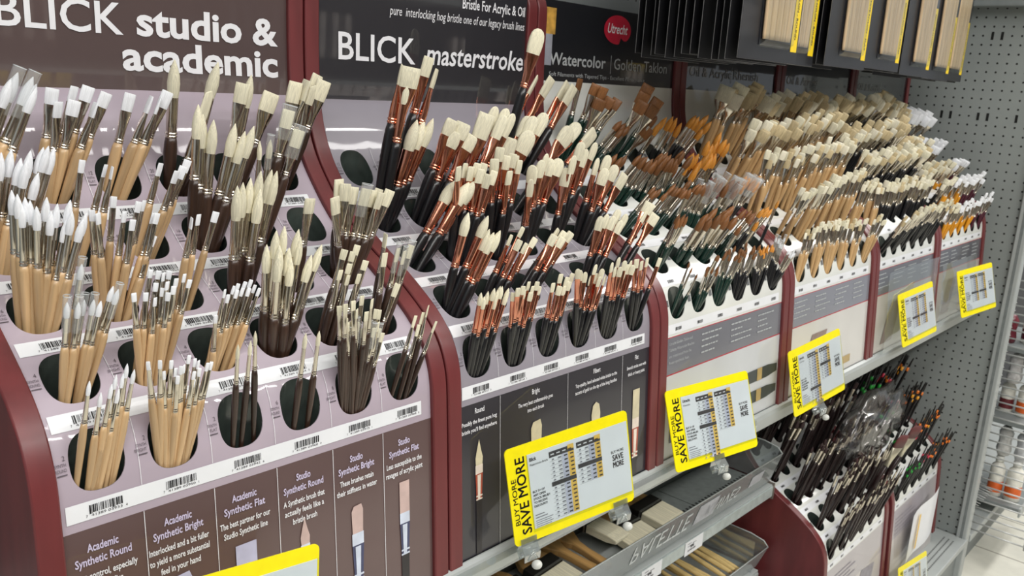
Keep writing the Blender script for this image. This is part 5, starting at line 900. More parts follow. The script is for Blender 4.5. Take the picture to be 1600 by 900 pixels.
(3,2,0,'e','s',[(106,-16268,632,11572,-16183,549,12326,-33),(106,-16290,628,11541,-16211,550,12300,-72),(106,-16179,649,11596,-16084,536,12347,-27),(106,-16206,624,11506,-16096,530,12252,-34),(106,-16224,656,11616,-16134,526,12359,-36),(106,-16130,622,11488,-16006,466,12252,-5),(106,-16146,665,11650,-16050,476,12402,-64),(106,-16088,626,11524,-15974,429,12283,-63),(106,-16089,621,11470,-15942,411,12221,-19),(106,-16027,600,11555,-15855,431,12326,-52),(106,-16032,661,11633,-15903,449,12355,-56),(106,-15998,630,11558,-15832,412,12310,-51)]),
(3,3,0,'k','s',[(106,-15637,649,11596,-15578,596,12162,-58),(106,-15669,628,11541,-15617,575,12287,-7),(106,-15585,622,11488,-15519,559,12232,-38),(106,-15580,632,11572,-15507,554,12315,-66),(106,-15537,665,11650,-15442,597,12391,-62),(106,-15501,630,11558,-15408,484,12288,-29),(106,-15525,626,11524,-15404,517,12256,-69),(106,-15475,656,11616,-15369,488,12340,-44),(106,-15455,621,11470,-15333,484,12197,-50),(106,-15421,624,11506,-15252,492,12224,-60),(106,-15369,600,11555,-15225,549,12289,-43),(106,-15370,661,11633,-15229,458,12342,-12)]),
(3,4,0,'k','s',[(107,-15003,632,11572,-14951,597,12254,-53),(107,-15000,622,11488,-14923,574,12206,-47),(107,-14934,621,11470,-14831,555,12145,-66),(107,-14951,626,11524,-14854,566,12215,-50),(107,-14925,656,11616,-14825,571,12263,-58),(107,-14882,630,11558,-14769,557,12239,-62),(107,-14857,624,11506,-14727,557,12203,-25),(107,-14883,628,11541,-14789,533,12245,-61),(107,-14819,661,11633,-14723,562,12271,-53),(107,-14780,649,11596,-14635,524,12243,-35),(107,-14750,665,11650,-14619,526,12279,-27),(107,-14736,600,11555,-14571,526,12229,-21)]),
(3,5,0,'k','s',[(108,-14405,665,11650,-14315,622,12360,-66),(108,-14334,644,11586,-14237,597,12280,-19),(108,-14381,654,11612,-14280,589,12334,-30),(108,-14312,630,11572,-14241,568,12260,-50),(108,-14286,631,11565,-14198,554,12241,-65),(108,-14246,660,11631,-14144,545,12351,-58),(109,-14223,629,11548,-14104,454,12137,-50),(109,-14208,625,11510,-14117,405,12099,-36),(109,-14198,621,11471,-14080,390,12072,-22),(109,-14150,627,11529,-14022,393,12135,-43),(109,-14133,623,11490,-14015,379,12091,-55)]),
(4,0,4,'n','s',[(110,-13242,2933,13493,-13207,2499,14862,-73),(111,-13183,2896,13452,-13047,2513,14846,-51),(112,-13095,2858,13411,-12985,2415,14732,-51),(110,-13038,2970,13536,-12866,2375,14907,-60)]),
(4,1,4,'n','s',[(113,-12602,2896,13452,-12567,2419,14765,-72),(113,-12532,2858,13411,-12461,2341,14765,-30),(113,-12470,2933,13493,-12351,2382,14886,-27),(113,-12418,2970,13536,-12185,2385,14956,-26)]),
(4,2,4,'n','s',[(114,-11999,2974,13540,-11952,2458,14882,-79),(115,-11946,2915,13473,-11835,2376,14713,-79),(115,-11874,2885,13440,-11782,2290,14696,-59),(114,-11828,2855,13407,-11657,2250,14629,-55),(115,-11789,2945,13506,-11600,2257,14765,-23)]),
(4,3,4,'n','s',[(116,-11374,2885,13440,-11342,2391,14688,-17),(117,-11292,2855,13407,-11200,2325,14622,-28),(118,-11250,2945,13506,-11117,2376,14810,-45),(116,-11190,2915,13473,-11025,2295,14734,-64),(118,-11149,2974,13540,-10931,2282,14852,-69)]),
(4,4,4,'n','s',[(119,-10733,2977,13543,-10659,2370,14792,-40),(119,-10686,2852,13405,-10618,2312,14667,-46),(119,-10606,2902,13459,-10458,2285,14734,-21),(119,-10663,2877,13432,-10611,2215,14709,-54),(119,-10561,2927,13486,-10380,2257,14780,-77),(119,-10530,2952,13514,-10331,2210,14845,-18)]),
(4,5,4,'n','s',[(120,-10102,2952,13514,-10006,2340,14843,-71),(121,-10057,2877,13432,-10011,2252,14677,-33),(121,-10016,2977,13543,-9955,2229,14865,-67),(120,-9986,2852,13405,-9825,2222,14656,-34),(120,-9883,2902,13459,-9676,2188,14781,-43),(121,-9924,2927,13486,-9751,2160,14868,-54)]),
(4,0,3,'n','s',[(122,-13241,2336,12926,-13215,1867,14096,-54),(122,-13213,2424,12994,-13145,1861,14300,-24),(123,-13174,2395,12971,-13068,1854,14280,-43),(124,-13107,2275,12882,-12985,1738,14083,-69),(124,-13066,2306,12904,-12919,1733,14094,-63),(123,-13016,2366,12948,-12857,1730,14262,-60)]),
(4,1,3,'n','s',[(124,-12646,2351,12937,-12627,1867,14214,-45),(122,-12537,2401,12976,-12483,1828,14262,-46),(124,-12581,2325,12918,-12498,1817,14214,-41),(124,-12502,2427,12995,-12407,1824,14282,-29),(124,-12466,2299,12899,-12302,1740,14184,-33),(124,-12436,2273,12881,-12237,1734,14149,-35),(123,-12401,2376,12956,-12238,1739,14250,-16)]),
(4,2,3,'n','s',[(125,-11999,2325,12918,-11953,1829,14117,-39),(125,-11926,2273,12881,-11815,1802,14088,-44),(126,-11962,2401,12976,-11908,1801,14325,-31),(125,-11877,2351,12937,-11733,1731,14192,-63),(125,-11849,2376,12956,-11757,1723,14275,-73),(125,-11813,2299,12899,-11702,1632,14122,-54),(127,-11768,2427,12995,-11613,1668,14356,-68)]),
(4,3,3,'n','s',[(128,-11330,2351,12937,-11267,1804,14312,-37),(128,-11388,2325,12918,-11326,1799,14248,-79),(129,-11261,2376,12956,-11129,1770,14395,-67),(128,-11286,2427,12995,-11198,1763,14442,-39),(130,-11230,2299,12899,-11075,1689,14237,-62),(128,-11203,2273,12881,-11040,1634,14227,-26),(128,-11125,2401,12976,-10907,1704,14407,-44)]),
(4,4,3,'n','s',[(128,-10734,2272,12879,-10737,1785,14224,-28),(130,-10729,2406,12979,-10678,1750,14463,-16),(128,-10676,2294,12896,-10582,1709,14284,-71),(128,-10654,2428,12997,-10513,1738,14528,-22),(129,-10611,2340,12928,-10454,1666,14339,-54),(128,-10585,2317,12912,-10391,1649,14323,-58),(130,-10546,2362,12945,-10398,1610,14435,-34),(128,-10495,2384,12962,-10251,1628,14463,-60)]),
(4,5,3,'n','s',[(128,-10125,2317,12912,-10041,1735,14415,-24),(130,-10062,2272,12879,-10010,1635,14251,-79),(128,-10056,2406,12979,-9998,1652,14481,-37),(128,-10006,2362,12945,-9924,1668,14468,-30),(128,-9998,2384,12962,-9869,1622,14482,-55),(130,-9939,2294,12896,-9817,1590,14315,-77),(128,-9924,2340,12928,-9733,1549,14467,-60),(129,-9879,2428,12997,-9650,1692,14455,-38)]),
(4,0,2,'n','s',[(131,-13194,1604,12505,-13136,1494,13576,-75),(132,-13279,1739,12582,-13248,1487,13756,-41),(132,-13136,1631,12521,-13002,1481,13643,-80),(132,-13168,1658,12537,-13106,1452,13692,-80),(132,-13110,1685,12552,-12957,1463,13706,-71),(132,-13056,1767,12596,-12917,1459,13804,-84),(133,-13006,1712,12567,-12830,1370,13740,-37)]),
(4,1,2,'n','s',[(132,-12640,1712,12567,-12632,1439,13729,-77),(131,-12566,1604,12505,-12493,1431,13568,-62),(131,-12551,1685,12552,-12433,1434,13710,-85),(131,-12510,1739,12582,-12365,1424,13768,-69),(133,-12473,1767,12596,-12305,1359,13807,-66),(133,-12444,1631,12521,-12304,1313,13587,-20),(131,-12392,1658,12537,-12204,1350,13658,-61)]),
(4,2,2,'n','s',[(134,-11958,1603,12505,-11882,1432,13621,-55),(135,-12023,1673,12545,-12027,1377,13690,-60),(136,-11940,1721,12571,-11872,1398,13822,-15),(136,-11903,1697,12558,-11782,1406,13780,-32),(135,-11880,1769,12597,-11771,1334,13840,-39),(136,-11827,1744,12584,-11708,1319,13834,-46),(135,-11789,1650,12532,-11667,1246,13671,-35),(134,-11755,1626,12518,-11601,1255,13655,-54)]),
(4,3,2,'n','s',[(135,-11383,1769,12597,-11371,1343,13897,-17),(134,-11352,1626,12518,-11272,1358,13744,-79),(136,-11279,1744,12584,-11181,1353,13851,-22),(134,-11324,1673,12545,-11211,1344,13834,-36),(134,-11241,1650,12532,-11090,1314,13766,-54),(136,-11212,1697,12558,-11118,1277,13848,-69),(134,-11188,1603,12505,-11013,1233,13747,-46),(136,-11119,1721,12571,-10952,1256,13853,-80)]),
(4,4,2,'n','s',[(135,-10763,1769,12597,-10774,1384,13994,-16),(135,-10684,1697,12558,-10612,1332,13873,-39),(135,-10720,1650,12532,-10666,1323,13845,-81),(135,-10619,1721,12571,-10502,1297,13897,-47),(134,-10654,1626,12518,-10552,1283,13844,-59),(135,-10569,1673,12545,-10450,1253,13874,-20),(135,-10566,1603,12505,-10396,1172,13819,-81),(136,-10516,1744,12584,-10274,1214,13991,-27)]),
(4,5,2,'n','s',[(136,-10128,1650,12532,-10048,1334,13858,-46),(136,-10094,1673,12545,-10017,1304,13884,-64),(136,-10057,1697,12558,-9944,1249,13919,-35),(136,-10017,1603,12505,-9951,1219,13831,-81),(136,-9981,1626,12518,-9813,1232,13843,-37),(134,-9936,1721,12571,-9808,1242,13961,-74),(136,-9917,1769,12597,-9722,1195,14068,-63),(136,-9879,1744,12584,-9662,1154,14065,-70)]),
(4,0,1,'n','s',[(137,-13254,1119,12205,-13191,748,13147,-48),(138,-13203,975,12094,-13137,724,13048,-23),(138,-13186,998,12114,-13138,701,13066,-44),(138,-13147,1021,12133,-13051,714,13073,-31),(138,-13091,1044,12152,-12986,670,13081,-78),(137,-13055,1094,12188,-12928,671,13130,-81),(138,-13012,1069,12170,-12886,645,13130,-60)]),
(4,1,1,'n','s',[(139,-12622,1063,12166,-12551,674,13200,-62),(138,-12649,1008,12122,-12651,642,13165,-68),(138,-12578,1026,12137,-12546,657,13159,-52),(137,-12537,990,12107,-12478,615,13154,-19),(138,-12513,1122,12207,-12451,633,13245,-68),(138,-12464,1102,12194,-12320,655,13226,-51),(137,-12437,1082,12180,-12293,630,13222,-74),(138,-12393,1044,12152,-12240,623,13183,-77),(138,-12421,973,12092,-12293,580,13138,-43)]),
(4,2,1,'n','s',[(138,-12016,1117,12204,-11959,701,13355,-83),(138,-11971,1087,12183,-11940,696,13351,-29),(138,-11910,977,12095,-11813,696,13230,-35),(137,-11842,1030,12141,-11721,706,13306,-50),(138,-11799,1003,12119,-11648,687,13226,-71),(137,-11746,1058,12162,-11606,646,13329,-35)]),
(4,3,1,'n','s',[(140,-11362,977,12095,-11318,762,13271,-19),(141,-11321,1003,12119,-11242,756,13274,-41),(141,-11267,1117,12204,-11191,747,13364,-26),(141,-11239,1087,12183,-11123,717,13357,-24),(140,-11184,1058,12162,-11021,750,13321,-37),(140,-11119,1030,12141,-10983,670,13290,-39)]),
(4,4,1,'n','s',[(142,-10739,974,12093,-10672,798,13274,-72),(141,-10727,1076,12175,-10695,789,13385,-70),(141,-10690,1013,12127,-10627,783,13329,-62),(142,-10650,994,12110,-10527,738,13281,-42),(141,-10616,1055,12160,-10473,770,13360,-30),(141,-10561,1098,12191,-10427,773,13407,-84),(140,-10547,1120,12206,-10391,740,13421,-39),(142,-10491,1034,12143,-10291,744,13347,-32)]),
(4,5,1,'n','s',[(140,-10108,990,12107,-10101,796,13054,-59),(141,-10096,1044,12152,-10035,793,13115,-33),(140,-10056,1063,12166,-10027,752,13135,-19),(142,-10048,1082,12180,-9977,758,13139,-82),(141,-10013,1008,12122,-9903,742,13060,-41),(141,-9982,973,12092,-9895,684,13024,-17),(140,-9925,1102,12194,-9813,701,13183,-18),(141,-9895,1026,12137,-9788,679,13103,-45),(141,-9858,1122,12207,-9734,680,13190,-49)]),
(4,0,0,'n','s',[(143,-13282,631,11533,-13267,554,12350,-18),(144,-13250,634,11559,-13208,558,12409,-50),(144,-13192,634,11573,-13149,561,12410,-74),(144,-13148,625,11479,-13084,525,12319,-80),(145,-13082,662,11625,-12992,516,12428,-65),(143,-13127,628,11506,-13077,475,12339,-27),(145,-13043,653,11597,-12952,517,12415,-68),(145,-12986,669,11651,-12860,516,12442,-27)]),
(4,1,0,'n','s',[(145,-12612,652,11594,-12603,565,12494,-45),(145,-12651,631,11534,-12621,570,12416,-66),(143,-12609,665,11636,-12553,555,12505,-50),(143,-12541,625,11476,-12457,578,12391,-40),(143,-12520,627,11495,-12433,542,12398,-42),(145,-12532,635,11569,-12456,542,12453,-49),(145,-12473,629,11515,-12388,544,12397,-45),(143,-12457,670,11654,-12389,515,12511,-26),(145,-12433,622,11565,-12308,518,12468,-54),(144,-12350,660,11617,-12210,527,12481,-83),(143,-12408,633,11553,-12284,510,12434,-61)]),
(4,2,0,'n','s',[(143,-12043,635,11569,-12022,595,12471,-39),(144,-11999,629,11515,-11992,571,12387,-53),(145,-11950,625,11476,-11933,586,12361,-73),(145,-11955,633,11553,-11935,550,12409,-31),(143,-11903,665,11636,-11821,607,12476,-26),(145,-11846,660,11617,-11734,580,12462,-34),(143,-11895,627,11495,-11853,523,12380,-25),(143,-11824,670,11654,-11725,577,12496,-63),(145,-11803,622,11565,-11716,562,12455,-60),(145,-11757,652,11594,-11660,508,12460,-78),(143,-11745,631,11534,-11621,509,12389,-79)]),
(4,3,0,'n','s',[(145,-11398,635,11569,-11403,577,12388,-27),(145,-11344,652,11594,-11279,608,12430,-48),(145,-11360,633,11553,-11321,571,12369,-31),(145,-11331,622,11565,-11291,577,12431,-23),(144,-11282,665,11636,-11237,596,12456,-53),(145,-11249,629,11515,-11159,545,12355,-25),(144,-11219,625,11476,-11114,531,12315,-68),(144,-11221,631,11534,-11158,530,12360,-21),(144,-11200,627,11495,-11070,542,12343,-69),(145,-11109,670,11654,-11006,530,12449,-33),(144,-11149,660,11617,-11057,539,12442,-85)]),
(4,4,0,'n','s',[(145,-10763,634,11561,-10715,592,12357,-25),(145,-10741,635,11574,-10703,582,12376,-29),(145,-10680,625,11476,-10629,584,12261,-53),(144,-10666,627,11498,-10630,561,12271,-50),(145,-10655,646,11582,-10580,596,12387,-38),(145,-10610,632,11541,-10537,588,12293,-38),(143,-10579,629,11520,-10478,573,12260,-78),(143,-10557,658,11612,-10476,529,12396,-50),(145,-10509,664,11633,-10426,516,12402,-77),(145,-10485,670,11653,-10378,528,12409,-42)]),
(4,5,0,'n','s',[(143,-10121,628,11511,-10067,492,12348,-32),(143,-10059,625,11475,-10012,493,12317,-61),(143,-10055,632,11546,-9986,483,12352,-31),(143,-10112,634,11562,-10100,475,12371,-27),(144,-10045,636,11575,-10012,438,12414,-76),(144,-10027,665,11638,-9955,441,12453,-47),(145,-9975,617,11559,-9874,438,12409,-41),(144,-9946,661,11621,-9832,451,12438,-35),(145,-9955,655,11602,-9885,435,12432,-54),(143,-9903,670,11655,-9784,454,12466,-68),(145,-9898,627,11493,-9755,412,12329,-40),(145,-9858,630,11528,-9723,390,12341,-64)]),
(5,0,4,'k','s',[(146,-8998,2908,13469,-8957,2351,14682,-62),(146,-8943,2967,13536,-8880,2391,14825,-25),(147,-8891,2878,13436,-8778,2281,14632,-35),(147,-8821,2938,13502,-8642,2262,14703,-71),(146,-8783,2848,13404,-8599,2248,14629,-44)]),
(5,1,4,'k','s',[(148,-8383,2908,13469,-8358,2298,14811,-23),(148,-8313,2938,13502,-8220,2332,14840,-38),(148,-8263,2878,13436,-8163,2182,14759,-73),(148,-8217,2848,13404,-8025,2183,14703,-74),(149,-8138,2967,13536,-7885,2227,14865,-73)]),
(5,2,4,'k','s',[(150,-7747,2970,13539,-7645,2335,14855,-60),(151,-7712,2920,13483,-7641,2269,14739,-57),(152,-7654,2945,13511,-7544,2299,14819,-51),(151,-7621,2870,13428,-7476,2161,14713,-73),(152,-7574,2845,13401,-7431,2145,14693,-57),(151,-7505,2895,13455,-7228,2151,14763,-58)]),
(5,3,4,'k','s',[(153,-7115,2945,13511,-7037,2296,14753,-36),(154,-7085,2970,13539,-6996,2317,14903,-67),(153,-7018,2920,13483,-6835,2224,14734,-74),(153,-6983,2895,13455,-6822,2268,14756,-70),(154,-6939,2845,13401,-6752,2150,14655,-85),(153,-6885,2870,13428,-6593,2152,14733,-57)]),
(5,4,4,'k','s',[(146,-6507,2870,13428,-6453,2228,14718,-50),(155,-6455,2945,13511,-6386,2262,14915,-48),(155,-6399,2970,13539,-6289,2203,14934,-82),(147,-6365,2895,13455,-6186,2173,14867,-28),(146,-6319,2920,13483,-6148,2205,14956,-35),(155,-6272,2845,13401,-5971,2181,14812,-71)]),
(5,5,4,'k','s',[(156,-5861,2870,13428,-5774,2162,14774,-55),(157,-5807,2845,13401,-5660,2225,14721,-77),(156,-5771,2970,13539,-5629,2257,15020,-23),(157,-5731,2920,13483,-5570,2203,14960,-41),(158,-5679,2945,13511,-5429,2230,14976,-89),(156,-5641,2895,13455,-5330,2196,14917,-57)]),
(5,0,3,'k','s',[(159,-8997,2424,12994,-8955,1838,14248,-75),(160,-8954,2275,12882,-8847,1820,14025,-47),(159,-8911,2395,12971,-8811,1822,14195,-52),(160,-8809,2306,12904,-8673,1731,14050,-56),(159,-8857,2336,12926,-8726,1723,14102,-82),(159,-8757,2366,12948,-8551,1726,14124,-41)]),
(5,1,3,'k','s',[(160,-8376,2306,12904,-8294,1844,14055,-31),(159,-8325,2424,12994,-8253,1810,14276,-71),(159,-8297,2366,12948,-8152,1828,14182,-22),(161,-8236,2336,12926,-8114,1716,14092,-70),(159,-8192,2275,12882,-7988,1753,14047,-72),(159,-8153,2395,12971,-7943,1687,14207,-72)]),
(5,2,3,'k','s',[(159,-7752,2376,12956,-7674,1839,14171,-34),(160,-7695,2273,12881,-7618,1801,14032,-60),(159,-7682,2427,12995,-7610,1764,14319,-46),(160,-7625,2351,12937,-7495,1760,14112,-67),(161,-7606,2325,12918,-7489,1690,14109,-70),(159,-7551,2299,12899,-7403,1681,14084,-68),(159,-7521,2401,12976,-7313,1648,14316,-66)]),
(5,3,3,'k','s',[(159,-7121,2351,12937,-7044,1807,14134,-57),(161,-7075,2299,12899,-7028,1757,14055,-63),(161,-7059,2376,12956,-6957,1755,14214,-59),(159,-6992,2401,12976,-6834,1750,14234,-53),(159,-6961,2325,12918,-6815,1698,14107,-45),(160,-6935,2427,12995,-6712,1708,14306,-51),(159,-6908,2273,12881,-6733,1604,14063,-85)]),
(5,4,3,'k','s',[(162,-6510,2401,12976,-6426,1800,14344,-60),(163,-6464,2376,12956,-6378,1768,14344,-51),(164,-6385,2427,12995,-6208,1725,14363,-27),(164,-6425,2299,12899,-6298,1666,14124,-37),(164,-6331,2351,12937,-6188,1701,14346,-76),(162,-6309,2325,12918,-6130,1672,14329,-73),(162,-6280,2273,12881,-6062,1565,14110,-22)]),
(5,5,3,'k','s',[(165,-5879,2401,12976,-5787,1752,14323,-71),(165,-5839,2376,12956,-5764,1659,14272,-70),(165,-5807,2351,12937,-5680,1682,14244,-36),(165,-5744,2299,12899,-5551,1688,14153,-21),(165,-5703,2427,12995,-5524,1700,14439,-63),(165,-5681,2325,12918,-5490,1667,14273,-66),(165,-5645,2273,12881,-5438,1653,14193,-38)]),
(5,0,2,'k','s',[(166,-9024,1769,12597,-9009,1255,13715,-38),(167,-8967,1650,12532,-8909,1214,13592,-57),(168,-8947,1673,12545,-8832,1243,13640,-57),(166,-8896,1626,12518,-8768,1180,13533,-50),(167,-8828,1744,12584,-8654,1194,13673,-85),(168,-8870,1721,12571,-8734,1166,13668,-75),(166,-8793,1697,12558,-8620,1183,13645,-30),(166,-8788,1603,12505,-8655,1117,13533,-81)]),
(5,1,2,'k','s',[(166,-8373,1697,12558,-8277,1304,13664,-56),(166,-8346,1650,12532,-8246,1227,13554,-20),(168,-8318,1626,12518,-8237,1221,13541,-37),(166,-8291,1769,12597,-8188,1183,13734,-27),(167,-8245,1603,12505,-8127,1147,13508,-80),(168,-8195,1721,12571,-8033,1138,13710,-72),(166,-8175,1744,12584,-8000,1118,13732,-86),(168,-8121,1673,12545,-7959,1099,13669,-35)]),
(5,2,2,'k','s',[(166,-7751,1664,12540,-7704,1250,13577,-68),(166,-7726,1727,12575,-7666,1252,13747,-36),(167,-7670,1601,12504,-7558,1163,13542,-65),(166,-7671,1748,12586,-7591,1162,13771,-84),(167,-7629,1685,12552,-7529,1148,13644,-61),(166,-7591,1643,12528,-7463,1143,13579,-71),(168,-7568,1706,12564,-7419,1115,13667,-74),(167,-7528,1770,12598,-7352,1115,13801,-65),(167,-7521,1622,12516,-7322,1019,13580,-45)]),
(5,3,2,'k','s',[(169,-7094,1685,12552,-7011,1211,13634,-66),(169,-7135,1643,12528,-7109,1202,13562,-82),(169,-7067,1748,12586,-6986,1163,13697,-71),(170,-7034,1601,12504,-6910,1134,13545,-45),(171,-7017,1727,12575,-6899,1140,13676,-50),(169,-6987,1706,12564,-6898,1105,13647,-33),(170,-6947,1664,12540,-6783,1065,13600,-79),(169,-6889,1770,12598,-6715,1170,13829,-80),(169,-6926,1622,12516,-6780,1102,13624,-27)]),
(5,4,2,'k','s',[(172,-6524,1664,12540,-6468,1159,13695,-82),(172,-6489,1748,12586,-6433,1154,13822,-24),(173,-6415,1685,12552,-6317,1136,13727,-63),(172,-6437,1622,12516,-6391,1124,13643,-43),(172,-6356,1706,12564,-6195,1105,13742,-46),(172,-6379,1601,12504,-6233,1100,13608,-35),(174,-6314,1643,12528,-6150,1041,13689,-66),(174,-6247,1770,12598,-6055,1134,13897,-54),(172,-6290,1727,12575,-6093,1063,13816,-90)]),
(5,5,2,'k','s',[(175,-5880,1727,12575,-5810,1159,13800,-51),(176,-5860,1748,12586,-5791,1146,13849,-71),(176,-5817,1685,12552,-5766,1122,13718,-60),(176,-5782,1706,12564,-5664,1126,13768,-60),(176,-5763,1622,12516,-5683,1036,13636,-71),(176,-5715,1643,12528,-5548,1079,13653,-33),(175,-5696,1601,12504,-5572,1025,13631,-55),(177,-5662,1664,12540,-5508,1018,13724,-64),(175,-5612,1770,12598,-5341,1048,13922,-45)]),
(5,0,1,'n','s',[(178,-8977,972,12091,-8937,908,12923,-40),(179,-8998,1105,12196,-8967,1052,13078,-33),(179,-8958,1070,12171,-8906,1015,13073,-27),(178,-8933,1123,12208,-8873,1035,13085,-75),(180,-8886,1020,12132,-8789,951,12983,-30),(180,-8880,1087,12183,-8786,1026,13070,-86),(179,-8849,1053,12158,-8725,965,13013,-25),(180,-8813,1003,12119,-8712,924,12918,-26),(178,-8781,1036,12145,-8648,987,12991,-55),(179,-8780,988,12105,-8658,905,12909,-21)]),
(5,1,1,'k','s',[(181,-8389,1122,12207,-8367,955,13049,-77),(182,-8346,1063,12166,-8263,962,12984,-85),(182,-8336,1026,12137,-8277,931,12949,-44),(182,-8288,1082,12180,-8186,931,13008,-21),(182,-8233,1102,12194,-8161,864,13016,-70),(182,-8259,1008,12122,-8159,864,12950,-53),(182,-8173,1044,12152,-8075,825,12968,-32),(181,-8209,990,12107,-8097,811,12924,-38),(183,-8156,973,12092,-7989,834,12910,-88)]),
(5,2,1,'k','s',[(183,-7781,1014,12128,-7744,947,12957,-51),(182,-7744,1107,12197,-7681,950,13077,-73),(182,-7724,1029,12140,-7684,900,12977,-32),(183,-7666,971,12090,-7591,853,12910,-60),(183,-7651,1044,12152,-7561,846,12986,-32),(182,-7617,1075,12175,-7545,865,13079,-25),(182,-7591,1060,12163,-7497,837,12999,-84),(182,-7611,986,12103,-7515,820,12930,-24),(182,-7543,1123,12209,-7422,856,13079,-25),(182,-7515,1091,12186,-7396,846,13077,-87),(182,-7490,1000,12116,-7331,789,12946,-33)]),
(5,3,1,'k','s',[(182,-7149,1123,12209,-7116,957,13121,-31),(182,-7127,1014,12128,-7078,944,13020,-21),(183,-7092,1091,12186,-7047,889,13094,-83),(183,-7058,1075,12175,-7012,897,13084,-49),(182,-7045,1044,12152,-6968,898,13076,-44),(182,-6999,1060,12163,-6869,887,13077,-87),(181,-6994,971,12090,-6922,828,12989,-49),(181,-6955,1107,12197,-6847,831,13112,-40),(183,-6939,1000,12116,-6835,813,13022,-81),(182,-6883,1029,12140,-6760,825,13054,-29),(182,-6901,986,12103,-6747,795,12994,-90)]),
(5,4,1,'k','s',[(183,-6481,1123,12208,-6451,935,13088,-88),(183,-6510,1070,12171,-6470,924,12981,-71),(183,-6445,1036,12145,-6398,872,12950,-25),(181,-6420,1003,12119,-6334,878,12907,-88),(181,-6391,988,12105,-6329,858,12905,-58),(182,-6356,1020,12132,-6288,821,12932,-65),(181,-6322,1105,12196,-6217,850,13040,-39),(181,-6298,1053,12158,-6199,836,12951,-86),(181,-6275,1087,12183,-6141,843,13028,-28),(182,-6271,972,12091,-6143,760,12901,-82)]),
(5,5,1,'k','s',[(183,-5873,1098,12191,-5806,985,13073,-28),(182,-5849,1055,12160,-5776,969,13048,-54),(181,-5795,1013,12127,-5730,899,12964,-48),(181,-5755,1034,12143,-5687,866,12973,-35),(182,-5745,1076,12175,-5672,880,13069,-88),(182,-5716,974,12093,-5604,853,12947,-74),(181,-5666,1120,12206,-5508,883,13120,-74),(182,-5645,994,12110,-5509,811,12960,-30)]),
(5,0,0,'k','s',[(184,-8973,627,11502,-8942,246,12259,-68),(184,-8872,663,11629,-8795,261,12374,-62),(185,-8789,635,11569,-8672,215,12303,-34)]),
(5,1,0,'k','s',[(185,-8382,627,11498,-8371,227,12389,-84),(185,-8326,625,11476,-8272,216,12352,-26),(184,-8370,646,11582,-8339,215,12466,-54),(184,-8320,635,11574,-8250,202,12425,-75),(185,-8280,632,11541,-8191,157,12395,-51),(185,-8235,658,11612,-8122,181,12470,-31),(185,-8174,670,11653,-8046,194,12534,-31),(186,-8223,634,11561,-8095,150,12420,-74),(186,-8168,629,11520,-8010,166,12400,-62),(186,-8127,664,11633,-7992,241,12523,-33)]),
(5,2,0,'k','s',[(186,-7776,632,11541,-7757,294,12505,-68),(186,-7708,625,11476,-7633,237,12429,-50),(185,-7700,629,11520,-7641,234,12468,-81),(186,-7680,635,11574,-7622,237,12524,-86),(186,-7656,627,11498,-7562,237,12447,-42),(186,-7624,634,11561,-7541,198,12524,-32),(184,-7601,664,11633,-7496,194,12548,-32),(185,-7552,658,11612,-7441,188,12545,-27),(186,-7517,646,11582,-7381,184,12521,-26),(185,-7485,670,11653,-7355,170,12559,-70)]),
(5,3,0,'k','s',[(185,-7097,625,11476,-7023,336,12403,-75),(184,-7108,635,11574,-7067,327,12508,-41),(184,-7056,627,11498,-6985,261,12446,-35),(185,-7021,632,11541,-6961,245,12461,-37),(184,-7088,670,11653,-7025,277,12554,-26),(186,-7001,646,11582,-6907,262,12510,-77),(186,-6924,629,11520,-6776,224,12448,-65),(186,-6965,634,11561,-6878,202,12474,-70),(186,-6900,658,11612,-6741,198,12511,-69),(186,-6860,664,11633,-6705,205,12514,-81)]),
(5,4,0,'k','s',[(184,-6475,625,11478,-6435,366,12367,-52),(186,-6474,630,11526,-6443,311,12415,-21),(184,-6451,633,11549,-6373,309,12461,-83),(186,-6386,627,11502,-6310,293,12371,-39),(186,-6399,663,11629,-6322,318,12531,-83),(186,-6327,635,11569,-6226,292,12459,-72),(186,-6322,656,11605,-6179,303,12514,-76),(185,-6251,596,11552,-6128,239,12495,-56),(184,-6289,669,11652,-6179,250,12541,-73)]),
(5,5,0,'k','s',[(184,-5875,634,11573,-5831,445,12483,-59),(186,-5856,631,11533,-5773,434,12468,-33),(186,-5797,628,11506,-5725,398,12407,-50),(184,-5725,625,11479,-5643,337,12361,-42),(186,-5755,662,11625,-5652,370,12545,-46),(186,-5693,634,11559,-5585,310,12486,-40),(184,-5624,653,11597,-5513,288,12495,-69),(186,-5654,669,11651,-5514,306,12560,-66)]),
(6,0,4,'k','s',[(187,-4751,2967,13536,-4695,2613,14834,-44),(187,-4693,2908,13469,-4646,2569,14774,-84),(187,-4636,2878,13436,-4556,2481,14665,-86),(188,-4583,2938,13502,-4458,2532,14841,-43),(189,-4543,2848,13404,-4418,2420,14580,-85)]),
(6,1,4,'k','s',[(189,-4125,2908,13469,-4141,2545,14747,-92),(187,-4077,2938,13502,-3992,2531,14784,-72),(188,-4010,2848,13404,-3958,2503,14648,-37),(187,-3959,2878,13436,-3886,2477,14653,-67),(189,-3889,2967,13536,-3771,2498,14792,-58)]),
(6,2,4,'k','s',[(190,-3489,2938,13502,-3466,2534,14621,-47),(190,-3433,2967,13536,-3413,2536,14771,-89),(190,-3379,2848,13404,-3318,2491,14498,-58),(190,-3324,2908,13469,-3215,2480,14619,-70),(191,-3277,2878,13436,-3180,2427,14505,-37)]),
(6,3,4,'k','s',[(192,-2861,2938,13502,-2846,2561,14636,-60),(192,-2796,2878,13436,-2721,2525,14494,-84),(192,-2753,2967,13536,-2649,2523,14661,-92),(192,-2713,2848,13404,-2623,2449,14475,-45),(192,-2631,2908,13469,-2513,2428,14578,-47)]),
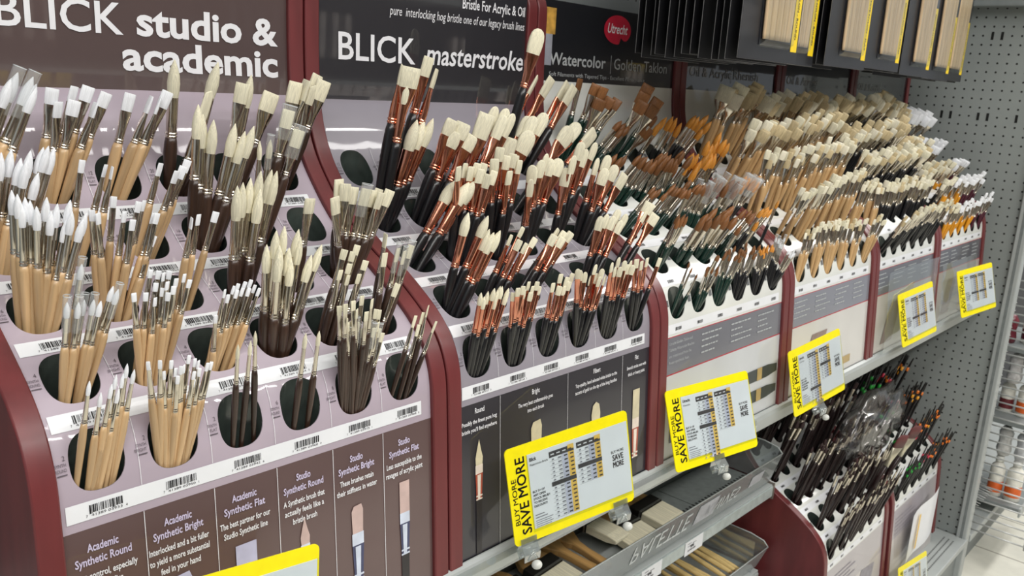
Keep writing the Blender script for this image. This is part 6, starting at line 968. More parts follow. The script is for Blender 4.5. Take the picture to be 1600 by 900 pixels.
(6,4,4,'k','s',[(193,-2233,2889,13448,-2236,2509,14458,-46),(193,-2160,2926,13490,-2120,2493,14511,-47),(193,-2096,2964,13532,-2014,2446,14588,-83),(193,-2035,2852,13408,-1909,2356,14422,-90)]),
(6,5,4,'k','s',[(194,-1605,2889,13448,-1578,2512,14449,-24),(194,-1523,2926,13490,-1461,2485,14493,-81),(194,-1478,2964,13532,-1392,2440,14563,-60),(194,-1399,2852,13408,-1300,2328,14397,-54)]),
(6,0,3,'k','s',[(195,-4745,2306,12904,-4702,2026,13780,-65),(195,-4673,2395,12971,-4610,2036,13917,-52),(195,-4719,2424,12994,-4708,2021,13941,-89),(196,-4565,2275,12882,-4492,1965,13747,-34),(195,-4607,2366,12948,-4506,1983,13874,-59),(197,-4507,2336,12926,-4386,1958,13831,-74)]),
(6,1,3,'k','s',[(195,-4127,2424,12994,-4129,2100,13929,-41),(197,-4062,2275,12882,-4012,2012,13748,-62),(195,-4033,2366,12948,-3952,2028,13868,-45),(195,-3975,2395,12971,-3883,2028,13906,-31),(195,-3946,2306,12904,-3849,1984,13777,-80),(195,-3874,2336,12926,-3736,2000,13824,-49)]),
(6,2,3,'k','s',[(196,-3502,2395,12971,-3482,2067,13903,-64),(197,-3448,2366,12948,-3423,2065,13900,-51),(196,-3408,2275,12882,-3391,2023,13679,-86),(195,-3347,2306,12904,-3271,1986,13785,-58),(197,-3300,2336,12926,-3194,2022,13857,-92),(195,-3258,2424,12994,-3112,2008,13908,-58)]),
(6,3,3,'k','s',[(198,-2886,2366,12948,-2871,2064,13743,-74),(198,-2813,2424,12994,-2753,2072,13850,-76),(198,-2775,2306,12904,-2741,1978,13663,-40),(198,-2727,2395,12971,-2651,2001,13852,-28),(198,-2694,2275,12882,-2611,1934,13645,-24),(198,-2649,2336,12926,-2557,1885,13681,-42)]),
(6,4,3,'k','s',[(198,-2254,2386,12964,-2270,1991,13670,-48),(198,-2175,2351,12937,-2147,2007,13664,-77),(198,-2121,2315,12910,-2062,1971,13646,-70),(198,-2067,2422,12991,-1967,1949,13845,-26),(198,-2038,2279,12884,-1958,1900,13602,-69)]),
(6,5,3,'k','s',[(199,-1604,2351,12937,-1584,2018,13753,-28),(199,-1559,2279,12884,-1549,1962,13583,-84),(199,-1506,2422,12991,-1447,1947,13803,-84),(199,-1434,2315,12910,-1377,1935,13665,-36),(199,-1376,2386,12964,-1249,1887,13765,-36)]),
(6,0,2,'k','s',[(200,-4773,1770,12598,-4766,1399,13267,-84),(201,-4688,1643,12528,-4654,1349,13107,-46),(200,-4742,1664,12540,-4750,1339,13123,-70),(201,-4655,1706,12564,-4585,1291,13302,-62),(201,-4614,1601,12504,-4580,1296,13079,-88),(201,-4646,1622,12516,-4625,1290,13111,-76),(201,-4558,1748,12586,-4472,1302,13305,-69),(201,-4534,1685,12552,-4445,1266,13286,-68),(202,-4492,1727,12575,-4384,1299,13301,-85)]),
(6,1,2,'k','s',[(200,-4124,1727,12575,-4118,1401,13192,-34),(202,-4110,1643,12528,-4090,1344,13126,-41),(202,-4069,1706,12564,-4042,1363,13174,-73),(202,-4000,1601,12504,-3944,1325,13062,-39),(201,-4037,1664,12540,-4017,1317,13141,-75),(200,-3945,1748,12586,-3890,1353,13337,-36),(201,-3964,1770,12598,-3892,1322,13317,-23),(201,-3916,1622,12516,-3864,1279,13099,-48),(202,-3883,1685,12552,-3784,1280,13292,-45)]),
(6,2,2,'k','s',[(201,-3479,1685,12552,-3444,1397,13154,-54),(201,-3507,1770,12598,-3518,1390,13218,-72),(202,-3434,1643,12528,-3396,1360,13112,-62),(201,-3405,1601,12504,-3388,1257,13170,-46),(201,-3385,1706,12564,-3331,1343,13160,-72),(200,-3359,1748,12586,-3296,1307,13310,-87),(202,-3336,1622,12516,-3275,1272,13116,-73),(202,-3268,1664,12540,-3196,1297,13145,-82),(202,-3236,1727,12575,-3107,1290,13293,-43)]),
(6,3,2,'y','s',[(203,-2876,1739,12582,-2867,1376,13201,-53),(204,-2844,1685,12552,-2833,1369,13139,-40),(203,-2786,1712,12567,-2758,1364,13164,-24),(204,-2752,1631,12521,-2707,1304,13102,-45),(203,-2721,1604,12505,-2664,1306,13087,-51),(203,-2670,1767,12596,-2563,1334,13319,-60),(203,-2622,1658,12537,-2501,1221,13256,-40)]),
(6,4,2,'y','s',[(205,-2253,1638,12525,-2243,1372,13093,-26),(205,-2190,1607,12507,-2172,1256,13170,-48),(205,-2104,1701,12561,-2020,1296,13303,-29),(205,-2156,1732,12578,-2080,1330,13323,-77),(205,-2013,1765,12595,-1892,1335,13318,-69),(205,-2046,1669,12543,-1969,1253,13280,-26)]),
(6,5,2,'u','s',[(206,-1637,1732,12578,-1623,1299,13309,-80),(206,-1574,1765,12595,-1558,1331,13325,-45),(206,-1533,1669,12543,-1501,1232,13271,-56),(206,-1490,1607,12507,-1426,1213,13257,-67),(206,-1440,1701,12561,-1374,1285,13299,-60),(206,-1394,1638,12525,-1318,1211,13256,-59)]),
(6,0,1,'k','s',[(207,-4741,980,12098,-4719,786,12803,-78),(208,-4711,1011,12125,-4685,748,12856,-79),(208,-4629,1114,12202,-4551,784,12941,-77),(207,-4579,1079,12177,-4526,756,12912,-54),(207,-4518,1044,12152,-4447,732,12906,-55)]),
(6,1,1,'y','s',[(208,-4118,1011,12125,-4105,790,12907,-25),(208,-4044,980,12098,-3994,787,12886,-42),(207,-4024,1044,12152,-3978,759,12922,-51),(208,-3954,1114,12202,-3860,776,12971,-74),(208,-3894,1079,12177,-3816,752,12961,-33)]),
(6,2,1,'y','s',[(209,-3464,980,12098,-3425,827,12804,-34),(209,-3434,1011,12125,-3389,786,12871,-58),(209,-3381,1044,12152,-3328,796,12902,-37),(209,-3332,1114,12202,-3265,751,12988,-74),(209,-3268,1079,12177,-3164,763,12972,-53)]),
(6,3,1,'y','s',[(209,-2880,1024,12135,-2894,773,12901,-29),(209,-2785,984,12101,-2739,767,12796,-42),(209,-2708,1109,12199,-2624,797,12990,-79),(209,-2638,1066,12168,-2531,758,12929,-81)]),
(6,4,1,'u','s',[(209,-2233,1024,12135,-2203,795,12839,-57),(209,-2156,984,12101,-2111,743,12809,-47),(209,-2086,1109,12199,-2005,782,12963,-53),(209,-2025,1066,12168,-1949,730,12858,-63)]),
(6,5,1,'u','s',[(209,-1607,1066,12168,-1592,781,12950,-52),(209,-1542,1024,12135,-1528,754,12937,-32),(209,-1458,984,12101,-1393,720,12818,-70),(209,-1400,1109,12199,-1287,746,13018,-76)]),
(6,0,0,'y','s',[(210,-4783,632,11542,-4767,495,12233,-88),(211,-4720,635,11569,-4676,470,12285,-28),(211,-4694,660,11620,-4665,474,12340,-76),(211,-4632,628,11512,-4596,423,12228,-30),(212,-4592,668,11649,-4543,430,12381,-43),(211,-4559,625,11481,-4497,400,12221,-32),(212,-4512,641,11576,-4413,404,12328,-48)]),
(6,1,0,'y','s',[(213,-4138,632,11542,-4121,485,12274,-52),(213,-4101,660,11620,-4068,506,12326,-81),(213,-3997,635,11569,-3928,475,12266,-24),(213,-4049,625,11481,-4038,440,12198,-35),(213,-3964,628,11512,-3880,449,12210,-70),(213,-3927,641,11576,-3833,426,12314,-84),(213,-3858,668,11649,-3748,422,12351,-57)]),
(6,2,0,'y','s',[(213,-3520,658,11612,-3506,510,12363,-24),(213,-3431,626,11484,-3393,474,12200,-44),(213,-3422,633,11571,-3377,462,12359,-47),(213,-3352,633,11554,-3290,439,12271,-32),(213,-3321,629,11520,-3233,439,12235,-80),(213,-3249,668,11647,-3136,463,12413,-61)]),
(6,3,0,'y','s',[(213,-2883,668,11647,-2881,504,12343,-74),(213,-2809,626,11484,-2765,475,12256,-87),(213,-2782,629,11520,-2731,481,12263,-69),(213,-2735,658,11612,-2662,451,12322,-26),(213,-2674,633,11571,-2595,430,12293,-30),(213,-2620,633,11554,-2534,394,12284,-57)]),
(6,4,0,'u','s',[(213,-2229,626,11484,-2200,516,12252,-25),(213,-2199,629,11520,-2147,492,12343,-48),(213,-2152,633,11571,-2122,484,12399,-62),(213,-2102,633,11554,-2049,461,12352,-84),(213,-2000,668,11647,-1904,442,12491,-38),(213,-2046,658,11612,-1960,431,12475,-41)]),
(6,5,0,'u','s',[(213,-1605,626,11484,-1601,517,12295,-27),(213,-1588,633,11554,-1548,473,12337,-74),(213,-1539,633,11571,-1488,437,12364,-28),(213,-1475,658,11612,-1434,444,12462,-72),(213,-1421,629,11520,-1347,419,12319,-89),(213,-1360,668,11647,-1241,454,12488,-68)]),
(15,0,0,'b','s',[(214,-9223,617,4248,-9191,369,5361,37),(214,-9178,625,4272,-9082,346,5367,43),(214,-9146,638,4317,-8954,414,5528,-37),(214,-9104,624,4269,-8941,265,5471,33),(214,-9068,595,4189,-8837,356,5440,43),(214,-9014,635,4310,-8721,408,5575,26),(214,-8965,641,4328,-8751,295,5577,-27)]),
(16,0,0,'h','G',[(215,-4766,612,4237,-4635,340,5234,-6),(215,-4721,620,4256,-4584,417,5402,-17),(215,-4656,626,4275,-4465,299,5361,5),(215,-4625,597,4221,-4450,290,5318,-47),(215,-4560,638,4317,-4385,394,5394,-27),(215,-4505,622,4262,-4222,366,5410,43)]),
(15,1,0,'b','s',[(214,-8595,595,4216,-8510,293,5493,49),(214,-8563,600,4225,-8453,327,5476,4),(214,-8499,623,4266,-8388,406,5419,-16),(214,-8472,596,4198,-8300,387,5503,29),(214,-8430,626,4279,-8215,302,5484,-33),(214,-8385,634,4305,-8189,354,5599,-18),(214,-8337,561,4202,-8019,353,5482,37)]),
(16,1,0,'h','G',[(215,-4141,598,4214,-4042,335,5281,8),(215,-4071,599,4217,-3868,288,5377,-17),(215,-4027,632,4297,-3844,451,5305,35),(215,-3972,598,4223,-3802,288,5244,0),(215,-3948,595,4184,-3765,363,5247,3),(215,-3896,598,4219,-3649,341,5206,6)]),
(15,2,0,'b','s',[(214,-7964,599,4217,-7820,296,5468,-15),(214,-7942,597,4200,-7903,416,5323,5),(214,-7884,598,4223,-7762,304,5426,-25),(214,-7854,640,4326,-7642,305,5580,-5),(214,-7807,594,4176,-7552,261,5444,-16),(214,-7747,597,4222,-7534,269,5424,7),(214,-7704,592,4156,-7411,220,5386,-44)]),
(16,2,0,'r','P',[(215,-3497,632,4299,-3400,387,5480,-20),(215,-3465,624,4269,-3346,340,5285,-6),(215,-3403,624,4269,-3198,313,5450,-47),(215,-3346,597,4205,-3180,421,5263,-39),(215,-3308,639,4321,-3123,378,5355,-40),(215,-3253,592,4162,-2910,337,5314,30)]),
(15,3,0,'b','s',[(216,-7345,593,4172,-7271,334,5388,18),(216,-7313,612,4237,-7268,348,5386,30),(216,-7247,592,4156,-7098,259,5450,-12),(216,-7226,634,4307,-7015,372,5448,-40),(216,-7169,636,4314,-6978,414,5538,31),(216,-7137,599,4224,-6864,275,5388,-1),(216,-7085,630,4291,-6842,403,5561,-17)]),
(16,3,0,'q','O',[(215,-2892,592,4163,-2802,369,5375,38),(215,-2830,599,4220,-2707,348,5257,48),(215,-2766,593,4165,-2619,309,5220,-29),(215,-2725,594,4179,-2550,251,5339,44),(215,-2665,627,4282,-2476,313,5396,-49),(215,-2623,640,4324,-2279,450,5497,34)]),
(15,4,0,'b','s',[(216,-6709,598,4212,-6686,255,5433,12),(216,-6675,617,4248,-6517,390,5503,-4),(216,-6629,629,4287,-6495,305,5424,39),(216,-6603,629,4288,-6440,414,5561,2),(216,-6535,630,4291,-6300,381,5385,38),(216,-6509,599,4218,-6272,256,5414,46),(216,-6463,595,4185,-6179,283,5393,2)]),
(16,4,0,'q','Y',[(215,-2246,641,4328,-2186,373,5439,13),(215,-2198,590,4139,-2104,397,5189,50),(215,-2155,634,4306,-1976,405,5407,33),(215,-2111,597,4202,-1944,404,5414,-29),(215,-2054,639,4321,-1886,433,5394,-11),(215,-2010,639,4321,-1819,421,5337,4)]),
(15,5,0,'b','s',[(216,-6090,634,4307,-5994,444,5419,-46),(216,-6058,636,4311,-5941,358,5493,-26),(216,-6009,621,4260,-5864,349,5574,-5),(216,-5947,597,4222,-5809,278,5346,-20),(216,-5906,623,4266,-5656,334,5455,15),(216,-5868,606,4228,-5668,265,5517,23),(216,-5828,633,4303,-5604,414,5510,-13)]),
(16,5,0,'q','O',[(215,-1615,594,4220,-1483,272,5381,-37),(215,-1582,597,4207,-1462,404,5282,9),(215,-1520,622,4262,-1354,428,5405,33),(215,-1476,593,4167,-1270,245,5339,-49),(215,-1435,605,4227,-1189,390,5384,3),(215,-1370,594,4180,-1079,346,5207,39)]),
(15,0,1,'b','s',[(217,-9208,1005,4803,-9085,746,6280,43),(217,-9082,977,4781,-8904,743,6037,-8),(217,-9004,999,4799,-8749,725,6045,36)]),
(16,0,1,'h','G',[(218,-4766,1042,4831,-4624,818,6085,49),(218,-4695,1094,4867,-4587,870,6054,-3),(218,-4629,984,4787,-4391,709,5867,43),(218,-4590,1044,4832,-4292,748,6057,-39),(218,-4519,1091,4865,-4193,841,6002,23)]),
(15,1,1,'b','s',[(217,-8592,1025,4818,-8478,646,6057,18),(217,-8532,1067,4848,-8458,690,6127,-30),(217,-8504,997,4797,-8350,614,6112,24),(217,-8457,1064,4846,-8294,782,6142,47),(217,-8396,1056,4840,-8082,701,6195,-46),(217,-8344,1014,4810,-8085,659,6213,-20)]),
(16,1,1,'h','G',[(218,-4128,945,4754,-4020,575,6041,-2),(218,-4075,987,4789,-3931,684,6010,-41),(218,-4012,957,4764,-3847,640,5928,10),(218,-3938,957,4764,-3659,628,5858,-17),(218,-3899,1025,4818,-3649,764,5893,9)]),
(15,2,1,'b','s',[(217,-7957,971,4776,-7833,647,6025,50),(217,-7915,1084,4860,-7793,810,6211,-12),(217,-7867,965,4771,-7733,653,6111,-32),(217,-7810,1023,4816,-7581,606,6216,49),(217,-7767,1047,4834,-7567,771,6247,-40),(217,-7717,969,4774,-7381,750,6066,35)]),
(16,2,1,'r','P',[(218,-3489,953,4761,-3354,640,5881,0),(218,-3438,969,4774,-3350,735,5963,22),(218,-3374,970,4776,-3216,661,5871,-21),(218,-3310,973,4778,-3007,673,5974,12),(218,-3249,1094,4867,-3036,893,6002,29)]),
(15,3,1,'b','s',[(219,-7345,979,4782,-7322,599,6067,-4),(219,-7298,974,4778,-7120,712,6224,-39),(219,-7248,1098,4869,-7041,858,6132,-19),(219,-7195,994,4795,-7024,724,6261,-10),(219,-7132,1012,4808,-6915,764,6283,-34),(219,-7083,950,4758,-6803,686,6129,27)]),
(16,3,1,'q','O',[(218,-2860,1018,4813,-2708,797,6095,-37),(218,-2814,1010,4807,-2634,718,5900,-17),(218,-2766,998,4797,-2613,744,6021,6),(218,-2708,986,4789,-2452,724,6042,32),(218,-2620,972,4777,-2360,692,5999,-50)]),
(15,4,1,'b','s',[(219,-6724,1061,4844,-6586,742,6075,-32),(219,-6661,966,4772,-6587,589,6061,-26),(219,-6599,1072,4851,-6460,825,6188,1),(219,-6577,949,4757,-6434,689,6173,-21),(219,-6506,994,4795,-6273,731,6013,41),(219,-6476,1006,4804,-6171,785,6128,-12)]),
(16,4,1,'q','Y',[(218,-2244,1001,4800,-2088,797,6030,-49),(218,-2198,1079,4856,-2050,843,6062,37),(218,-2115,948,4756,-1973,755,5862,37),(218,-2070,1069,4850,-1873,853,5968,-20),(218,-2002,993,4794,-1702,748,5998,-47)]),
(15,5,1,'b','s',[(219,-6075,981,4784,-6010,660,6079,-12),(219,-6044,947,4756,-5888,666,6005,2),(219,-5975,981,4785,-5796,646,6113,20),(219,-5939,936,4746,-5807,677,5986,45),(219,-5889,985,4787,-5715,625,5987,5),(219,-5840,973,4778,-5573,736,6084,-12)]),
(16,5,1,'q','O',[(218,-1632,1035,4826,-1548,834,6048,-48),(218,-1571,988,4790,-1476,665,6045,-31),(218,-1490,1102,4872,-1208,733,6134,-23),(218,-1426,1000,4799,-1218,692,5998,-14),(218,-1391,1091,4865,-1090,768,6006,44)]),
(15,0,2,'b','s',[(220,-9213,1616,5188,-9024,1192,6768,21),(220,-9144,1715,5243,-9039,1451,6638,29),(220,-9094,1626,5194,-8810,1326,6620,41),(220,-9028,1712,5241,-8809,1320,6720,-24),(220,-8982,1596,5177,-8616,1261,6572,4)]),
(16,0,2,'h','G',[(221,-4765,1610,5185,-4658,1290,6704,-2),(221,-4708,1720,5245,-4608,1386,6576,-35),(221,-4620,1615,5188,-4310,1196,6558,30),(221,-4584,1664,5215,-4304,1414,6698,-21),(221,-4527,1709,5239,-4229,1344,6541,45)]),
(15,1,2,'b','s',[(220,-8585,1682,5225,-8512,1361,6726,-43),(220,-8533,1646,5206,-8396,1377,6600,-34),(220,-8455,1678,5223,-8162,1362,6792,35),(220,-8418,1557,5154,-8137,1229,6703,7),(220,-8356,1636,5200,-8076,1324,6546,-43)]),
(16,1,2,'h','G',[(221,-4139,1566,5159,-3956,1180,6667,-44),(221,-4082,1672,5220,-3936,1293,6677,-30),(221,-4020,1609,5184,-3857,1271,6611,-26),(221,-3934,1716,5243,-3600,1312,6661,-26),(221,-3883,1685,5227,-3485,1429,6580,-13)]),
(15,2,2,'b','s',[(220,-7954,1623,5192,-7882,1250,6762,6),(220,-7895,1664,5215,-7774,1308,6766,0),(220,-7827,1557,5154,-7653,1210,6586,1),(220,-7782,1579,5167,-7516,1131,6737,-36),(220,-7727,1590,5173,-7321,1234,6749,29)]),
(16,2,2,'h','P',[(221,-3499,1719,5244,-3366,1462,6768,-30),(221,-3442,1656,5211,-3260,1404,6726,8),(221,-3391,1743,5257,-3242,1454,6626,39),(221,-3320,1709,5239,-3001,1361,6701,50),(221,-3270,1654,5210,-2983,1430,6522,-9)]),
(15,3,2,'b','s',[(222,-7323,1717,5243,-7127,1329,6729,35),(222,-7275,1575,5165,-7087,1251,6603,30),(222,-7205,1566,5159,-6936,1205,6708,42),(222,-7164,1620,5190,-6872,1331,6577,44),(222,-7083,1595,5176,-6793,1223,6752,-1)]),
(16,3,2,'h','O',[(221,-2870,1617,5189,-2728,1347,6602,12),(221,-2800,1634,5198,-2615,1351,6603,11),(221,-2742,1697,5233,-2432,1407,6740,33),(221,-2695,1687,5227,-2398,1341,6522,-43),(221,-2634,1719,5244,-2279,1325,6700,35)]),
(15,4,2,'b','s',[(222,-6709,1731,5251,-6672,1472,6734,-44),(222,-6636,1613,5187,-6409,1210,6509,36),(222,-6601,1722,5246,-6404,1409,6869,-4),(222,-6538,1636,5200,-6334,1230,6629,-21),(222,-6475,1613,5187,-6139,1342,6708,-1)]),
(16,4,2,'h','Y',[(221,-2256,1607,5183,-2115,1274,6698,33),(221,-2182,1562,5157,-1961,1333,6512,27),(221,-2140,1584,5170,-1873,1158,6610,-12),(221,-2067,1591,5174,-1842,1368,6525,1),(221,-1993,1657,5211,-1656,1369,6578,48)]),
(15,5,2,'b','s',[(222,-6075,1561,5157,-5957,1185,6607,21),(222,-6010,1563,5158,-5790,1118,6656,26),(222,-5948,1565,5159,-5732,1214,6531,36),(222,-5887,1649,5207,-5571,1351,6598,47),(222,-5853,1660,5213,-5599,1338,6666,29)]),
(16,5,2,'h','O',[(221,-1609,1741,5256,-1417,1488,6591,-38),(221,-1551,1665,5216,-1434,1342,6648,-11),(221,-1501,1570,5162,-1259,1257,6584,-46),(221,-1444,1649,5207,-1169,1320,6555,-1),(221,-1393,1577,5166,-1094,1343,6466,-1)]),
(15,0,3,'b','s',[(223,-9213,2321,5601,-9129,1851,7193,34),(223,-9153,2255,5552,-9016,1761,7189,3),(223,-9107,2223,5529,-8959,1834,7120,26),(223,-9023,2358,5629,-8731,2081,7337,-39),(223,-8979,2250,5548,-8575,1937,7242,-6)]),
(16,0,3,'h','G',[(224,-4751,2233,5536,-4617,1840,7254,3),(224,-4687,2341,5616,-4495,1932,7278,-30),(224,-4646,2301,5586,-4341,1957,7412,-26),(224,-4578,2365,5635,-4341,1986,7276,38),(224,-4517,2301,5586,-4064,1820,7279,-29)]),
(15,1,3,'b','s',[(223,-8594,2357,5629,-8535,2001,7407,-41),(223,-8534,2382,5648,-8421,2089,7353,42),(223,-8474,2336,5612,-8155,2031,7255,34),(223,-8421,2335,5612,-8106,2059,7338,-5),(223,-8348,2376,5643,-7947,2077,7260,-9)]),
(16,1,3,'h','G',[(224,-4140,2350,5623,-4009,2069,7179,48),(224,-4060,2308,5591,-3927,1825,7259,-43),(224,-3999,2264,5558,-3701,1998,7131,-2),(224,-3939,2218,5526,-3551,1775,7200,41),(224,-3886,2361,5631,-3559,2053,7369,-44)]),
(15,2,3,'b','s',[(223,-7971,2264,5558,-7916,1855,7131,1),(223,-7913,2296,5582,-7699,2009,7230,-43),(223,-7842,2228,5533,-7596,1934,7063,-28),(223,-7794,2346,5620,-7611,2034,7128,-13),(223,-7709,2282,5571,-7392,1951,7144,49)]),
(16,2,3,'h','P',[(224,-3488,2384,5650,-3253,1994,7244,-28),(224,-3432,2365,5635,-3166,2075,7247,-42),(224,-3396,2309,5592,-3063,1876,7400,-34),(224,-3309,2342,5617,-3028,1962,7273,12),(224,-3254,2217,5525,-2882,1706,7223,47)]),
(15,3,3,'b','s',[(225,-7328,2366,5636,-7124,1947,7243,26),(225,-7275,2316,5597,-7157,1951,7235,-37),(225,-7222,2236,5539,-7071,1862,7268,-24),(225,-7169,2313,5595,-6888,1984,7362,42),(225,-7081,2275,5566,-6682,1955,7320,12)]),
(16,3,3,'h','O',[(224,-2874,2313,5595,-2732,1850,7146,-16),(224,-2821,2230,5534,-2673,1808,7214,42),(224,-2760,2295,5581,-2581,1957,7202,-5),(224,-2705,2270,5563,-2421,1892,7107,2),(224,-2636,2312,5594,-2177,1911,7164,-49)]),
(15,4,3,'b','s',[(225,-6721,2346,5620,-6688,1967,7357,6),(225,-6644,2357,5629,-6414,1898,7339,40),(225,-6581,2223,5530,-6373,1924,7284,-27),(225,-6517,2360,5631,-6289,2027,7136,42),(225,-6481,2316,5598,-6130,2045,7147,25)]),
(16,4,3,'h','Y',[(224,-2252,2349,5623,-2057,1873,7302,-45),(224,-2186,2308,5591,-1995,1859,7417,16),(224,-2116,2390,5655,-1811,1950,7176,19),(224,-2054,2322,5602,-1664,1857,7153,-13),(224,-2000,2281,5571,-1651,1805,7326,7)]),
(15,5,3,'b','s',[(225,-6067,2275,5567,-5876,1973,7269,-6),(225,-6028,2377,5644,-5866,2004,7128,-26),(225,-5955,2219,5526,-5717,1780,7076,-21),(225,-5901,2367,5637,-5518,2056,7278,34),(225,-5839,2353,5626,-5459,1877,7333,-36)]),
(16,5,3,'h','O',[(224,-1614,2372,5641,-1437,1885,7326,-1),(224,-1568,2326,5605,-1383,2032,7293,-38),(224,-1504,2239,5541,-1196,1777,7210,-8),(224,-1431,2351,5624,-1101,2022,7260,47),(224,-1383,2393,5657,-967,2006,7184,-16)]),
(15,0,4,'b','s',[(226,-9205,2926,6199,-9049,2593,7970,5),(226,-9141,2813,6073,-8956,2364,7700,16),(226,-9049,2803,6062,-8712,2399,7782,-44),(226,-8972,2924,6196,-8719,2582,7715,-46)]),
(16,0,4,'h','G',[(227,-4750,2892,6160,-4632,2524,7853,46),(227,-4674,2817,6077,-4421,2456,7855,-18),(227,-4589,2825,6085,-4275,2373,7695,35),(227,-4517,2852,6115,-4128,2436,7807,26)]),
(15,1,4,'b','s',[(226,-8584,2839,6101,-8477,2421,7908,-36),(226,-8520,2828,6089,-8300,2346,7736,21),(226,-8427,2815,6074,-8240,2484,7692,33),(226,-8365,2888,6155,-7969,2472,7705,-9)]),
(16,1,4,'h','G',[(227,-4135,2913,6184,-4043,2644,7852,37),(227,-4042,2891,6158,-3749,2433,8001,-27),(227,-3962,2928,6201,-3697,2631,7843,35),(227,-3889,2813,6072,-3535,2277,7961,-41)]),
(15,2,4,'b','s',[(226,-7965,2791,6048,-7921,2353,7764,-20),(226,-7869,2781,6038,-7573,2431,7790,-46),(226,-7803,2800,6058,-7448,2374,7658,19),(226,-7721,2886,6153,-7411,2577,7918,9)]),
(16,2,4,'h','P',[(227,-3487,2805,6063,-3253,2423,7675,-25),(227,-3419,2835,6096,-3227,2415,7971,7),(227,-3332,2800,6058,-2885,2403,7875,-4),(227,-3254,2925,6197,-2857,2617,7857,31)]),
(15,3,4,'b','s',[(228,-7342,2909,6179,-7277,2435,7903,-28),(228,-7252,2794,6051,-7111,2449,7872,-5),(228,-7165,2886,6153,-6934,2476,7932,-47),(228,-7112,2907,6177,-6829,2565,7869,8)]),
(16,3,4,'h','O',[(227,-2864,2902,6171,-2692,2602,7845,43),(227,-2799,2897,6165,-2520,2386,8053,50),(227,-2722,2841,6103,-2464,2362,7696,46),(227,-2647,2916,6187,-2240,2595,7798,32)]),
(15,4,4,'b','s',[(228,-6689,2869,6134,-6516,2364,7866,4),(228,-6625,2901,6170,-6371,2612,7743,-15),(228,-6536,2808,6067,-6184,2435,7815,-42),(228,-6489,2798,6056,-6180,2270,7842,7)]),
(16,4,4,'h','Y',[(227,-2245,2817,6076,-2148,2424,7758,-46),(227,-2162,2888,6154,-1851,2400,7928,-42),(227,-2087,2863,6127,-1793,2588,7825,2),(227,-2002,2818,6078,-1574,2523,7906,-20)]),
(15,5,4,'b','s',[(228,-6072,2789,6047,-5896,2451,7617,-39),(228,-5989,2867,6131,-5812,2561,7670,-44),(228,-5917,2817,6077,-5594,2469,7894,-19),(228,-5836,2799,6057,-5419,2370,7548,-15)]),
(16,5,4,'h','O',[(227,-1599,2926,6199,-1384,2605,8105,-47),(227,-1547,2878,6144,-1362,2544,7768,-49),(227,-1466,2859,6123,-1064,2488,7818,-28),(227,-1397,2831,6092,-890,2334,7940,45)])]
def sup(rx, ry, z, n, e=1.0):
    return [(math.copysign(abs(math.cos(a)) ** e, math.cos(a)) * rx, math.copysign(abs(math.sin(a)) ** e, math.sin(a)) * ry, z) for a in [2 * math.pi * (i + .5) / n for i in range(n)]]
def brush_rings(kind, D, BL, FL, HD, HL, n):
    """Rings for handle, ferrule and bristle head; z runs up from the handle's end."""
    rj = min(HD * .40, max(D * .52, HD * .33)) if kind == 'R' else HD * .37
    z0, z1, z2 = HL, HL + FL, HL + FL + BL
    han = [sup(HD * q, HD * q, z, n) for q, z in ((.16, 0), (.25, .003), (.30, .02), (.34, HL * .35), (.45, HL * .66), (.5, HL * .84), (.46, HL * .95))] + [sup(rj * .98, rj * .98, HL + .001, n)]
    T = max(.0014, D * .24); R = D / 2
    crimp = [(0, 1.0), (.025, 1.14), (.05, 1.13), (.065, .97), (.08, .97), (.10, 1.14), (.125, 1.13), (.14, .97), (.16, 1.0)]
    fer = [sup(rj * q, rj * q, z0 + FL * t, n) for t, q in crimp]
    if kind == 'R':
        fer += [sup(rj * (1 - t) + R * .94 * t, rj * (1 - t) + R * .94 * t, z0 + FL * (.16 + .84 * t), n) for t in (.35, .7, 1)]
        prof = ((-.06, .86), (0, .90), (.15, 1.02), (.38, 1.08), (.6, .92), (.78, .62), (.9, .34), (1, .07))
        bri = [sup(R * q, R * q, z1 + BL * t, n) for t, q in prof]
    else:
        W_ = R
        for t in (.3, .5, .72, .88, 1.0):
            k = max(0, (t - .3) / .7); k = k * k * (3 - 2 * k)
            fer.append(sup(rj * (1 - k) + W_ * .96 * k, rj * (1 - k) + T * .62 * k, z0 + FL * t, n, 1 - .35 * k))
        wd = {'F': ((-.05, .92, .9), (0, .95, .95), (.3, 1.0, 1.05), (.75, 1.03, .8), (.97, 1.02, .5), (1, .98, .3)),
              'A': ((-.05, .92, .9), (0, .95, .95), (.3, 1.0, 1.05), (.75, 1.02, .8), (.97, 1.0, .5), (1, .96, .3)),
              'B': ((-.05, .92, .9), (0, .95, .95), (.35, 1.04, 1.13), (.75, 1.03, .85), (.92, .97, .6), (1, .82, .3)),
              'L': ((-.05, .90, .9), (0, .93, .95), (.3, 1.04, 1.15), (.6, 1.05, 1.0), (.8, .92, .75), (.92, .68, .5), (1, .25, .25))}[kind]
        bri = [sup(W_ * a, T * .62 * q, z1 + BL * t, n, .65) for t, a, q in wd]
        if kind == 'A': bri = [[(x, y, z + (x * .55 if z > z1 + BL * .5 else 0)) for x, y, z in r] for r in bri]
    return han, fer, bri
BM = {}
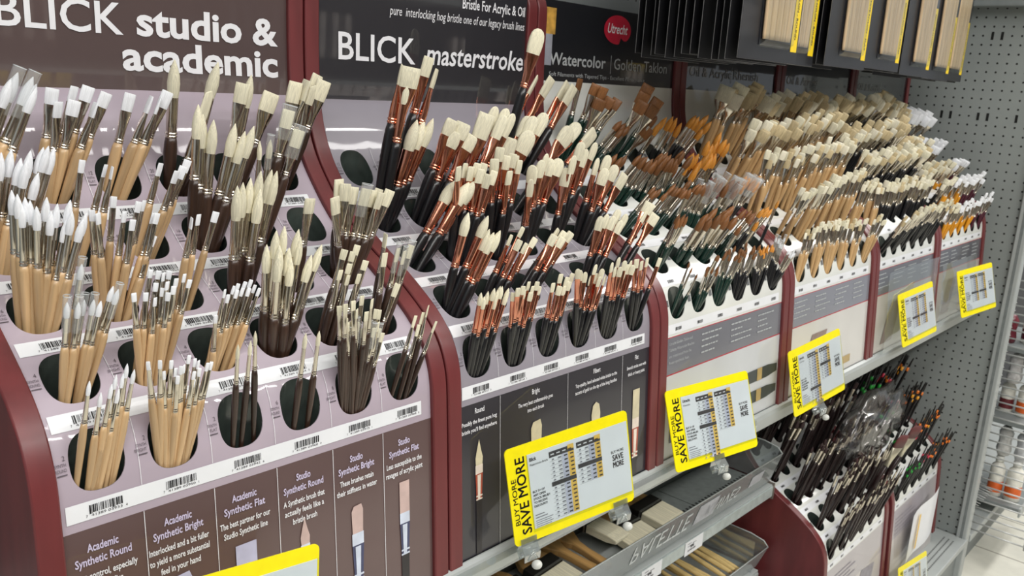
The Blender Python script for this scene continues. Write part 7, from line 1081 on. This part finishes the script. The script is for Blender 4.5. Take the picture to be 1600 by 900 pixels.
def brush_meshes(sk, HL, han, ferr, n, parts):
    key = (sk[:6], round(HL, 3), han, ferr, parts)
    if key in BM: return BM[key]
    kind, bc, D, BL, FL, HD = sk[:6]
    h, f, b = brush_rings(kind, D / 1000, BL / 1000, FL / 1000, HD / 1000, HL, n)
    fm = FER.get(ferr, FER['s'])
    if parts:
        out = []
        for nm, rg, m in (('handle', h, HAN[han]), ('ferrule', f, fm), ('bristles', b, BRI[bc])):
            mb = MB(); mb.loft(rg, 0, nm != 'ferrule', nm != 'ferrule'); me = mb.mesh(nm); me.materials.append(m); out.append((nm, me))
    else:
        mb = MB(); mb.loft(h, 0); mb.loft(f, 1, False, False)
        if ferr in 'GPOY':                        # closed dark handle end with a coloured band
            me = MB(); mb = MB(); mb.loft(h, 0); mb.loft([sup(HD * .00047, HD * .00047, HL * q, n) for q in (.90, .985)], 1); mb.loft([sup(HD * .00040, HD * .00040, HL * .98, n), sup(HD * .00024, HD * .00024, HL + .028, n), sup(HD * .0001, HD * .0001, HL + .031, n)], 0)
        else: mb.loft(b, 2)
        me = mb.mesh('paintbrush')
        for m in (HAN[han], fm, BRI[bc]): me.materials.append(m)
        out = [('paintbrush', me)]
    BM[key] = out
    return out
ORD = ('first second third fourth fifth sixth seventh eighth ninth tenth eleventh twelfth thirteenth fourteenth fifteenth sixteenth seventeenth eighteenth nineteenth twentieth').split()
ROWN = ['front', 'second', 'third', 'fourth', 'back']; COLN = ['first', 'second', 'third', 'fourth', 'fifth', 'sixth']
BAYN = {1: 'mauve bay', 2: 'charcoal bay', 3: 'third bay', 4: 'fourth bay', 5: 'fifth bay', 6: 'sixth bay', 15: 'low near bay', 16: 'low end bay'}
BRN = {'w': 'white', 'c': 'cream', 'g': 'golden', 'b': 'brown', 'm': 'maroon', 't': 'tan', 'i': 'ivory'}
SHN = {'R': 'round', 'F': 'flat', 'B': 'bright', 'L': 'filbert', 'A': 'slanted'}
HNN = {'p': 'pale wood', 'd': 'walnut', 'k': 'black', 'e': 'green', 'n': 'natural wood', 'y': 'yellow', 'u': 'burgundy', 'b': 'dark', 'h': 'black', 'r': 'black', 'q': 'black'}
BAND = {'G': 'green banded', 'P': 'pink banded', 'O': 'orange banded', 'Y': 'amber banded'}
def kind_name(bay, h):
    if bay == 1: return 'pale_handled_paintbrush' if h == 'p' else 'walnut_handled_paintbrush'
    return {2: 'copper_ferrule_paintbrush', 3: 'watercolor_paintbrush', 4: 'natural_handled_paintbrush', 5: 'black_handled_paintbrush', 6: 'glossy_handled_paintbrush', 15: 'dark_handled_paintbrush', 16: 'banded_paintbrush'}[bay]
def pix_u(p):
    q = Vector(p) - CAM_LOC; return q.dot(CAM_R[0]) / q.dot(CAM_R[2])
CAPM = {}
rb = random.Random(11)
for bay, c, r, han, ferr, lst in BR:
    rows = []
    for e in lst:
        B = Vector(e[1:4]) / 1e4; T = Vector(e[4:7]) / 1e4; rows.append((pix_u(T), SK[e[0]], B, T, e[7]))
    rows.sort(key=lambda q: q[0])
    nseg = 12 if bay <= 2 else (10 if bay == 3 else 8)
    parts = bay <= 3
    for i, (u, sk, B, T, roll) in enumerate(rows):
        L = (T - B).length; cap = sk[6]
        if ferr in 'GPOY': HL = max(L + .04 - .031, .05)
        else: HL = max(L - (sk[3] + sk[4]) / 1000 + .045, .05)
        HL = math.ceil(HL * 125) / 125
        tot = HL + (.031 if ferr in 'GPOY' else (sk[3] + sk[4]) / 1000)
        d = (T - B).normalized(); org = T - d * tot
        xa = Vector((1, 0, 0)); xa = (xa - d * xa.dot(d)).normalized(); ya = d.cross(xa)
        a = math.radians(roll); x2 = xa * math.cos(a) + ya * math.sin(a); y2 = d.cross(x2)
        M = Matrix((x2, y2, d)).transposed().to_4x4(); M.translation = org
        look = (BAND[ferr] + ' brush on black handle') if ferr in BAND else '%s %s brush on %s handle' % (BRN[sk[1]], SHN[sk[0]], HNN[han])
        if len(rows) == 1: lab = '%s, alone in %s row %s opening, %s' % (look, ROWN[r], COLN[c], BAYN[bay])
        else: lab = '%s, %s from left, %s row %s opening, %s' % (look, ORD[i], ROWN[r], COLN[c], BAYN[bay])
        nm = kind_name(bay, han); ms = brush_meshes(sk, HL, han, ferr, nseg, parts)
        grp = 'brushes in the ' + BAYN[bay]
        if parts:
            o = bpy.data.objects.new(nm, None); o.empty_display_size = .01; COL.objects.link(o); o.matrix_world = M; tag(o, lab, 'paintbrush', grp)
            for pn, me in ms: link(pn, me, o)
            if cap:
                D = sk[2] / 2000 * 1.12 + .0006; th = D if sk[0] == 'R' else max(D * .5, .0022)
                z0 = tot - sk[3] / 1000 - .012; z1 = tot + .0055
                k = (sk[:6], round(HL, 3))
                if k not in CAPM:
                    mb = MB(); mb.loft([sup(D, th, z, 14, .85) for z in (z0, z1)], cap0=False, cap1=False)
                    mb.loft([sup(D * 1.02, th * 1.02, z, 14, .85) for z in (z1 - .0007, z1)], 1, cap0=False, cap1=False)
                    CAPM[k] = mb.mesh('clear_cap'); CAPM[k].materials.append(M_capm); CAPM[k].materials.append(mat('cap_rim', (216, 220, 222), .3))
                link('clear_cap', CAPM[k], o)
        else:
            o = link(nm, ms[0][1]); o.matrix_world = M; tag(o, lab, 'paintbrush', grp)
